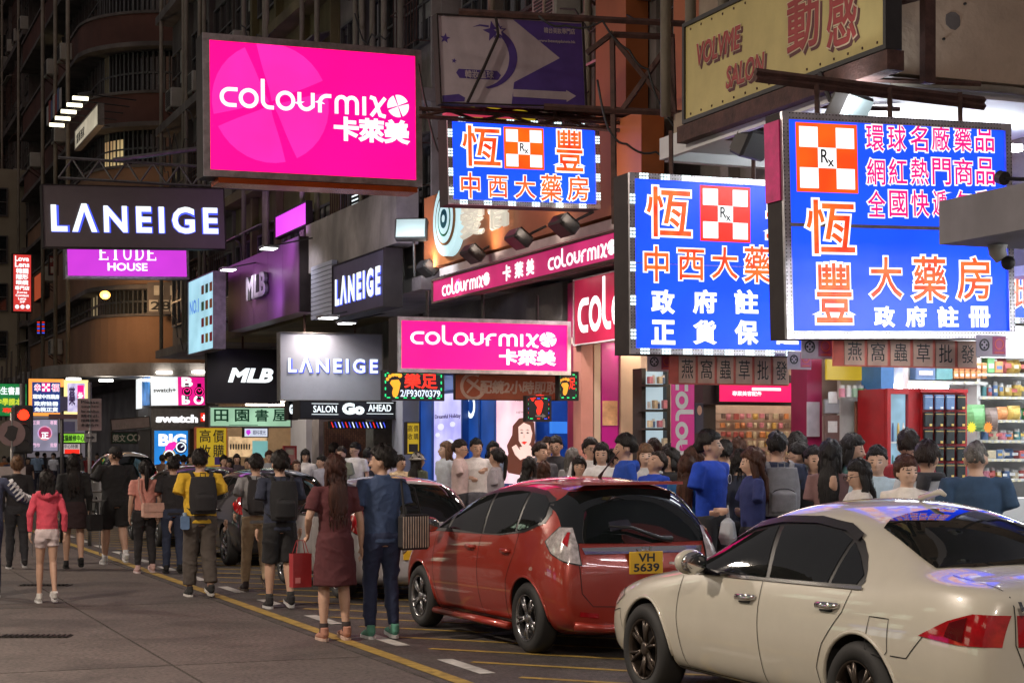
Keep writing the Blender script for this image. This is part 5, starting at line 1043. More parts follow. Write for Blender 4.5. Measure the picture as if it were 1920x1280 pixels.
# ------------------------------------------------------------------ street lamps added outside the frame as a light source
def street_lamp(lab, x, y, h=8.5, pw=1500, col=(1, .84, .7), rz=0):
    t = thing('street_lamp', lab, 'street lamp', (x, y, 0), rz); MB().tube([(0, 0, 0), (0, 0, h*.9), (.4, 0, h), (1.9, 0, h+.1)], [.09, .07, .05, .04], seg=10).build('pole', m_steel, t, smooth=True); MB().bev((1.6, -.16, h+.02), (2.4, .16, h+.16), .03).build('lamp_head', m_steel, t)
    MB().box((1.7, -.12, h-.0), (2.3, .12, h+.018)).build('bulb', E('sodium_bulb', (1, .7, .4), 12, sample=False), t)
    l = bpy.data.lights.new('street_light', 'AREA'); l.energy = pw; l.color = col; l.shape = 'RECTANGLE'; l.size = .9; l.size_y = .5; o = bpy.data.objects.new('lamp_light', l); COL.objects.link(o); o.parent = t; o.location = (2.0, 0, h-.03)
street_lamp('street lamp on the far kerb behind the viewpoint', -3.4, -3, pw=1500); street_lamp('street lamp on the far kerb level with the red car', -5.2, 14, pw=1500); street_lamp('street lamp on the far kerb beyond the walkers', -5.2, 31, pw=1250)
# lit shop fronts added across the road, out of frame, for light and reflections
for i, (y, c, cc) in enumerate(((2, (.8, 1, .75), 'greenish'), (10, (1, .8, .6), 'warm'), (18, (.9, .5, .8), 'pinkish'), (28, (.8, .9, 1), 'cool white'))):
    t = thing('shop_unit', f'{cc} lit shop front added across the road, outside the frame', 'shop', (-12.4, y, .12)); bx('wall', m_dkgrey, t, (-.5, 0, 0), (-.1, 6, 3.6)); bx('window_light', E('opp_%d' % i, c, 1.6), t, (-.09, .4, .8), (-.05, 5.6, 2.6)); bx('sign_box', E('opps_%d' % i, [(.1, .6, .2), (.9, .3, .1), (.8, .05, .4), (.1, .3, .9)][i], 1.2), t, (-.05, .2, 2.75), (.15, 5.8, 3.4))
    for q in range(5): boxo('mullion', m_dark, t, (-.045, .4+q*1.28, .3), (.02, .48+q*1.28, 2.7))

ns = shop('lit shop added under the grey canopy at the right, mostly outside the frame', 3.6, 12.3, 3.1, depth=3.5, tubes=4, top=4.3)  # shop added beside the view as a source of light
for i in range(3): boxo('light_tube', E('bright_tube', (.95, .95, 1), 60), ns, (-2.4, 1.2+i*2.2, 2.93), (-.8, 1.28+i*2.2, 2.98))  # strong tubes added to light the paper banners under the signs

glow(480, 470, 33.5, 130, (.75, .35, 1), (.5, .5, .25)); glow(470, 560, 34.5, 90, (.6, .4, 1), (.7, .5, .1)); glow(660, 480, 27.0, 110, (.75, .7, 1), (.6, .5, .5))  # violet accent spots added near the fascias, with no fittings of their own
# ================================================================== cars
m_tyre = M('tyre_rubber', (.018, .018, .018), rough=.7); m_rim = M('rim_metal', (.3, .3, .31), rough=.25, metal=.9); m_bronze = M('dark_bronze_rim', (.07, .055, .045), rough=.35, metal=.7)
m_glassd = glass('car_glass', (.006, .008, .008), .02); m_trim = M('black_trim', (.012, .012, .013), rough=.35); m_seam = M('panel_gap', (.006, .006, .006), rough=.8)
m_arch = M('wheel_well', (.008, .008, .008), rough=.9); m_plate = M('yellow_plate', (.72, .42, .02), rough=.4, var=.05); m_lens = M('clear_lens', (.55, .5, .5), rough=.12, var=.5, scale=18, metal=.4)
m_redl = M('red_lens', (.35, .008, .012), rough=.08, var=.35, scale=14, coat=1); m_chr = M('chrome', (.75, .75, .75), rough=.08, metal=1, var=.05); m_mirror = M('mirror', (.6, .6, .6), rough=.03, metal=1)
def paint(k, c, metal=0.0):
    m = M(k, c, rough=.32, var=.05, scale=3, coat=1, metal=metal); return m
def smooth_eval(me, lv, extra=None):
    o = bpy.data.objects.new('tmp', me)
    m = o.modifiers.new('s', 'SUBSURF'); m.levels = lv; m.render_levels = lv
    if extra: extra(o)
    r = evaluated(o); bpy.data.objects.remove(o); return r
def car_body(st, axles, wr, pmat, cw=.24):
    """st rows: x zb yb zw yw zs ys zr yr zc (front to rear)"""
    vs = []; fs = []; n = 10
    for x, zb, yb, zw, yw, zs, ys, zr, yr, zc in st:
        zm = zb+.5*(zw-zb)
        half = [(0, zb), (yb*.55, zb), (yb, zb+.03), ((yb+yw)/2+.015, zm), (yw, zw), ((yw+ys)/2+.012, (zw+zs)/2+.02), (ys, zs), ((ys+yr)/2+.02, (zs+zr)/2), (yr, zr), (yr*.55, zr+(zc-zr)*.75), (0, zc)]
        for y, z in half: vs.append((x, y, z))
        for y, z in half[1:-1]: vs.append((x, -y, z))
    n = 11; m = 20; L = lambda i, j: i*m+j; R = lambda i, j: i*m+(j if j in (0, n-1) else n+j-1)
    for i in range(len(st)-1):
        for j in range(n-1):
            fs.append((L(i, j), L(i, j+1), L(i+1, j+1), L(i+1, j))); fs.append((R(i, j+1), R(i, j), R(i+1, j), R(i+1, j+1)))
    for i, fl in ((0, 1), (len(st)-1, 0)):
        for j in range(n-1):
            q = [L(i, j), L(i, j+1), R(i, j+1), R(i, j)]; q = [v for k, v in enumerate(q) if v not in q[:k]]
            fs.append(tuple(q[::-1] if fl else q))
    me = bpy.data.meshes.new('b'); me.from_pydata(vs, [], fs); me.update()
    bm = bmesh.new(); bm.from_mesh(me); bmesh.ops.recalc_face_normals(bm, faces=bm.faces); bm.to_mesh(me); bm.free(); me.materials.append(pmat)
    body = smooth_eval(me, 3)
    full = BVHTree.FromPolygons([v.co.copy() for v in body.vertices], [tuple(p.vertices) for p in body.polygons])
    # wheel pockets
    cut = MB()
    for ax in axles:
        for s_ in (1, -1):
            y0 = s_*(max(r_[4] for r_ in st)+.1); y1 = s_*(max(r_[4] for r_ in st)-cw); cut.tube([(ax, y0, wr), (ax, y1, wr)], wr+.045, seg=40, ref=(1, 0, 0))
    cm = cut.mesh('c', [m_arch]); 
    bm = bmesh.new(); bm.from_mesh(cm); bmesh.ops.recalc_face_normals(bm, faces=bm.faces); bm.to_mesh(cm); bm.free()
    co = bpy.data.objects.new('c', cm); TS.collection.objects.link(co); bo = bpy.data.objects.new('b', body)
    md = bo.modifiers.new('b', 'BOOLEAN'); md.object = co; md.operation = 'DIFFERENCE'; md.solver = 'EXACT'
    try: md.material_mode = 'TRANSFER'
    except Exception: pass
    r = evaluated(bo)
    bpy.data.objects.remove(bo); bpy.data.objects.remove(co)
    sm = [True]*len(r.polygons); r.polygons.foreach_set('use_smooth', sm)
    try: r.set_sharp_from_angle(angle=math.radians(40))
    except Exception: pass
    return r, full
def cast(bv, o, d):
    h = bv.ray_cast(Vector(o), Vector(d)); return (h[0], h[1]) if h[0] is not None else (None, None)
def patch(bv, pts, view, off=.005, side=1, cuts=5):
    """project a polygon onto the body; view 'side' pts=(x,z), 'rear'/'front' pts=(y,z), 'top' pts=(x,y)"""
    bm = bmesh.new(); f = bm.faces.new([bm.verts.new((a, b, 0)) for a, b in pts]); bmesh.ops.triangulate(bm, faces=[f])
    for _ in range(cuts): bmesh.ops.subdivide_edges(bm, edges=[e for e in bm.edges if e.calc_length() > .055], cuts=1, use_grid_fill=False); bmesh.ops.triangulate(bm, faces=[f for f in bm.faces if len(f.verts) > 3])
    dead = []
    for v in bm.verts:
        a, b, _ = v.co
        o, d = {'side': ((a, side*3, b), (0, -side, 0)), 'rear': ((-6, a, b), (1, 0, 0)), 'front': ((6, a, b), (-1, 0, 0)), 'top': ((a, b, 4), (0, 0, -1)), 'corner': ((-2.8-a*.7071, side*(2.8-a*.7071), b), (.7071, -side*.7071, 0))}[view]
        h, nn = cast(bv, o, d)
        if h is None: dead.append(v); continue
        if nn.dot(Vector(d)) > 0: nn = -nn
        v.co = h+nn*off
    bmesh.ops.delete(bm, geom=dead, context='VERTS')
    for f in bm.faces:
        f.smooth = True; f.normal_update()
    d = {'side': Vector((0, side, 0)), 'rear': Vector((-1, 0, 0)), 'front': Vector((1, 0, 0)), 'top': Vector((0, 0, 1)), 'corner': Vector((-.7, side*.7, 0))}[view]
    if sum(f.normal.dot(d) for f in bm.faces) < 0: bmesh.ops.reverse_faces(bm, faces=bm.faces)
    me = bpy.data.meshes.new('patch'); bm.to_mesh(me); bm.free(); return me
def padd(name, mat, root, bv, pts, view, off=.005, side=1, both=False, cuts=5):
    o = None
    for s_ in ((1, -1) if both else (side,)):
        p = pts if view in ('side', 'corner') or s_ == 1 else [(a, -b) if view == 'top' else (-a, b) for a, b in pts]
        me = patch(bv, p, view, off, s_, cuts); me.materials.append(mat); o = ob(name, me, root)
    return o
def seam(root, bv, pts, view, w=.0065, mat=None, name='panel_gap', off=.003, both=True):
    P = []
    for i in range(len(pts)-1):
        a = Vector(pts[i]); b = Vector(pts[i+1]); n = max(1, int((b-a).length/.05))
        P += [a+(b-a)*k/n for k in range(n)]
    P.append(Vector(pts[-1]))
    for s_ in ((1, -1) if both else (1,)):
        vs = []
        for i, p in enumerate(P):
            t = (P[min(i+1, len(P)-1)]-P[max(i-1, 0)]).normalized(); nn = Vector((-t.y, t.x))*w/2
            for q in (p+nn, p-nn):
                a, b = q; 
                if view != 'side' and s_ < 0: a, b = (a, -b) if view == 'top' else (-a, b)
                o, d = {'side': ((a, s_*3, b), (0, -s_, 0)), 'rear': ((-6, a, b), (1, 0, 0)), 'front': ((6, a, b), (-1, 0, 0)), 'top': ((a, b, 4), (0, 0, -1))}[view]
                h, nr = cast(bv, o, d); h = h if h is not None else (vs[-1] if vs else Vector(o)); nr = nr if nr is not None else Vector((0, 0, 1))
                if nr.dot(Vector(d)) > 0: nr = -nr
                vs.append(h+nr*off)
        fs = [(2*i, 2*i+1, 2*i+3, 2*i+2) for i in range(len(P)-1)]
        MB().add(vs, fs).build(name, mat or m_seam, root)
WH = {}
def wheel(root, x, y, r, w, style, rimmat):
    k = (style, r)
    if k not in WH:
        T = MB(); prof = [(r*.66, -w/2+.01), (r*.9, -w/2), (r*.985, -w/2+.03), (r, -w/4), (r, w/4), (r*.985, w/2-.03), (r*.9, w/2), (r*.66, w/2-.01)]; N = 40; vs = []; fs = []
        for i in range(N):
            a = 2*PI*i/N
            for rr, yy in prof: vs.append((rr*math.cos(a), yy, rr*math.sin(a)))
        m = len(prof)
        for i in range(N):
            for j in range(m): fs.append((i*m+j, i*m+(j+1) % m, ((i+1) % N)*m+(j+1) % m, ((i+1) % N)*m+j))
        tyre = T.add(vs, fs).mesh('tyre', m_tyre, True)
        Rm = MB(); ring = [(r*.66, w/2-.005), (r*.635, w/2-.005), (r*.61, w/2-.03), (r*.6, -w/2+.03), (r*.66, -w/2+.01)]; vs = []; fs = []
        for i in range(N):
            a = 2*PI*i/N
            for rr, yy in ring: vs.append((rr*math.cos(a), yy, rr*math.sin(a)))
        m = len(ring)
        for i in range(N):
            for j in range(m-1): fs.append((i*m+j, i*m+j+1, ((i+1) % N)*m+j+1, ((i+1) % N)*m+j))
        rim = Rm.add(vs, fs).mesh('rim', rimmat, True)
        Sp = []
        ns = 5 if style == 'v' else 6
        for q in range(ns):
            mb = MB()
            for da in ((-.16, .16) if style == 'v' else (-.05, .05)):
                a = 2*PI*q/ns+.3; a2 = a+da*(1 if style == 'v' else 3.2)
                mb.tube([(r*.12*math.cos(a+da), w/2-.035, r*.12*math.sin(a+da)), (r*.38*math.cos((a+a2)/2+da*.3), w/2-.022, r*.38*math.sin((a+a2)/2+da*.3)), (r*.625*math.cos(a2), w/2-.022, r*.625*math.sin(a2))], [(.022, .014), (.018, .012), (.02, .012)], seg=8)
            Sp.append(mb.mesh('spoke', rimmat, True))
        hub = MB().tube([(0, w/2-.06, 0), (0, w/2-.02, 0), (0, w/2-.01, 0)], [r*.17, r*.16, r*.1], seg=20).mesh('hub', rimmat, True)
        disc = MB().tube([(0, -.02, 0), (0, .02, 0)], r*.5, seg=28).mesh('brake_disc', m_iron)
        WH[k] = (tyre, rim, Sp, hub, disc)
    ty, ri, Sp, hub, disc = WH[k]; o = ob('wheel', ty, root, (x, y, r), (0, rnd.random()*1.2, 0 if y > 0 else PI))
    ob('rim', ri, o); [ob('spoke', s_, o) for s_ in Sp]; ob('hub', hub, o); ob('brake_disc', disc, o)
def plate(root, x, z, lines, w=.30, h=.17, tilt=0, y=0):
    o = MB().bev((-w/2, 0, 0), (w/2, .012, h), .004).build('number_plate', m_plate, root, (x, y, z), (tilt, 0, -PI/2)); mb = MB()
    n = len(lines)
    for i, t in enumerate(lines):
        f = .5 if n > 1 and i == 0 else .78; cx = 0; hh = h*(.38 if n > 1 else .6); z0 = h*(.54 if n > 1 and i == 0 else .1 if n > 1 else .2); put_text(mb, t, (cx-w*f/2 if len(t) > 2 or n > 1 else w*.08, z0, cx+w*f/2, z0+hh), y=-.003, fat=.03, dep=.002)
    if lines: mb.build('lettering', m_ink, o)
def place_car(lab, X, Y, rz=0, nm='parked_car', cat='car'): return thing(nm, lab, cat, (X, Y, 0), PI/2+rz, 'cars parked along the kerb')

# --- pearl white sedan
SED = [(2.22, .30, .40, .42, .46, .56, .42, .60, .34, .62), (2.16, .22, .60, .44, .66, .62, .60, .67, .48, .69), (2.02, .18, .72, .48, .80, .68, .72, .74, .58, .76),
 (1.72, .17, .78, .52, .865, .76, .78, .82, .64, .85), (1.35, .17, .79, .55, .885, .83, .80, .88, .66, .91), (1.0, .17, .79, .56, .88, .87, .80, .92, .68, .955),
 (.82, .17, .79, .57, .88, .89, .80, .97, .69, 1.03), (.42, .17, .79, .58, .88, .905, .80, 1.17, .64, 1.25), (.08, .17, .79, .59, .88, .915, .80, 1.33, .59, 1.40), (-.35, .17, .79, .6, .88, .93, .80, 1.375, .575, 1.455),
 (-.85, .17, .79, .62, .885, .95, .80, 1.345, .575, 1.44), (-1.25, .17, .79, .64, .885, .97, .795, 1.25, .585, 1.35), (-1.6, .17, .79, .65, .88, .985, .785, 1.11, .62, 1.19), (-1.85, .17, .78, .66, .87, .99, .775, 1.045, .66, 1.075),
 (-2.1, .18, .76, .66, .85, .985, .755, 1.03, .66, 1.05), (-2.32, .22, .70, .64, .80, .95, .70, 1.0, .60, 1.02), (-2.42, .3, .56, .6, .66, .86, .56, .93, .46, .95)]
def white_sedan():
    pw = paint('pearl_white_paint', (.53, .5, .42)); t = place_car('pearl white four door sedan parked nearest the camera at lower right', 6.43, 9.88, .015)
    me, bv = car_body(SED, (1.335, -1.335), .325, pw); body = ob('body', me, t)
    G = m_glassd
    # greenhouse: black surround then panes
    K = lambda P: [(x, .93+(z-.93)*.9) if z > .97 else (x, z) for x, z in P]
    sur = K([(.86, .915), (.5, 1.13), (.18, 1.275), (-.15, 1.345), (-.55, 1.36), (-.9, 1.325), (-1.09, 1.235), (-1.2, 1.15), (-1.27, 1.06), (-1.3, .99), (-1.27, .95)])
    padd('window_surround', m_trim, t, bv, sur, 'side', .003, both=True)
    padd('window', G, t, bv, K([(.72, .945), (.42, 1.12), (.16, 1.235), (-.12, 1.295), (-.22, .935)]), 'side', .007, both=True)
    padd('window', G, t, bv, K([(-.27, .94), (-.185, 1.30), (-.5, 1.318), (-.82, 1.29), (-.98, 1.24), (-.93, .955)]), 'side', .007, both=True)
    padd('window', G, t, bv, K([(-.97, .955), (-1.015, 1.225), (-1.14, 1.14), (-1.26, 1.03), (-1.23, .965)]), 'side', .007, both=True)
    seam(t, bv, [(.84, .905), (-1.3, .945)], 'side', .018, m_chr, 'chrome_strip', .012)
    for pts in ([(.5, 1.13), (.2, 1.275), (-.15, 1.335)], [(-.15, 1.335), (-.55, 1.345), (-.88, 1.31), (-1.05, 1.25)]): seam(t, bv, K(pts), 'side', .04, m_trim, 'rain_visor', .018)
    padd('windscreen', G, t, bv, [(.93, .5), (.98, 0), (.93, -.5), (.8, -.62), (.2, -.52), (.14, 0), (.2, .52), (.8, .62)], 'top', .006)
    padd('rear_window', G, t, bv, [(-1.02, 0), (-1.06, .44), (-1.12, .53), (-1.72, .6), (-1.8, .4), (-1.82, 0), (-1.8, -.4), (-1.72, -.6), (-1.12, -.53), (-1.06, -.44)], 'top', .006)
    seam(t, bv, [(.86, .88), (.84, .6), (.78, .25)], 'side'); seam(t, bv, [(-.2, .915), (-.24, .6), (-.27, .25)], 'side'); seam(t, bv, [(-1.2, .93), (-1.16, .8), (-.98, .6), (-.9, .45), (-.93, .28)], 'side'); seam(t, bv, [(.95, .25), (-.93, .25)], 'side')
    seam(t, bv, [(2.1, .52), (1.78, .58), (1.68, .36)], 'side'); seam(t, bv, [(-1.66, .60), (-1.8, .60), (-1.93, .73)], 'side')
    seam(t, bv, [(-1.42, .62), (-1.44, .8), (-1.62, .8), (-1.63, .62), (-1.6, .59), (-1.45, .59), (-1.42, .62)], 'side', .006, both=False, name='fuel_flap')
    seam(t, bv, [(-1.87, .60), (-2.28, .585)], 'top', .005); seam(t, bv, [(.585, .97), (.59, .72), (.52, .55), (.3, .5), (0, .5)], 'rear')
    padd('tail_light', m_redl, t, bv, [(-1.9, .735), (-2.1, .83), (-2.24, .875), (-2.37, .875), (-2.37, .71), (-2.2, .71)], 'side', .008, both=True)
    padd('tail_light', m_redl, t, bv, [(.3, .71), (.3, .875), (.58, .875), (.58, .71)], 'rear', .009, both=True)
    padd('tail_light_lens', M('dark_red_lens', (.09, .006, .008), rough=.08, coat=1), t, bv, [(-2.1, .75), (-2.12, .82), (-2.22, .855), (-2.22, .725)], 'side', .013, both=True)
    plate(t, -2.47, .63, [], .4, .11); mb = MB(); put_text(mb, 'VTEC', (-.16, 0, .16, .055), y=-.004, fat=.04, shear=.35); mb.build('lettering', m_ink, t, (-2.445, .45, .9), (-.35, 0, -PI/2))
    padd('headlight', m_lens, t, bv, [(1.75, .68), (1.95, .73), (2.13, .66), (2.12, .58), (1.9, .6)], 'side', .006, both=True)
    for s_ in (1, -1):
        for x, z in ((.0-.05, .80), (-1.0, .825)):
            h, n_ = cast(bv, (x, s_*3, z), (0, -s_, 0)); y = h.y; H = MB().tube([(x+.11, y, z), (x+.07, y+s_*.035, z), (x-.07, y+s_*.04, z+.006), (x-.12, y+s_*.005, z+.01)], [(.012, .016), (.014, .022), (.014, .022), (.012, .015)], seg=10); H.build('door_handle', m_chr, t, smooth=True)
            padd('handle_recess', m_trim, t, bv, [(x-.06, z-.035), (x+.08, z-.035), (x+.09, z+.01), (x-.07, z+.01)], 'side', .002, side=s_, cuts=1)
        mr = MB().ell((.47, s_*.965, 1.0), (.072, .112, .086), 20, 12).build('wing_mirror', pw, t, smooth=True); MB().ell((.41, s_*.965, 1.0), (.02, .098, .074), 16, 8).build('mirror_glass', m_mirror, mr, smooth=True); MB().tube([(.6, s_*.79, .93), (.5, s_*.88, .95)], .03, seg=8).build('stalk', m_trim, mr); MB().box((.47, s_*.965-.11, .985), (.558, s_*.965+.11, 1.0)).build('indicator_strip', m_lens, mr)
    for ax in (1.335, -1.335):
        for s_ in (1, -1):
            wheel(t, ax, s_*.775, .325, .215, 'y', m_bronze); lip = MB(); lip.tube([(ax+.375*math.cos(a), cast(bv, (ax+.375*math.cos(a), s_*3, .325+.375*math.sin(a)), (0, -s_, 0))[0].y if cast(bv, (ax+.375*math.cos(a), s_*3, .325+.375*math.sin(a)), (0, -s_, 0))[0] else s_*.86, .325+.375*math.sin(a)) for a in [math.radians(v) for v in range(-8, 190, 9)]], .014, seg=8); lip.build('arch_lip', pw, t, smooth=True)
    MB().tube([(-.75, 0, 1.445), (-.95, 0, 1.49), (-1.0, 0, 1.47)], [.02, .02, .012], seg=8).build('roof_antenna', pw, t, smooth=True)
    return t
white_sedan()
# --- red hatchback
HAT = [(2.0, .28, .40, .46, .48, .62, .42, .68, .34, .70), (1.93, .20, .58, .48, .66, .68, .60, .75, .48, .78), (1.75, .16, .70, .5, .77, .76, .70, .85, .56, .88), (1.5, .15, .74, .53, .83, .84, .75, .93, .62, .97),
 (1.2, .15, .75, .56, .84, .91, .77, 1.0, .64, 1.06), (.85, .15, .75, .58, .845, .94, .775, 1.12, .64, 1.19), (.4, .15, .75, .6, .845, .96, .775, 1.30, .6, 1.37), (0, .15, .75, .61, .845, .98, .775, 1.40, .57, 1.475),
 (-.5, .15, .75, .62, .845, 1.0, .775, 1.445, .56, 1.525), (-1.0, .15, .75, .64, .85, 1.03, .77, 1.44, .56, 1.52), (-1.4, .15, .75, .66, .85, 1.05, .755, 1.40, .555, 1.49), (-1.58, .16, .74, .66, .84, 1.04, .74, 1.34, .55, 1.455), (-1.70, .17, .73, .66, .83, 1.0, .725, 1.2, .56, 1.25),
 (-1.79, .19, .71, .64, .81, .95, .715, 1.02, .60, 1.03), (-1.86, .22, .68, .60, .76, .82, .68, .88, .56, .89), (-1.90, .30, .58, .5, .66, .66, .58, .72, .46, .74)]
def hatch(lab, X, Y, rz, pm_, L=1, H=1, lines=('VH', '5639'), detail=True, rimm=None, Wd=1, lamps=None, platez=.74):
    t = place_car(lab, X, Y, rz); st = [(r_[0]*L, r_[1]*H, r_[2]*Wd, r_[3]*H, r_[4]*Wd, r_[5]*H, r_[6]*Wd, r_[7]*H, r_[8]*Wd, r_[9]*H) for r_ in HAT]
    wr = .305; me, bv = car_body(st, (1.25*L, -1.25*L), wr, pm_); ob('body', me, t); G = m_glassd
    S2 = lambda pts: [(x*L, z*H) for x, z in pts]; R2 = lambda pts: [(y*Wd, z*H) for y, z in pts]
    padd('window_surround', m_trim, t, bv, S2([(1.05, .96), (.62, 1.2), (.2, 1.345), (-.3, 1.415), (-.8, 1.42), (-1.15, 1.39), (-1.38, 1.33), (-1.46, 1.2), (-1.42, 1.12), (-1.1, 1.03), (-.6, .985)]), 'side', .003, both=True)
    padd('window', G, t, bv, S2([(.62, 1.0), (.56, 1.17), (.2, 1.3), (-.12, 1.345), (-.2, .985)]), 'side', .007, both=True); padd('window', G, t, bv, S2([(.93, .99), (.66, 1.125), (.68, .995)]), 'side', .007, both=True)
    padd('window', G, t, bv, S2([(-.25, .99), (-.17, 1.35), (-.6, 1.38), (-.86, 1.375), (-.9, 1.03), (-.6, 1.0)]), 'side', .007, both=True)
    padd('window', G, t, bv, S2([(-.95, 1.04), (-.91, 1.37), (-1.18, 1.35), (-1.33, 1.29), (-1.38, 1.18), (-1.34, 1.13), (-1.1, 1.06)]), 'side', .007, both=True)
    padd('windscreen', G, t, bv, [(1.12*L, .4), (1.15*L, 0), (1.12*L, -.4), (.98*L, -.58), (.28*L, -.5), (.2*L, 0), (.28*L, .5), (.98*L, .58)], 'top', .006)
    padd('rear_window', G, t, bv, R2([(-.5, 1.385), (0, 1.42), (.5, 1.385), (.64, 1.28), (.70, 1.0), (.66, .965), (0, .95), (-.66, .965), (-.70, 1.0), (-.64, 1.28)]), 'rear', .008)
    lt = lamps or [(-1.42, 1.02), (-1.55, 1.06), (-1.72, 1.03), (-1.77, .98), (-1.8, .78), (-1.76, .70), (-1.62, .78), (-1.5, .9)]
    cu = (1.78*L-.70*Wd)/1.4142; LP = [(cu-.21, .97*H), (cu-.08, 1.09*H), (cu+.03, 1.09*H), (cu+.09, .95*H), (cu+.13, .79*H), (cu+.0, .82*H), (cu-.13, .88*H)]
    padd('tail_light', m_lens if detail else m_redl, t, bv, LP, 'corner', .012, both=True)
    padd('lamp_seal', m_trim, t, bv, [((a-cu)*1.1+cu, (b-.95*H)*1.08+.95*H) for a, b in LP], 'corner', .006, both=True)
    if detail:
        padd('brake_lens', m_redl, t, bv, [(cu-.03, .97), (cu-.0, 1.05), (cu+.02, 1.05), (cu+.02, .93)], 'corner', .018, both=True); [seam(t, bv, S2([(-1.5+q*0, .9+q*.03), (-1.6, .9+q*.03)]), 'side', .003, m_trim, 'x', .02) for q in ()]
        padd('chrome_bar', m_chr, t, bv, R2([(-.58, .925), (.58, .925), (.56, .87), (-.56, .87)]), 'rear', .012)
        seam(t, bv, R2([(.72, .92), (.62, .8), (.6, .55), (.5, .44), (0, .42)]), 'rear')
        mb = MB(); mb.bar((-.035, 0, -.035), (-.045, 0, .035), .011).bar((.035, 0, -.035), (.045, 0, .035), .011).bar((-.04, 0, 0), (.04, 0, 0), .01).build('badge', m_chr, t, (-1.895*L, 0, .9*H), (0, 0, -PI/2))
        h, n_ = cast(bv, (-6, -.1, .99*H), (1, 0, 0)); MB().tube([(h.x-.03, -.28, .985), (h.x-.05, -.15, 1.0), (h.x-.03, .1, 1.09), (h.x-.025, .32, 1.105)], [.03, .02, .014, .008], seg=8).build('rear_wiper', m_trim, t, smooth=True)
        MB().tube([(-1.05, 0, 1.51), (-1.12, 0, 1.56), (-1.42, 0, 1.74)], [.02, .008, .004], seg=6).build('roof_antenna', m_trim, t)
        MB().add([(-1.4, -.54, 1.475), (-1.4, .54, 1.475), (-1.66, .5, 1.475), (-1.66, -.5, 1.475), (-1.4, -.54, 1.45), (-1.4, .54, 1.45), (-1.66, .5, 1.45), (-1.66, -.5, 1.45)], [(0, 1, 2, 3), (7, 6, 5, 4), (3, 2, 6, 7), (1, 5, 6, 2), (0, 3, 7, 4)]).build('spoiler', pm_, t)
        MB().tube([(-1.86, .66, .28), (-1.9, .4, .25), (-1.9, -.4, .25), (-1.86, -.66, .28)], [(.05, .04)]*4, seg=8).build('bumper_skirt', pm_, t, smooth=True)
        for s_ in (1, -1): MB().tube([(.85, s_*.8, .2), (-.85, s_*.8, .2)], [(.05, .035)]*2, seg=8).build('side_skirt', pm_, t, smooth=True); padd('reflector', m_redl, t, bv, [(.45*s_, .34), (.62*s_, .36), (.62*s_, .4), (.45*s_, .38)], 'rear', .01, cuts=1)
    for pts in ([(.9, .93), (.86, .6), (.8, .25)], [(-.2, .97), (-.22, .6), (-.25, .25)], [(-1.0, 1.02), (-1.0, .85), (-.86, .6), (-.8, .25)], [(.85, .25), (-.82, .25)]): seam(t, bv, S2(pts), 'side')
    for s_ in (1, -1):
        for x in (-.02, -.82):
            z = .86*H; h, n_ = cast(bv, (x*L, s_*3, z), (0, -s_, 0)); y = h.y; x_ = x*L
            MB().tube([(x_+.1, y, z), (x_+.06, y+s_*.03, z), (x_-.07, y+s_*.035, z), (x_-.1, y, z)], [(.012, .016), (.013, .02), (.013, .02), (.012, .015)], seg=8).build('door_handle', pm_, t, smooth=True)
        mr = MB().ell((.78*L, s_*.90*Wd, 1.03*H), (.06, .1, .075), 16, 10).build('wing_mirror', pm_, t, smooth=True); MB().ell((.735*L, s_*.90*Wd, 1.03*H), (.02, .085, .06), 14, 8).build('mirror_glass', m_mirror, mr, smooth=True)
        for ax in (1.25*L, -1.25*L):
            wheel(t, ax, s_*.735*Wd, wr, .19, 'v', rimm or m_rim)
            pts = []
            for v in range(-8, 190, 9):
                a = math.radians(v); h, _ = cast(bv, (ax+.355*math.cos(a), s_*3, wr+.355*math.sin(a)), (0, -s_, 0)); pts.append((ax+.355*math.cos(a), h.y if h is not None else s_*.82*Wd, wr+.355*math.sin(a)))
            MB().tube(pts, .012, seg=6).build('arch_lip', pm_, t, smooth=True)
    xr = cast(bv, (-6, 0, (platez+.08)*H), (1, 0, 0))[0].x; plate(t, xr-.02, platez*H, list(lines), .32 if len(lines) > 1 else .4, .19 if len(lines) > 1 else .11)
    return t, bv
hatch('glossy red five door hatchback parked in the middle', 6.5, 15.16, .045, paint('metallic_red_paint', (.3, .025, .012), .2), platez=.70)
t, bv = hatch('silver white hatchback behind the walking couple, ahead of the red one', 6.6, 21.1, 0, paint('silver_white_paint', (.5, .47, .47), .2), L=1.0, H=.95, lines=('SP',), detail=False, platez=.5)
MB().tube([(0, 0, 0), (-.02, 0, 0)], .045, seg=16).build('badge', m_trim, t, (cast(bv, (-6, 0, .82), (1, 0, 0))[0].x, 0, .82))
hatch('black and red taxi-like car with lit red tail lamp behind the backpack walkers', 6.7, 27.6, 0, paint('black_paint_gloss', (.012, .01, .011)), L=1.1, H=.97, lines=(), detail=False, platez=.55)
hatch('dark sedan-like car with pale roof glint past the yellow shirt walker', 6.7, 33.2, 0, paint('midnight_paint', (.015, .017, .025)), L=1.08, H=.97, lines=(), detail=False, platez=.55)
hatch('white minivan farthest up the parking lane by the man in a black cap', 7.15, 43.6, 0, paint('van_white_paint', (.45, .43, .42)), L=1.0, H=1.14, Wd=.9, lines=(), detail=False, platez=.5)
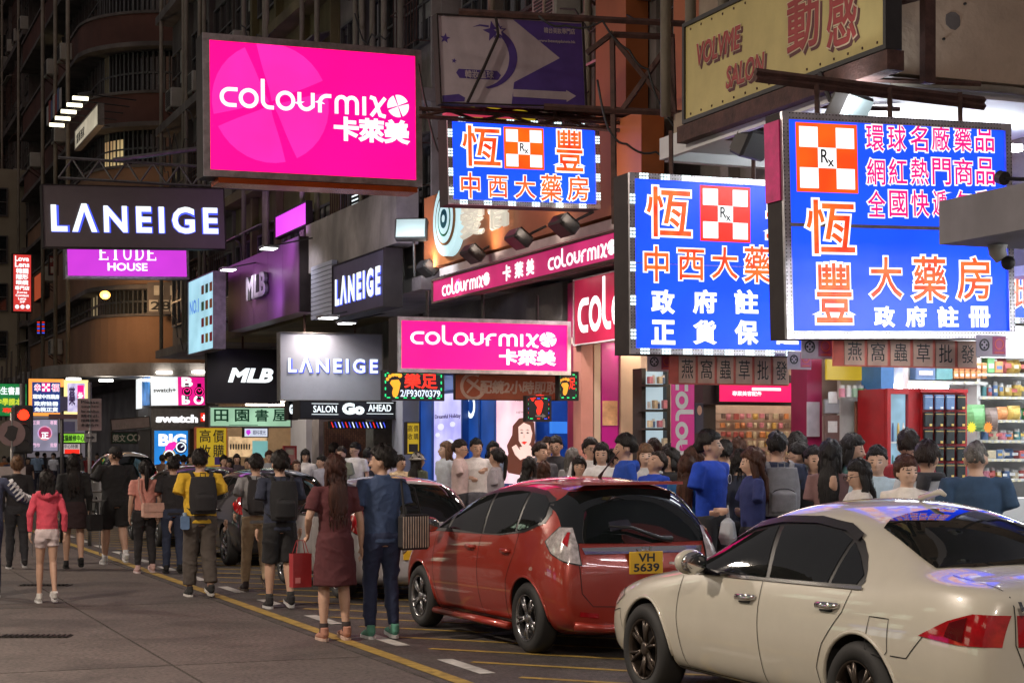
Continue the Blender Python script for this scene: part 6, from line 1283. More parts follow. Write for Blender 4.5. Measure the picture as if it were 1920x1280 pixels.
# ================================================================== people
def fuse(mb, vox, it=4, fac=.5, cut=None):
    me = bpy.data.meshes.new('t'); me.from_pydata(mb.v, [], mb.f); o = bpy.data.objects.new('t', me)
    m = o.modifiers.new('r', 'REMESH'); m.mode = 'VOXEL'; m.voxel_size = vox; m.use_smooth_shade = True
    s_ = o.modifiers.new('s', 'SMOOTH'); s_.factor = fac; s_.iterations = it
    r = evaluated(o)
    bpy.data.objects.remove(o); bpy.data.meshes.remove(me); return r
def folds(me, amp, seed, z0=-9, z1=9):
    n = len(me.vertices); v = np.empty(n*3, np.float32); me.vertices.foreach_get('co', v); v = v.reshape(-1, 3); nn = np.empty(n*3, np.float32); me.vertices.foreach_get('normal', nn); nn = nn.reshape(-1, 3)
    r = np.random.RandomState(seed); d = np.zeros(n)
    for k in range(7):
        f = r.uniform(9, 34); a = r.normal(size=3)*[1, 1, .55]; a /= np.linalg.norm(a); p = v@a*f+r.uniform(0, 6)+1.3*np.sin(v[:, 2]*r.uniform(5, 14)+r.uniform(0, 6)); d += (1-np.abs(np.sin(p)))**2*(9/f)**.5
    v += nn*np.maximum((d-1.2)*amp*.5, -.22*amp)[:, None]; me.vertices.foreach_set('co', v.ravel().astype(np.float32)); me.update()
SK = [(.5, .31, .22), (.43, .26, .18), (.58, .38, .28)]
def skin(i): return M('skin_%d' % i, SK[i % 3], rough=.55, var=.08, scale=9)
def cloth(c, key=None): k = 'cloth_%s' % (key or '_'.join('%.2f' % q for q in c)); return M(k, c, rough=.85, var=.16, scale=14, bump=.25, bscale=320)
def hairm(c=(.012, .009, .008), k='black'): return M('hair_'+k, c, rough=.5, var=.6, scale=34, stretch=(1, 1, .12), bump=.6, bscale=90, spec=.25)
H_BLK = hairm(); H_BRN = hairm((.06, .024, .014), 'brown'); H_LBR = hairm((.14, .075, .04), 'light_brown'); H_GRY = hairm((.12, .11, .1), 'grey')
def limb(mb, pts, rad, seg=12): mb.tube(pts, rad, seg=seg, ref=(1, 0, 0))
def person(lab, X, Y, face=0, h=1.7, z=.0, top=(.5, .5, .5), bottom=(.03, .03, .04), bt='trousers', sleeve='short', hair='short', hm=None, sk=0, near=False, stride=0.0, build=1.0, fem=False,
           armL=None, armR=None, head=(0, 0), shoes=(.03, .03, .03), hem=.865, sole=None, items=(), seed=0, back=False, socks=None, blen=None, hands=True, collar=False, cat='person', group=None, bend=0, tshirt_print=None):
    """local frame: faces -y, x to the viewer's right when seen from the front, built 1.72 m tall then scaled"""
    k = h/1.72; t = thing('person', lab, cat, (X, Y, z), face, group); vx = .0085 if near else .0145
    B = build; fw = .93 if fem else 1.0
    hipz = .92; s = stride
    hip = {1: Vector((.085*B, 0, hipz)), -1: Vector((-.085*B, 0, hipz))}
    legs = {}
    for sd, ph in ((1, s), (-1, -s)):
        foot = Vector((sd*.10*B, -ph*.33, .075)); 
        if ph < -.01: foot.z += .10*min(1, -ph*1.4)
        kn = (hip[sd]+foot)/2+Vector((0, -.035-.10*max(0, -ph), .02)); legs[sd] = (hip[sd], kn, foot, ph)
    sh = {1: Vector((.185*B*fw, .0, 1.405)), -1: Vector((-.185*B*fw, .0, 1.405))}
    arms = {}
    for sd, cu in ((1, armL), (-1, armR)):
        sw = -s*sd*.25
        el, wr_ = (Vector((sd*.235*B*fw, .03-sw*.25, 1.13)), Vector((sd*.245*B*fw, -.05-sw*.75, .885))) if cu is None else (Vector(cu[0]), Vector(cu[1]))
        arms[sd] = (sh[sd], el, wr_)
    def bendv(p):
        if not bend or p[2] < .95: return p
        a = bend*min(1, (p[2]-.95)/.3); dz = p[2]-.95; return (p[0], p[1]*math.cos(a)-dz*math.sin(a), .95+dz*math.cos(a)+p[1]*math.sin(a)*0)
    def fin(me, fold=0, sm=True):
        n = len(me.vertices); v = np.empty(n*3, np.float32); me.vertices.foreach_get('co', v)
        if bend: v = np.array([bendv(q) for q in v.reshape(-1, 3)], np.float32).ravel()
        me.vertices.foreach_set('co', v*k); me.update()
        if fold: folds(me, fold, seed+1)
        me.polygons.foreach_set('use_smooth', [True]*len(me.polygons)); return me
    TW = .9 if fem else 1.0
    torso = [((0, .0, .84), (.15*B, .10)), ((0, .005, .93), (.168*B, .118)), ((0, .0, 1.05), (.142*B*TW, .10)), ((0, -.01, 1.2), (.158*B*TW, .113)), ((0, -.005, 1.31), (.172*B*fw, .115)), ((0, 0, 1.39), (.165*B*fw, .092)), ((0, .005, 1.44), (.10*B, .07)), ((0, .01, 1.47), (.062, .06))]
    hy, hz = head   # turn about z, nod
    def HP(x, y, zz):
        x *= 1.13; zz = 1.505+(zz-1.505)*1.11-.02; y *= 1.12; y0 = y; c, s_ = math.cos(hy), math.sin(hy); x2, y2 = x*c-y0*s_, x*s_+y0*c; cn, sn = math.cos(hz), math.sin(hz); dz = zz-1.52
        return (x2, y2*cn-dz*sn, 1.52+dz*cn+y2*sn)
    b = MB(); limb(b, [p for p, _ in torso], [r for _, r in torso], 20)
    limb(b, [(0, .012, 1.43), (0, .0, 1.5), HP(0, -.005, 1.56)], [(.06, .062), (.052, .054), (.052, .056)], 14)
    hd = MB(); hd.ell((0, .012, 1.628), (.074, .092, .094), 24, 14)
    hd.tube([(0, -.004, 1.64), (0, -.018, 1.60), (0, -.026, 1.56), (0, -.034, 1.525), (0, -.04, 1.502)], [(.070, .078), (.068, .074), (.060, .064), (.045, .046), (.022, .022)], seg=20, ref=(1, 0, 0))
    hd.ell((0, -.105, 1.582), (.013, .017, .012), 10, 8); hd.tube([(0, -.088, 1.625), (0, -.101, 1.588)], [(.009, .01), (.012, .012)], seg=8)
    hd.ell((0, -.088, 1.545), (.022, .012, .008), 12, 6)
    for sd in (1, -1): hd.ell((sd*.077, .008, 1.597), (.009, .02, .032), 10, 8); hd.ell((sd*.036, -.07, 1.59), (.02, .018, .018), 10, 8)
    hd.v = [HP(*p) for p in hd.v]; b.add(hd.v, hd.f)
    for sd in (1, -1):
        a, e, w = arms[sd]; limb(b, [(a.x*.7, a.y, a.z), a, a.lerp(e, .5), e, e.lerp(w, .35), w], [.05*B, .048*B, .043*B, .036*B, .037*B, .025*B], 12)
        if hands:
            d = (w-e).normalized(); side = Vector((0, 1, 0)) if abs(d.y) < .7 else Vector((0, 0, 1)); side = (side-d*side.dot(d)).normalized(); nrm = d.cross(side)*(-sd)
            limb(b, [w, w+d*.03, w+d*.085], [(.022, .018), (.02, .037) , (.014, .036)] if abs(side.y) > .5 else [(.022, .022), (.03, .03), (.025, .03)], 10)
            for f in range(4):
                p0 = w+d*.075+side*(-.027+f*.018)*-1; L = (.062, .078, .072, .055)[f]; p1 = p0+d*L*.5+nrm*.006; p2 = p1+d*L*.38+nrm*.022; b.tube([p0, p1, p2, p2+d*.008+nrm*.008], [.0085, .0085, .0078, .005] if near else [.0095]*4, seg=7)
            p0 = w+d*.02-side*.025; b.tube([p0, p0-side*.02+d*.032+nrm*.008, p0-side*.018+d*.062+nrm*.02], [.012, .0105, .0085], seg=7)
        hp, kn, ft, ph = legs[sd]; limb(b, [hp+Vector((0, 0, .03)), hp-Vector((0, 0, .08)), hp.lerp(kn, .5), kn, kn.lerp(ft, .3), kn.lerp(ft, .75), ft], [(.088*B, .1), (.092*B, .1), (.075*B, .08), (.054*B, .058), (.055*B, .062), (.037*B, .04), (.034, .036)], 14)
        b.tube([ft+Vector((0, .05, -.02)), ft+Vector((0, -.05, -.035)), ft+Vector((0, -.14, -.05))], [(.03, .03), (.035, .025), (.035, .015)], seg=10)
    me = fuse(b, vx, 3); me.materials.append(skin(sk)); bv0 = BVHTree.FromPolygons([v.co.copy() for v in me.vertices], [tuple(p.vertices) for p in me.polygons])
    ob('body', fin(me), t)
    # face
    if not back:
        fc = (lambda nm, mt, x, zz, rx, rz_: _face(t, bv0, HP, k, bendv, nm, mt, x, zz, rx, rz_))
        for sd in (1, -1): fc('eye', M('eye_dark', (.012, .008, .007), rough=.2), sd*.031, 1.607, .0125, .0058); fc('eyebrow', H_BLK, sd*.031, 1.628, .017, .0038)
        fc('mouth', M('lips', (.38, .1, .09), rough=.4), 0, 1.545, .022, .006)
    # top
    if top is not None:
        g = MB(); off = .014
        hz_ = hem; rings = [((0, .005, hz_), (.170*B+.006, .128)), ((0, .002, 1.0), (.158*B*TW+.016, .118)), ((0, -.005, 1.15), (.156*B*TW+.016, .122)), ((0, -.006, 1.3), (.173*B*fw+off, .126)), ((0, 0, 1.385), (.168*B*fw+off, .105)), ((0, .008, 1.43), (.128*B+.01, .084)), ((0, .01, 1.472), (.074, .072))]
        if fem and not bt == 'dress': rings[0] = ((0, .005, hz_), (.165*B, .122))
        limb(g, [p for p, _ in rings], [r for _, r in rings], 22)
        for sd in (1, -1):
            a, e, w = arms[sd]; 
            if sleeve == 'short': m = a.lerp(e, .72); limb(g, [(a.x*.65, a.y, a.z-.01), a, a.lerp(e, .4), m], [.062*B, .062*B, .062*B, .066*B], 14)
            elif sleeve == 'long': limb(g, [(a.x*.65, a.y, a.z-.01), a, a.lerp(e, .5), e, e.lerp(w, .6), w.lerp(e, .04)], [.064*B, .063*B, .058*B, .052*B, .046*B, .04*B], 14)
        if collar: g.tube([(0, .012, 1.45), (0, .015, 1.49)], [.078, .07], seg=16)
        if 'hood' in items: limb(g, [(-.12, -.02, 1.44), (-.1, .08, 1.43), (0, .115, 1.40), (.1, .08, 1.43), (.12, -.02, 1.44)], [(.03, .035), (.045, .05), (.055, .07), (.045, .05), (.03, .035)], 12)
        me = fuse(g, vx*1.15, 3); me.materials.append(cloth(top)); ob('hoodie' if 'hood' in items else 'jacket' if sleeve == 'long' else 'top', fin(me, .014 if near else .007), t)
        if tshirt_print and near is not None: 
            pass
    # bottom
    g = MB()
    if bt in ('skirt', 'dress'):
        L = blen or .52; limb(g, [(0, .0, 1.06), (0, .005, .95), (0, .0, .8), (0, -.0, L)], [(.142*B, .108), (.175*B, .135), (.19*B, .15), (.215*B, .17)], 24)
    else:
        limb(g, [(0, .0, 1.0), (0, .003, .93), (0, .0, .85)], [(.155*B, .115), (.176*B, .13), (.165*B, .12)], 18)
        for sd in (1, -1):
            hp, kn, ft, ph = legs[sd]
            if bt == 'shorts':
                q = blen or .85; e_ = hp.lerp(kn, q) if q <= 1 else kn.lerp(ft, q-1); w_ = .088 if not fem else .084
                limb(g, [hp+Vector((0, 0, .03)), hp-Vector((0, 0, .08)), hp.lerp(e_, .7), e_], [(.095*B, .11), (.1*B, .115), (w_*B+.004, .1), (w_*B+.006, .1)], 16)
            else:
                wd = {'trousers': (.068, .05), 'leggings': (.066, .046), 'wide': (.082, .068), 'jeans': (.066, .052)}[bt]; en = kn.lerp(ft, (blen or .97))
                limb(g, [hp+Vector((0, 0, .03)), hp-Vector((0, 0, .08)), hp.lerp(kn, .55), kn, kn.lerp(ft, .5), en], [(.095*B, .112), (.1*B, .11), (.084*B, .09), (wd[0]*B, wd[0]*1.08), ((wd[0]*.95)*B, (wd[0]*1.03)), (wd[1]*B, wd[1]*1.1)], 16)
    me = fuse(g, vx*1.15, 3); me.materials.append(cloth(bottom)); ob({'skirt': 'skirt', 'dress': 'skirt', 'shorts': 'shorts'}.get(bt, 'trousers'), fin(me, .013 if near else .004), t)
    # shoes
    for sd in (1, -1):
        hp, kn, ft, ph = legs[sd]; pitch = .75*min(1, -ph*1.4) if ph < -.01 else 0; g = MB()
        g.tube([(0, .075, .0), (0, .05, -.01), (0, -.02, -.015), (0, -.09, -.032), (0, -.165, -.044), (0, -.19, -.05)], [(.02, .02), (.038, .045), (.041, .047), (.045, .032), (.038, .022), (.015, .012)], seg=14, ref=(1, 0, 0)); g.tube([(0, .03, .0), (0, .03, .05)], [(.042, .048), (.038, .044)], seg=12, ref=(1, 0, 0))
        rot = Matrix.Rotation(-pitch if pitch else 0, 4, 'X'); T = Matrix.Translation(ft)@rot; g.v = [tuple(T@Vector(p)) for p in g.v]; me = fuse(g, vx*.8, 2); me.materials.append(cloth(shoes)); so = ob('shoe', fin(me), t)
        g = MB(); P = [(0, .08), (.03, .07), (.044, .02), (.04, -.06), (.048, -.12), (.035, -.18), (0, -.2), (-.035, -.18), (-.048, -.12), (-.04, -.06), (-.044, .02), (-.03, .07)]; n = len(P); zb, zt = -.078, -.052
        g.add([(x, y, zb) for x, y in P]+[(x, y, zt) for x, y in P], [tuple(range(n)), tuple(range(2*n-1, n-1, -1))]+[(i+n, (i+1) % n+n, (i+1) % n, i) for i in range(n)]); g.v = [tuple((T@Vector(p))*k) for p in g.v]; g.build('sole', cloth(sole or (.4, .4, .38)), so)
        if socks is not None: g = MB(); limb(g, [ft+Vector((0, 0, -.0)), ft+Vector((0, .0, .09))], [.042, .043], 12); g.v = [tuple(Vector(p)*k) for p in g.v]; g.build('sock', cloth(socks), t, smooth=True)
    # hair
    hm = hm or H_BLK; g = MB(); seg, rg = (34, 24) if near else (24, 16); vs = []; r_ = random.Random(seed+5); ph0 = [r_.uniform(0, 6) for _ in range(8)]
    shorth = hair in ('short', 'fluffy', 'cap', 'crop')
    for i in range(rg+1):
        th = PI*i/rg
        for j in range(seg):
            a = 2*PI*j/seg; dx, dy, dz = math.sin(th)*math.cos(a), math.sin(th)*math.sin(a), math.cos(th)
            front = max(0, -dy); lim = (.30 if shorth else .22) if hair != 'fringe' else .02   # hairline height grows at the front
            low = -.66 if shorth else -.82
            line = low+(lim-low)*min(1, max(0, (front*1.25+.22)))**1.0 if dy < .25 else low
            if dy < .3 and dy > -.6 and abs(dx) > .45 and shorth: line = max(line, -.12)
            m_ = 1/(1+math.exp(-(dz-line)*22)); nse = .006*math.sin(a*5+ph0[0]+dz*7)+.005*math.sin(a*9+ph0[1]-dz*11)+.004*math.sin(a*17+ph0[2]+dz*5)
            vol = {'short': .011, 'fluffy': .022, 'crop': .006, 'cap': .006}.get(hair, .015)
            sc = 1+(vol+(nse if hair != 'crop' else nse*.4))/.085 if m_ > .5 else .0; R_ = (m_*(1+(vol+nse)/.085)+(1-m_)*.8)
            vs.append(HP(.075*R_*dx, .012+.094*R_*dy, 1.632+.096*R_*dz))
    fs = [(i*seg+j, (i+1)*seg+j, (i+1)*seg+(j+1) % seg, i*seg+(j+1) % seg) for i in range(rg) for j in range(seg)]; g.add(vs, fs)
    if hair == 'long' or hair == 'fringe' or hair == 'bob':
        L = {'long': 1.16, 'fringe': 1.3, 'bob': 1.47}[hair]; L = blen_h.get(lab[:14], L) if blen_h else L; q = MB()
        P = [HP(0, .035, 1.66), HP(0, .05, 1.58)]+[(0+.0, .075-(.0 if z_ > 1.4 else .0)+(.035 if z_ < 1.46 else 0), z_) for z_ in np.arange(1.5, L, -.06)]
        rr = [(.075, .065), (.082, .058)]+[(.088+.01*math.sin(z_*20), .042) for z_ in np.arange(1.5, L, -.06)]; rr[-1] = (.05, .018); q.tube(P, rr, seg=20, ref=(1, 0, 0))
        for sd in (1, -1): q.tube([HP(sd*.066, -.0, 1.64), HP(sd*.078, .005, 1.56), HP(sd*.078, .01, 1.5), (sd*.085, .0, 1.43), (sd*.08, .0, max(L, 1.36))][:5 if hair != 'bob' else 3], [(.016, .04), (.017, .042), (.016, .038), (.02, .035), (.012, .02)][:5 if hair != 'bob' else 3], seg=10)
        g.add(q.v, q.f)
    if hair == 'pony': g.tube([HP(0, .1, 1.66), HP(0, .135, 1.65), (0, .15, 1.56), (0, .14, 1.44), (0, .135, 1.33), (0, .13, 1.27)], [.022, .02, (.034, .03), (.036, .028), (.026, .02), .006], seg=12)
    if hair == 'bun': g.ell(HP(0, .1, 1.70), (.045, .04, .04), 14, 10)
    # loose strands that break the outline
    ns = (420 if near else 150); base = vs; per = seg
    for _ in range(ns if hair != 'bald' else 0):
        i = r_.randrange(1, rg); j = r_.randrange(seg); th = PI*i/rg; a = 2*PI*j/seg; q0 = Vector(base[i*seg+j]); dz = math.cos(th); dy = math.sin(th)*math.sin(a)
        cc = Vector(HP(0, .012, 1.632)); out = (q0-cc)
        if out.length < .079: continue
        out.normalize(); tang = (Vector((0, 0, -1))-out*(-out.z)); tang = tang.normalized() if tang.length > .1 else Vector((r_.uniform(-1, 1), r_.uniform(-1, 1), 0)).normalized()
        tang = (tang+Vector((r_.uniform(-.5, .5), r_.uniform(-.5, .5), r_.uniform(-.2, .3)))).normalized(); L_ = r_.uniform(.02, .045)*(1.3 if hair in ('fluffy', 'long') else 1)*(.5 if hair == 'crop' else 1); w_ = .0035 if near else .005; sdv = tang.cross(out).normalized()*w_
        p0 = q0-out*.003; p1 = q0+tang*L_*.5+out*.006; p2 = q0+tang*L_+out*r_.uniform(-.002, .008); g.add([p0-sdv, p0+sdv, p1+sdv*.8, p1-sdv*.8, p2], [(0, 1, 2, 3), (3, 2, 4)])
    if hair in ('long', 'fringe', 'bob'):
        for _ in range(ns//2):
            f = r_.random(); z_ = 1.62-(1.62-L-.02)*f; a = r_.uniform(.15, PI-.15); c0 = Vector((.088*math.cos(a), .075+.035*min(1, f*2)+.04*math.sin(a), z_)) if f > .2 else Vector(HP(.085*math.cos(a), .05+.058*math.sin(a), z_)); w_ = .004; L_ = r_.uniform(.05, .12)
            g.add([c0+Vector((-w_, 0, 0)), c0+Vector((w_, 0, 0)), c0+Vector((w_+r_.uniform(-.01, .01), .004, -L_*.6)), c0+Vector((r_.uniform(-.012, .012), .003, -L_))], [(0, 1, 2, 3)])
    v = [bendv(p) for p in g.v] if bend else g.v; g.v = [tuple(Vector(p)*k) for p in v]
    if hair != 'bald': g.build('hair', hm, t, smooth=True)
    if hair == 'cap' or 'hat' in items:
        g = MB(); ccol = cloth((.015, .015, .016), 'cap') if hair == 'cap' else cloth((.3, .28, .25), 'bucket_hat'); N = 18; vs = []; 
        for i in range(7):
            th = PI/2*i/6; 
            for j in range(N): a = 2*PI*j/N; vs.append(HP(.089*math.cos(th)*math.cos(a), .014+.108*math.cos(th)*math.sin(a), 1.655+.085*math.sin(th)))
        g.add(vs, [(i*N+j, i*N+(j+1) % N, (i+1)*N+(j+1) % N, (i+1)*N+j) for i in range(6) for j in range(N)])
        if hair == 'cap': P = [HP(.07*math.cos(a), -.02+.15*math.sin(a), 1.662-.02*abs(math.sin(a))) for a in [PI+PI*i/10 for i in range(11)]]; n = len(P); g.add(P+[(p[0], p[1], p[2]+.008) for p in P], [tuple(range(n)), tuple(range(2*n-1, n-1, -1))])
        else:
            vs = [HP(R_*math.cos(2*PI*j/N), .014+R_*1.12*math.sin(2*PI*j/N), zz) for R_, zz in ((.088, 1.66), (.13, 1.63), (.128, 1.625), (.086, 1.65)) for j in range(N)]; g.add(vs, [(i*N+j, i*N+(j+1) % N, (i+1)*N+(j+1) % N, (i+1)*N+j) for i in range(3) for j in range(N)])
        g.v = [tuple(Vector(p)*k) for p in g.v]; g.build('cap' if hair == 'cap' else 'bucket_hat', ccol, t, smooth=True)
    t['k_'] = k; 
    if 'glasses' in items:
        g = MB()
        for sd in (1, -1): g.tube([HP(sd*.033+.024*math.cos(a), -.108, 1.605+.02*math.sin(a)) for a in [2*PI*i/10 for i in range(11)]], .0025, seg=5); g.tube([HP(sd*.057, -.105, 1.61), HP(sd*.078, .0, 1.607)], .0025, seg=5)
        g.v = [tuple(Vector(bendv(p))*k) for p in g.v]; g.build('glasses', m_black, t)
    t.pop('k_') if hasattr(t, 'pop') else None
    return t, arms, k
def _face(t, bv, HP, k, bendv, nm, mt, x, z, rx, rz):
    o_ = Vector(HP(x, -.4, z)); c_ = Vector(HP(x, 0, z)); d = (c_-o_).normalized(); N = 10; vs = []
    for i in range(N):
        a = 2*PI*i/N; o = Vector(HP(x+rx*math.cos(a), -.4, z+rz*math.sin(a))); h = bv.ray_cast(o, d)
        if h[0] is None: return
        vs.append(Vector(bendv(tuple(h[0]-d*.0016)))*k)
    c = sum(vs, Vector())/N; c -= d*.002; m = MB(); m.add(vs+[c], [(i, (i+1) % N, N) for i in range(N)])
    me = m.mesh(nm, mt, True); ob(nm, me, t)
blen_h = {}
def held(o, t, arms_k): pass
def backpack(lab, t, k, col, w=.15, z0=.98, z1=1.42, straps=True):
    """its own thing, placed at the wearer's back"""
    m = cloth(col); r = thing('backpack', lab, 'backpack', t.location, t.rotation_euler.z); g = MB(); pts = []; rr = []
    for i in range(9): f = i/8; z = z0+(z1-z0)*f; pts.append((0, .185-.02*f, z)); rr.append((w*(.82+.2*math.sin(PI*min(1, f*.8+.15))), .075*(.75+.35*math.sin(PI*min(1, f*.75+.2)))))
    g.tube(pts, rr, seg=20, ref=(1, 0, 0)); g.tube([(0, .25, z0+.04), (0, .26, z0+.2), (0, .24, z0+.23)], [(w*.72, .04), (w*.7, .045), (w*.6, .02)], seg=16, ref=(1, 0, 0))
    me = fuse(g, .011, 4); v = [tuple(x.co*k) for x in me.vertices]; me.vertices.foreach_set('co', np.array(v, np.float32).ravel()); folds(me, .003, 3); me.materials.append(m); me.polygons.foreach_set('use_smooth', [True]*len(me.polygons)); ob('bag_body', me, r)
    for sd in (1, -1): MB().tube([Vector(p)*k for p in ((sd*.09, .13, 1.36), (sd*.115, .10, 1.455), (sd*.125, .0, 1.475), (sd*.13, -.105, 1.38), (sd*.14, -.125, 1.25), (sd*.165, -.03, 1.08), (sd*.13, .12, 1.02))], [(.024, .008)]*7, seg=8).build('strap', m, r, smooth=True)
    MB().tube([Vector(p)*k for p in ((-.03, .16, 1.41), (-.03, .16, 1.46), (.03, .16, 1.46), (.03, .16, 1.41))], .007, seg=6).build('handle', m, r); MB().tube([Vector((w*.62*math.cos(a), .262-.0*a, z0+.2+.05*math.sin(a)))*k for a in [PI*i/10 for i in range(11)]], .004, seg=5).build('zip', m_black, r)
    return r
def W(px, fy, Xoff=0):      # ground position from the foot pixel
    return gnd(px, fy)
def away(px, py, extra=0): # rotation so that the person walks up the street
    return PI+extra
def hold(nm, lab, cat, pt, t, k, parts, yaw=0):
    r = thing(nm, lab, cat, t.matrix_basis@(Vector(pt)*k), t.rotation_euler.z+yaw)
    for n_, mb, mt in parts: mb.build(n_, mt, r, smooth=False)
    return r
BLK = (.012, .012, .013)
# --- walkers (seen from behind), local +x is on the left of the picture when facing away
p = W(88, 1130); t, a, k = person('girl in pink hoodie and white shorts walking away at left', p.x, p.y, PI, 1.50, top=(.62, .07, .11), bottom=(.6, .5, .5), bt='shorts', blen=.45, sleeve='long', hair='bob', near=True, stride=.32, build=.86, fem=True, shoes=(.6, .58, .55), sole=(.6, .6, .6), back=True, items=('hood',), seed=1, hem=.88, armR=((-.22, .05, 1.16), (-.23, .0, .93)), armL=((.22, .05, 1.16), (.22, .02, .93)))
p = W(32, 1066); t, a, k = person('woman with reddish bun, black jacket and dark leggings near left edge', p.x, p.y, PI, 1.64, top=(.02, .018, .02), bottom=(.03, .03, .035), bt='leggings', sleeve='long', hair='bun', hm=H_LBR, near=True, stride=.3, fem=True, back=True, seed=2, build=1.05, shoes=(.02, .02, .02), sole=(.5, .5, .5))
p = W(-22, 1120); t, a, k = person('person in navy and white striped sleeve cut off by the left edge', p.x, p.y, PI+.2, 1.68, top=(.06, .07, .12), bottom=(.02, .025, .06), sleeve='long', near=False, seed=3, armR=((-.38, -.02, 1.2), (-.56, -.18, 1.14)), back=True)
g = MB()
for i in range(5): q = Vector((-.2, 0, 1.4)).lerp(Vector((-.38, -.02, 1.2)), .2+i*.2); q2 = q+Vector((-.013, -.001, -.014)); g.tube([q, q2], .071, seg=14)
for i in range(3): q = Vector((-.38, -.02, 1.2)).lerp(Vector((-.56, -.18, 1.14)), .2+i*.28); q2 = q+Vector((-.016, -.014, -.006)); g.tube([q, q2], .061, seg=14)
stuff(g.build('white_stripe', cloth((.6, .6, .62)), t))
blen_h['woman with lon'] = 1.12; blen_h['woman in maroo'] = 1.1
p = W(138, 1066); t, a, k = person('woman with long black hair in black jacket and short dark dress', p.x, p.y, PI-.1, 1.67, top=BLK, bottom=(.025, .012, .014), bt='skirt', blen=.62, sleeve='long', hair='long', near=True, stride=.45, fem=True, back=True, seed=4, shoes=BLK, sole=BLK, build=1.05)
hold('handbag', 'black handbag hanging at the right side of the long black haired woman', 'handbag', (-.3, .02, .7), t, k, (('bag_body', MB().bev((-.14, -.05, -.12), (.14, .05, .12), .03), cloth(BLK)), ('strap', MB().tube([(-.1, 0, .1), (-.06, 0, .3), (.06, 0, .3), (.1, 0, .1)], .01, seg=6), cloth(BLK))), .8)
p = W(216, 1058); t, a, k = person('broad man in black cap, black shirt and black shorts', p.x, p.y, PI+.1, 1.79, top=BLK, bottom=(.014, .014, .015), bt='shorts', blen=.95, hair='cap', near=True, stride=.42, back=True, seed=5, shoes=(.55, .55, .55), sole=(.6, .6, .6), socks=(.6, .6, .6), build=1.2, armL=((.34, .02, 1.18), (.46, .02, .98)), head=(.35, 0))
p = W(272, 1074); t, a, k = person('woman in pink blouse with dark ponytail and black trousers', p.x, p.y, PI, 1.58, top=(.62, .27, .22), bottom=(.016, .016, .018), bt='leggings', blen=.9, hair='pony', near=True, stride=.2, fem=True, back=True, seed=6, shoes=(.6, .4, .37), sole=(.6, .5, .5), build=1.02)
hold('crossbody_bag', 'pale pink crossbody bag worn by the woman in pink blouse', 'bag', (-.08, .21, .98), t, k, (('bag_body', MB().bev((-.17, -.04, -.1), (.17, .05, .1), .02), cloth((.62, .38, .3))), ('flap', MB().bev((-.172, -.0, -.02), (.172, .062, .105), .01), cloth((.58, .35, .28))), ('strap', MB().tube([(.16, .0, .08), (.2, -.04, .3), (.16, -.1, .47)], (.012), seg=6), cloth((.55, .33, .27)))), .3)
p = W(325, 1074); t, a, k = person('man in black polo shirt and dark blue jeans behind the pink blouse woman', p.x, p.y, PI-.1, 1.64, top=(.016, .016, .017), bottom=(.025, .035, .07), bt='jeans', near=True, stride=.15, back=True, seed=7, shoes=BLK, sole=BLK)
p = W(375, 1118); t, a, k = person('man in yellow T-shirt and rolled grey brown trousers', p.x, p.y, PI, 1.74, top=(.68, .42, .03), bottom=(.085, .07, .06), bt='wide', blen=.86, near=True, stride=.22, back=True, seed=8, shoes=(.03, .03, .03), sole=(.6, .58, .55), build=1.12, armL=((.29, .04, 1.14), (.34, .0, .90)), armR=((-.29, .04, 1.14), (-.32, -.05, .90)), head=(-.3, 0), hair='short')
backpack('black backpack worn by the man in the yellow T-shirt', t, k, (.022, .022, .024), .165)
hold('drink_pouch', 'pale blue bottle pouch hanging at the hip of the man in yellow', 'pouch', (.2, .1, .9), t, k, (('pouch_body', MB().bev((-.05, -.03, -.1), (.05, .03, .06), .015), cloth((.12, .2, .35))), ('cap', MB().tube([(0, 0, .06), (0, 0, .1)], .025, seg=10), cloth((.3, .4, .5)))))
p = W(480, 1108); t, a, k = person('man in pale grey T-shirt and khaki trousers lifting his heel', p.x, p.y, PI, 1.68, top=(.26, .26, .27), bottom=(.36, .27, .17), bt='trousers', near=True, stride=.5, back=True, seed=9, shoes=(.04, .03, .03), sole=(.12, .09, .07), hair='short', armL=((.27, .05, 1.14), (.25, -.1, .98)))
backpack('black backpack worn by the man in pale grey and khaki', t, k, (.018, .018, .02), .155)
p = W(525, 1140); t, a, k = person('man in navy T-shirt and black knee shorts beside the khaki trousers', p.x, p.y, PI, 1.71, top=(.028, .034, .06), bottom=(.014, .014, .016), bt='shorts', blen=1.02, near=True, stride=.2, back=True, seed=10, shoes=(.018, .018, .018), sole=(.5, .5, .5), socks=(.03, .03, .03), hair='fluffy', build=1.05)
backpack('dark navy backpack worn by the man in black knee shorts', t, k, (.012, .014, .022), .16)
p = W(628, 1200); t, a, k = person('woman in maroon dress with long brown hair down her back', p.x, p.y, PI, 1.68, top=(.085, .018, .022), bottom=(.08, .017, .021), bt='dress', blen=.52, hair='long', hm=hairm((.05, .018, .012), 'auburn'), near=True, stride=.1, fem=True, back=True, seed=11, shoes=(.42, .2, .14), sole=(.5, .35, .28), socks=(.03, .02, .02), sk=0, build=1.0, armL=((.26, .02, 1.15), (.23, -.12, 1.02)), armR=((-.24, .03, 1.13), (-.27, -.03, .88)))
red = M('red_paper_bag', (.3, .018, .022), rough=.5); w0 = a[1][2]
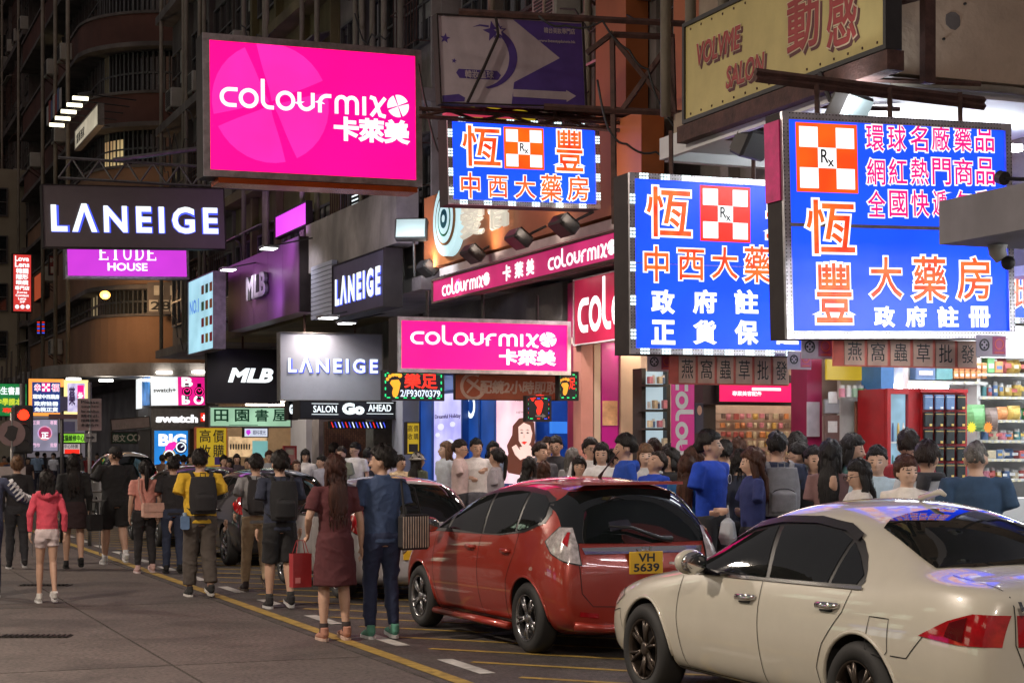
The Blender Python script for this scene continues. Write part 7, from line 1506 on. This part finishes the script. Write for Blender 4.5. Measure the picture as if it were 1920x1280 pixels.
hold('shopping_bag', 'red paper shopping bag held by the woman in the maroon dress', 'shopping bag', (w0.x+.05, w0.y-.08, .66), t, k, (('bag_body', MB().add([(-.09, -.05, -.16), (.09, -.05, -.16), (.09, .05, -.16), (-.09, .05, -.16), (-.09, -.055, .15), (.09, -.055, .15), (.09, .055, .15), (-.09, .055, .15)], [(0, 3, 2, 1), (0, 1, 5, 4), (1, 2, 6, 5), (2, 3, 7, 6), (3, 0, 4, 7)]), red), ('string', MB().tube([(-.06, -.05, .15), (-.03, -.02, .27), (.03, -.02, .27), (.06, -.05, .15)], .004, seg=5), red), ('string', MB().tube([(-.06, .05, .15), (-.03, .02, .27), (.03, .02, .27), (.06, .05, .15)], .004, seg=5), red), ('printed_mark', MB().box((.02, .0535, -.12), (.07, .056, -.07)), M('bag_print', (.6, .2, .2)))), .1)
p = W(716, 1196); t, a, k = person('man in dark blue denim shirt, navy trousers and green sneakers', p.x, p.y, PI, 1.76, top=(.035, .06, .13), bottom=(.02, .03, .075), bt='trousers', blen=.93, hair='fluffy', near=True, stride=.12, back=False, seed=12, shoes=(.1, .3, .22), sole=(.6, .6, .6), socks=(.5, .5, .5), collar=True, head=(.95, 0), armR=((-.24, .03, 1.14), (-.25, -.03, .90)), armL=((.24, .02, 1.13), (.3, -.02, .88)))
g = MB(); g.bev((-.16, -.05, -.17), (.16, .05, .16), .03); st = MB()
for i in range(11): x = -.145+i*.029; st.box((x, .0505, -.15), (x+.012, .053, .14)); st.box((x, -.053, -.15), (x+.012, -.0505, .14))
hold('tote_bag', 'black and cream striped tote bag on the arm of the man in denim', 'tote bag', (-.27, .08, .97), t, k, (('bag_body', g, cloth((.02, .018, .018))), ('stripe_panel', st, cloth((.6, .5, .4))), ('strap', MB().tube([(-.1, .0, .14), (-.03, -.02, .4), (.1, -.05, .48), (.1, 0, .14)], .012, seg=6), cloth((.02, .018, .018)))), .35)
# --- crowd on the pavement: (px, head-top px y, X plane, facing, dict)
def crowd(lab, px, hy_, X, face, h0=None, z=.135, **kw):
    X = 7.82+max(0, X-7.9)*.85; d = dX(px, X); p = at(px, hy_, d); h = p.z-z-.035
    if not 1.42 <= h <= 1.86: h = min(1.86, max(1.42, h))
    # keep the head top at the photographed height by moving along the line of sight is unnecessary within a few cm
    kw.setdefault('seed', int(px)); q_ = random.Random(int(px)*7+1); m_ = q_.random()
    if 'armL' not in kw and 'armR' not in kw:
        if m_ < .25: kw['armR'] = ((-.27, -.08, 1.17), (-.14, -.31, 1.27))
        elif m_ < .4: kw['armL'] = ((.27, -.07, 1.15), (.1, -.29, 1.14)); kw['armR'] = ((-.27, -.07, 1.15), (-.1, -.3, 1.12))
        elif m_ < .55: kw['armL'] = ((.25, .06, 1.15), (.21, -.14, 1.02))
    kw.setdefault('hm', [H_BLK, H_BLK, H_BLK, hairm((.02, .012, .009), 'soft_brown'), hairm((.014, .012, .012), 'soft_black')][q_.randrange(5)])
    kw.setdefault('head', (q_.uniform(-.4, .4), q_.uniform(-.12, .2))); kw.setdefault('build', q_.uniform(.92, 1.12) if not kw.get('fem') else q_.uniform(.86, .98)); face = face+q_.uniform(-12, 12); f = math.radians(face)
    return person(lab, p.x, p.y, f-TH*0, h, z=z, **kw)
WT = (.74, .72, .72); NV = (.02, .035, .09)
C0 = -.38    # turn towards the camera: a face seen front on has rotation -TH
def cf(deg): return deg-22
cr = [
 ('standing man in pale pink printed T-shirt and glasses, left of the poster', 862, 822, 9.2, cf(75), dict(top=(.55, .42, .4), items=('glasses',), head=(0, .1))),
 ('young man in white T-shirt with black hair, right of the pink T-shirt man', 893, 820, 9.5, cf(20), dict(top=(.66, .62, .6), bottom=(.1, .1, .12))),
 ('fair haired woman in pale grey top in front of the lilac poster', 834, 826, 9.8, cf(-50), dict(top=(.5, .52, .55), hair='long', hm=H_LBR, fem=True, sk=2)),
 ('woman with long dark ponytail and grey top facing left', 930, 838, 9.0, cf(-100), dict(top=(.36, .33, .36), hair='pony', fem=True)),
 ('girl with dark hair behind the ponytail woman', 926, 826, 10.2, cf(40), dict(top=(.2, .25, .35), fem=True, hair='bob')),
 ('woman with bowed head and long black hair in front of the poster', 992, 855, 8.6, cf(150), dict(top=(.1, .08, .09), hair='long', fem=True, back=True)),
 ('woman with brown hair tilted away above the red car roof', 1020, 862, 8.7, cf(170), dict(top=(.3, .2, .18), hair='long', hm=H_BRN, fem=True, back=True)),
 ('man with dark fringe looking down behind the bowed woman', 1014, 828, 9.8, cf(10), dict(top=(.05, .05, .06), hair='fluffy')),
 ('man in dark shirt and glasses by the small lamp', 1043, 815, 10.2, cf(-30), dict(top=(.03, .03, .035), items=('glasses',))),
 ('man behind the glasses man near the beige counter', 1026, 818, 10.6, cf(0), dict(top=(.08, .08, .09))),
 ('child with dark fringe in white top above the red roof', 1086, 853, 8.8, cf(5), dict(top=WT, hair='fringe', fem=True)),
 ('blurred woman with grey brown hair behind the child', 1074, 838, 9.8, cf(160), dict(top=(.3, .3, .3), hair='bob', hm=H_GRY, fem=True, back=True)),
 ('smiling man with glasses in white T-shirt by the salmon pillar', 1108, 820, 9.6, cf(10), dict(top=WT, items=('glasses',), hair='fluffy')),
 ('woman with centre parted hair, white top and backpack strap', 1128, 828, 9.0, cf(-10), dict(top=WT, hair='bob', fem=True)),
 ('small dark haired person bending behind the blue hoodie man', 1152, 840, 9.2, cf(100), dict(top=(.02, .02, .03), back=True)),
 ('man in bright blue hooded top facing right', 1172, 813, 8.4, cf(-75), dict(top=(.01, .06, .38), sleeve='long', items=('hood',), hair='fluffy')),
 ('woman with light brown fringe hair between two men in blue', 1210, 830, 8.9, cf(-15), dict(top=(.5, .5, .5), hair='fringe', hm=H_LBR, fem=True, sk=2)),
 ('man in royal blue T-shirt bending his head down', 1226, 840, 8.3, cf(-60), dict(top=(.01, .05, .42), head=(0, -.5))),
 ('dark haired man behind the bending man, by the lit shelf', 1226, 820, 10.0, cf(175), dict(top=(.03, .03, .03), back=True)),
 ('person with half hidden face below the yellow red package', 1253, 830, 10.3, cf(0), dict(top=(.02, .02, .03), fem=True)),
 ('woman in black with dark hair turned right by the pink banner', 1256, 838, 9.0, cf(-70), dict(top=(.015, .015, .02), hair='bob', fem=True)),
 ('woman with long straight hair in blue T-shirt seen from behind', 1288, 850, 8.1, cf(170), dict(top=(.015, .1, .28), hair='long', fem=True, back=True, hm=H_BRN)),
 ('tall man in royal blue T-shirt with round white chest mark facing left', 1333, 806, 8.15, cf(62), dict(top=(.01, .06, .5), build=1.2, hair='fluffy')),
 ('woman close behind the tall man in blue, face hidden', 1303, 835, 8.7, cf(-110), dict(top=(.04, .02, .03), hair='long', hm=H_BRN, fem=True)),
 ('man with black backpack and white patch, from behind', 1358, 822, 9.4, cf(180), dict(top=(.5, .5, .5), back=True)),
 ('person with brown hair in yellow top under the slatted wall', 1384, 818, 10.2, cf(150), dict(top=(.6, .5, .25), hm=H_BRN, back=True)),
 ('woman with wavy brown hair in navy T-shirt facing right', 1412, 836, 8.1, cf(-80), dict(top=(.02, .03, .13), hair='long', hm=H_BRN, fem=True, sk=2)),
 ('dark haired person hidden behind the wavy haired woman', 1386, 840, 8.9, cf(180), dict(top=(.03, .03, .06), hair='bob', fem=True, back=True)),
 ('man in dark teal T-shirt with pale grey backpack', 1457, 806, 8.5, cf(175), dict(top=(.025, .045, .065), back=True, build=1.12)),
 ('man with short black curls facing away beside the maroon pillar', 1495, 810, 9.8, cf(165), dict(top=(.03, .03, .03), back=True, hair='fluffy')),
 ('man in glasses behind the grey backpack', 1500, 826, 9.2, cf(-110), dict(top=(.02, .02, .02), items=('glasses',))),
 ('smiling moustached man in black below the maroon pillar', 1526, 833, 8.9, cf(20), dict(top=(.015, .015, .017))),
 ('woman with long dark braid in dusty mauve T-shirt', 1557, 822, 8.3, cf(170), dict(top=(.2, .11, .11), hair='long', fem=True, back=True)),
 ('woman with long black hair and green top turned left', 1597, 812, 9.4, cf(80), dict(top=(.05, .13, .11), hair='long', fem=True)),
 ('woman in glasses and white top touching her cheek', 1612, 858, 7.95, cf(-70), dict(top=(.6, .57, .55), hair='long', items=('glasses',), fem=True, armR=((-.22, -.12, 1.2), (-.1, -.2, 1.46)))),
 ('man in pale blue T-shirt looking right, behind the cheek touching woman', 1645, 832, 8.5, cf(-30), dict(top=(.4, .52, .62))),
 ('woman in cream top with brown hair tied up looking at the camera', 1700, 850, 7.9, cf(5), dict(top=(.68, .62, .55), hair='bun', hm=H_BRN, fem=True, sk=2, sleeve='long')),
 ('man in dark red T-shirt in front of the red fridge', 1703, 802, 9.2, cf(150), dict(top=(.25, .02, .03), back=True)),
 ('man in white printed T-shirt with dark scarf at the neck, from behind', 1738, 825, 8.3, cf(165), dict(top=(.58, .62, .68), back=True, hair='fluffy', build=1.1)),
 ('balding man in dark blue T-shirt by the right-hand shelves', 1830, 824, 8.4, cf(165), dict(top=(.02, .05, .1), back=True, hair='crop', hm=H_GRY, build=1.2)),
 # behind the silver car and salon
 ('man in glasses and white T-shirt with a bag strap, in front of the brick wall', 666, 828, 9.8, cf(-20), dict(top=WT, items=('glasses',))),
 ('man in olive T-shirt left of the white T-shirt man', 640, 836, 9.4, cf(-15), dict(top=(.2, .22, .17))),
 ('dark haired man looking away behind the olive T-shirt man', 628, 828, 10.2, cf(140), dict(top=(.03, .03, .03), back=True)),
 ('young man in white printed T-shirt with bowl haircut', 573, 841, 9.4, cf(5), dict(top=WT, hair='fringe')),
 ('woman with reddish hair and glasses over the dark car roof', 556, 866, 8.5, cf(0), dict(top=(.3, .1, .1), items=('glasses',), hair='bob', hm=H_BRN, fem=True)),
 ('man with brown hair in grey T-shirt behind the dark car', 505, 843, 9.0, cf(5), dict(top=(.3, .32, .35), hm=H_BRN)),
 ('young person eating, in yellow and pale top, behind the silver car', 750, 851, 8.6, cf(60), dict(top=(.68, .5, .3), armL=((.22, -.1, 1.2), (.08, -.22, 1.4)))),
 ('woman in grey bucket hat with long black hair and olive jacket', 784, 846, 8.8, cf(150), dict(top=(.08, .09, .06), hair='long', fem=True, back=True, items=('hat',), sleeve='long')),
 ('person in pale top between the denim man and the yellow top eater', 727, 846, 9.6, cf(30), dict(top=(.45, .4, .5), fem=True, hair='bob')),
 ('person in dark top right behind the white T-shirt man at the salon', 690, 838, 10.4, cf(170), dict(top=(.05, .05, .06), back=True)),
 ('dark haired person partly behind the bowl haircut man', 603, 852, 9.0, cf(-40), dict(top=(.35, .35, .42))),
 ('man in black cap near the red framed notice', 528, 840, 9.8, cf(160), dict(top=(.02, .02, .02), hair='cap', back=True)),
 ('dark haired man near the bookshop entrance, left of the brown haired man', 465, 857, 9.0, cf(10), dict(top=(.03, .03, .03))),
 ('woman holding a phone near the warm bookshop window', 444, 850, 9.6, cf(15), dict(top=(.04, .03, .04), hair='long', fem=True)),
 ('woman with long hair left of the phone holding woman', 430, 860, 8.9, cf(10), dict(top=(.06, .04, .05), hair='long', fem=True)),
]
PEO = {}
for lab, px, hy_, X, face, kw in cr: PEO[lab] = crowd(lab, px, hy_, X, face, **kw)
def pk(s_): return next(v for kk, v in PEO.items() if s_ in kk)
t, a, k = pk('dark teal'); backpack('pale grey backpack on the man in dark teal', t, k, (.22, .22, .24), .17)
t, a, k = pk('black backpack and white'); backpack('black backpack with white patch in the pavement crowd', t, k, (.02, .02, .02), .15)
t, a, k = pk('tall man in royal'); o = MB().stroke(arc(0, 0, .045, 0, 361, 16), .007, 0, .002).build('printed_mark', m_white, t, (.1*k, -.145*k, 1.3*k), (0, 0, .12))
t, a, k = pk('wavy brown'); hold('carrier_bag', 'white plastic carrier bag held by the wavy haired woman', 'carrier bag', (.05, -.28, 1.0), t, k, (('bag_body', MB().tube([(0, 0, -.18), (0, 0, -.12), (0, 0, .02), (0, 0, .06)], [(.12, .05), (.15, .07), (.12, .05), (.04, .02)], seg=12), thin('white_plastic', (.6, .65, .7))), ('handle', MB().tube([(-.03, 0, .05), (0, 0, .17), (.03, 0, .05)], .008, seg=6), MATS['white_plastic'])))
t, a, k = pk('scarf'); g = MB(); g.tube([(.12*math.cos(q)*k, (.01+.1*math.sin(q))*k, (1.46+.0*q)*k) for q in [2*PI*i/12 for i in range(13)]], .035, seg=8); g.tube([(0, .12*k, 1.46*k), (.01, .16*k, 1.36*k), (.0, .15*k, 1.28*k)], [.06, .05, .02], seg=10); g.build('scarf', cloth((.04, .04, .045)), t, smooth=True); mb = MB()
for i in range(4): mb.box((-.1*k+.02*i, .147*k, (1.22-i*.03)*k), (.09*k, .151*k, (1.228-i*.03)*k))
# far crowd by the side road
fr = random.Random(12); tops = [(.03, 'black'), (.35, 'grey'), (.6, 'white'), (.1, 'dark grey')]
spots = [(70, 853, 8.0, 'pale blue shirt, taller than those around', (.2, .28, .38)), (52, 868, 7.0, 'dark brown top near the pole', (.05, .03, .03)), (100, 856, 9.0, 'white shirt', WT), (118, 850, 9.5, 'black top', BLK), (150, 856, 8.6, 'cream top', (.5, .45, .4)), (166, 862, 9.6, 'red top', (.3, .04, .04)),
 (18, 866, 6.5, 'navy top', (.03, .04, .09)), (8, 872, 7.5, 'orange top', (.4, .15, .05)), (182, 858, 10.5, 'grey top', (.2, .2, .2)), (196, 866, 9.0, 'dark green top', (.03, .07, .04)), (318, 849, 8.4, 'light collar', (.4, .4, .4)), (333, 852, 9.0, 'black top, by the blue board', BLK), (344, 858, 8.2, 'dark dress', (.04, .02, .04)),
 (357, 853, 9.6, 'olive top', (.1, .1, .06)), (410, 858, 9.4, 'white top by the yellow board', WT), (305, 862, 8.6, 'brown top', (.12, .07, .05)), (84, 862, 10.5, 'grey hood', (.15, .15, .16)), (132, 864, 11, 'yellow top', (.4, .33, .08)), (36, 858, 9.5, 'white cap and shirt', WT), (420, 864, 8.2, 'mauve top', (.25, .15, .2))]
far = {}
for i, (px, hy_, X, desc, c) in enumerate(spots):
    fem = i % 3 == 1; face = [170, 10, -40, 150, 60, 185][i % 6]; d = dX(px, X); p = at(px, hy_, d); h = min(1.84, max(1.5, p.z-(.13 if X > 7.9 and p.y < 51 else 0)))
    kk = (i % 4, fem)
    person(f'distant pedestrian in {desc} in the crowd at the crossing', p.x, p.y, math.radians(face), h, z=(.125 if (X > 7.8 and (p.y < 51.5 or p.y > 54.2)) else 0), top=c, hair=['short', 'long', 'fluffy', 'pony'][i % 4] if fem or i % 4 not in (1, 3) else 'short', fem=fem, seed=100+i, back=abs(face) > 90, hands=False, group='distant pedestrians at the crossing', bottom=(.03, .03, .05))
# ================================================================== street furniture at the crossing
def pole(lab, px, d, h, r=.05, mat=None, name='sign_post', cat='post'):
    p = at(px, 845, d); t = thing(name, lab, cat, (p.x, p.y, 0)); MB().tube([(0, 0, 0), (0, 0, h)], r, seg=10).build('shaft', mat or m_steel, t, smooth=True); return t
t = pole('traffic light showing red beside the green bookshop sign', 42, 30, 2.9, .05, m_dark, 'traffic_light', 'traffic light')
z = 1.74+(845-790)/F*30; hd = MB().bev((-.17, -.13, z-.55), (.17, .13, z+.28), .03).build('signal_head', m_black, t)
for i, (dz, e) in enumerate(((.12, E('red_signal', (1, .022, .006), 4)), (-.14, m_dark), (-.4, m_dark))):
    MB().tube([(0, -.131, z+dz), (0, -.15, z+dz)], .1, seg=18).build('signal_lens', e, t); mb = MB(); mb.tube([(.095*math.cos(a), -.2+.0*a, z+dz+.095*math.sin(a)) for a in [PI*q/8 for q in range(9)]], (.012), seg=5); mb.build('visor', m_black, t)
t = pole('round sign seen from the back on a thin pole left of the traffic light', 22, 28, 2.35, .025, m_steel, 'round_sign', 'road sign'); z = 1.74+(845-812)/F*28; MB().tube([(0, -.02, z), (0, .0, z)], .21, seg=26).build('disc', M('pink_grey_disc', (.25, .17, .17), rough=.5), t); MB().poly([(.13*math.cos(a)*(1 if q % 2 else .6), z+.13*math.sin(a)) for q, a in enumerate([2*PI*i/9 for i in range(9)])], -.026, .004).build('printed_mark', m_dark, t)
t = pole('grey notice board on a post with rows of dark characters', 168, 32, 3.0, .035, m_steel, 'notice_sign', 'road sign')
x0 = -.22; z1 = 1.74+98/F*32; z0 = 1.74+38/F*32; bx('board', M('notice_grey', (.24, .17, .165), rough=.6), t, (x0, -.03, z0), (.21, -.005, z1)); mb = MB()
for i, tx in enumerate(('Please', 'queue here', 'for minibus', '請在此', '排隊候車', '多謝合作')): put_text(mb, tx, (x0+.06, z1-.09-i*.085, .16, z1-.035-i*.085), y=-.034, fat=.01)
mb.build('lettering', m_ink, t); z = 1.74+25/F*32; bx('arrow_plate', m_steel, t, (-.1, -.03, z-.08), (.12, -.005, z+.08)); MB().poly([(-.07, z-.012), (.03, z-.012), (.03, z-.04), (.09, z), (.03, z+.04), (.03, z+.012), (-.07, z+.012)], -.035, .004).build('printed_arrow', m_ink, t)
t = pole('dark post with small blue plates between the ringed banner and notice board', 116, 33, 2.95, .035, m_dark, 'sign_post', 'road sign'); z = 1.74+(845-800)/F*33; bx('plate', M('dull_blue_plate', (.08, .08, .16)), t, (.03, -.03, z-.1), (.24, -.01, z+.1)); bx('plate', M('dull_brown_plate', (.1, .05, .06)), t, (-.25, -.04, z+.15), (.35, -.032, z+.24)); z = 1.74+(845-757)/F*33; bx('plate', MATS['dull_blue_plate'], t, (-.04, -.05, z-.14), (.1, -.046, z+.14))
t = thing('crowd_barrier', 'metal crowd barrier with a white notice at the far left', 'barrier', (at(-5, 845, 27).x, at(-5, 845, 27).y, 0))
for z in (.95, 1.1): MB().bar((0, 0, z), (1.6, 0, z), .03).build('rail', m_steel, t)
for i in range(7): MB().bar((i*.26, 0, .1), (i*.26, 0, .95), .014).build('bar', m_steel, t)
bx('notice', M('barrier_notice', (.4, .35, .34)), t, (.0, -.05, .95), (.42, -.035, 1.5))
# crossing railings and the long dark canopy on the left row
t = thing('shop_canopy', 'jumbled dark canopy edge with lit underside on the far left row', 'canopy', (7.4, 60, 3.8)); bx('slab', m_dkgrey, t, (0, 0, 0), (1.2, 14, .25))
for i in range(6): boxo('light_tube', E('far_tube', (.95, .9, 1), 5), t, (.1, .6+i*2.2, -.06), (.5, 1.8+i*2.2, -.01))
for i in range(9): MB().box((-.3-.1*(i % 3), .5+i*1.5, .25), (.3, 1.2+i*1.5, .5+.2*(i % 2))).build('clutter', m_dark, t)
# near grey canopy corner at right with security camera
t = thing('shop_canopy', 'grey canopy corner jutting in at the right edge near the camera', 'canopy', (7.28, 4, 0)); bx('slab', M('grey_plaster', (.2, .19, .21), rough=.8, dirt=.2, var=.1), t, (0, 0, 3.17), (4.5, 6.1, 3.47))
t = thing('security_camera', 'white dome security camera under the grey canopy corner', 'camera', (7.62, 9.9, 3.16)); MB().tube([(0, 0, 0), (0, 0, -.05), (.02, -.02, -.1)], [.07, .06, .045], seg=16).build('housing', m_ac, t, smooth=True); MB().ell((.05, -.05, -.125), (.05, .05, .05), 14, 8).build('dome', m_dark, t, smooth=True)
t = thing('arm_lamp', 'dark round lamp head on a rod above the grey canopy corner', 'lamp', at(1884, 335, 12.5)); MB().tube([(0, 0, 0), (0, .06, .02)], .05, seg=16).build('lamp_head', m_dark, t); MB().bar((0, 0, 0), (1.2, -.2, .0), .02).build('rod', m_dark, t)
# big X lattice on the wall between the star sign and salon sign
A = lambda px, py: at(px, py, 18.6)
t = thing('steel_frame', 'tall rusty cross braced frame right of the star sign', 'frame', A(1148, 205)); o = t.location
for nm, a, b in (('rail', (1100, 100), (1150, 62)), ('rail', (1150, 65), (1265, 70)), ('post', (1148, 62), (1150, 205)), ('post', (1260, 70), (1264, 215)), ('brace', (1150, 72), (1262, 212)), ('brace', (1258, 78), (1168, 205)), ('rail', (1020, 200), (1340, 216)), ('rail', (860, 22), (1300, 46)), ('post', (1150, 215), (1152, 420))): MB().bar(A(*a)-o, A(*b)-o, .05).build(nm, m_rust, t)
r = random.Random(4)
for q, (lab, d, pts) in enumerate((('long slack cable looping across the rusty cross braced frame', 18.4, [(1010, 30), (1060, 48), (1130, 40), (1180, 95), (1215, 130), (1240, 200), (1290, 260)]), ('black cable drooping from the star sign to the middle pharmacy sign', 18, [(1120, 150), (1140, 240), (1175, 270), (1230, 285), (1290, 300)]), ('thin cable hanging between the magenta and star signs', 24, [(785, 120), (800, 200), (820, 280), (842, 300)]))):
    p = [at(x, y, d) for x, y in pts]; P = []
    for i in range(len(p)-1):
        for f in range(5): P.append(p[i].lerp(p[i+1], f/5)+Vector((0, 0, -.05*math.sin(PI*f/5))))
    o = MB().tube(P+[p[-1]], .013, seg=5).build('cable', m_black, None, smooth=True); tag(o, lab, 'cable')

bpy.data.scenes.remove(TS)
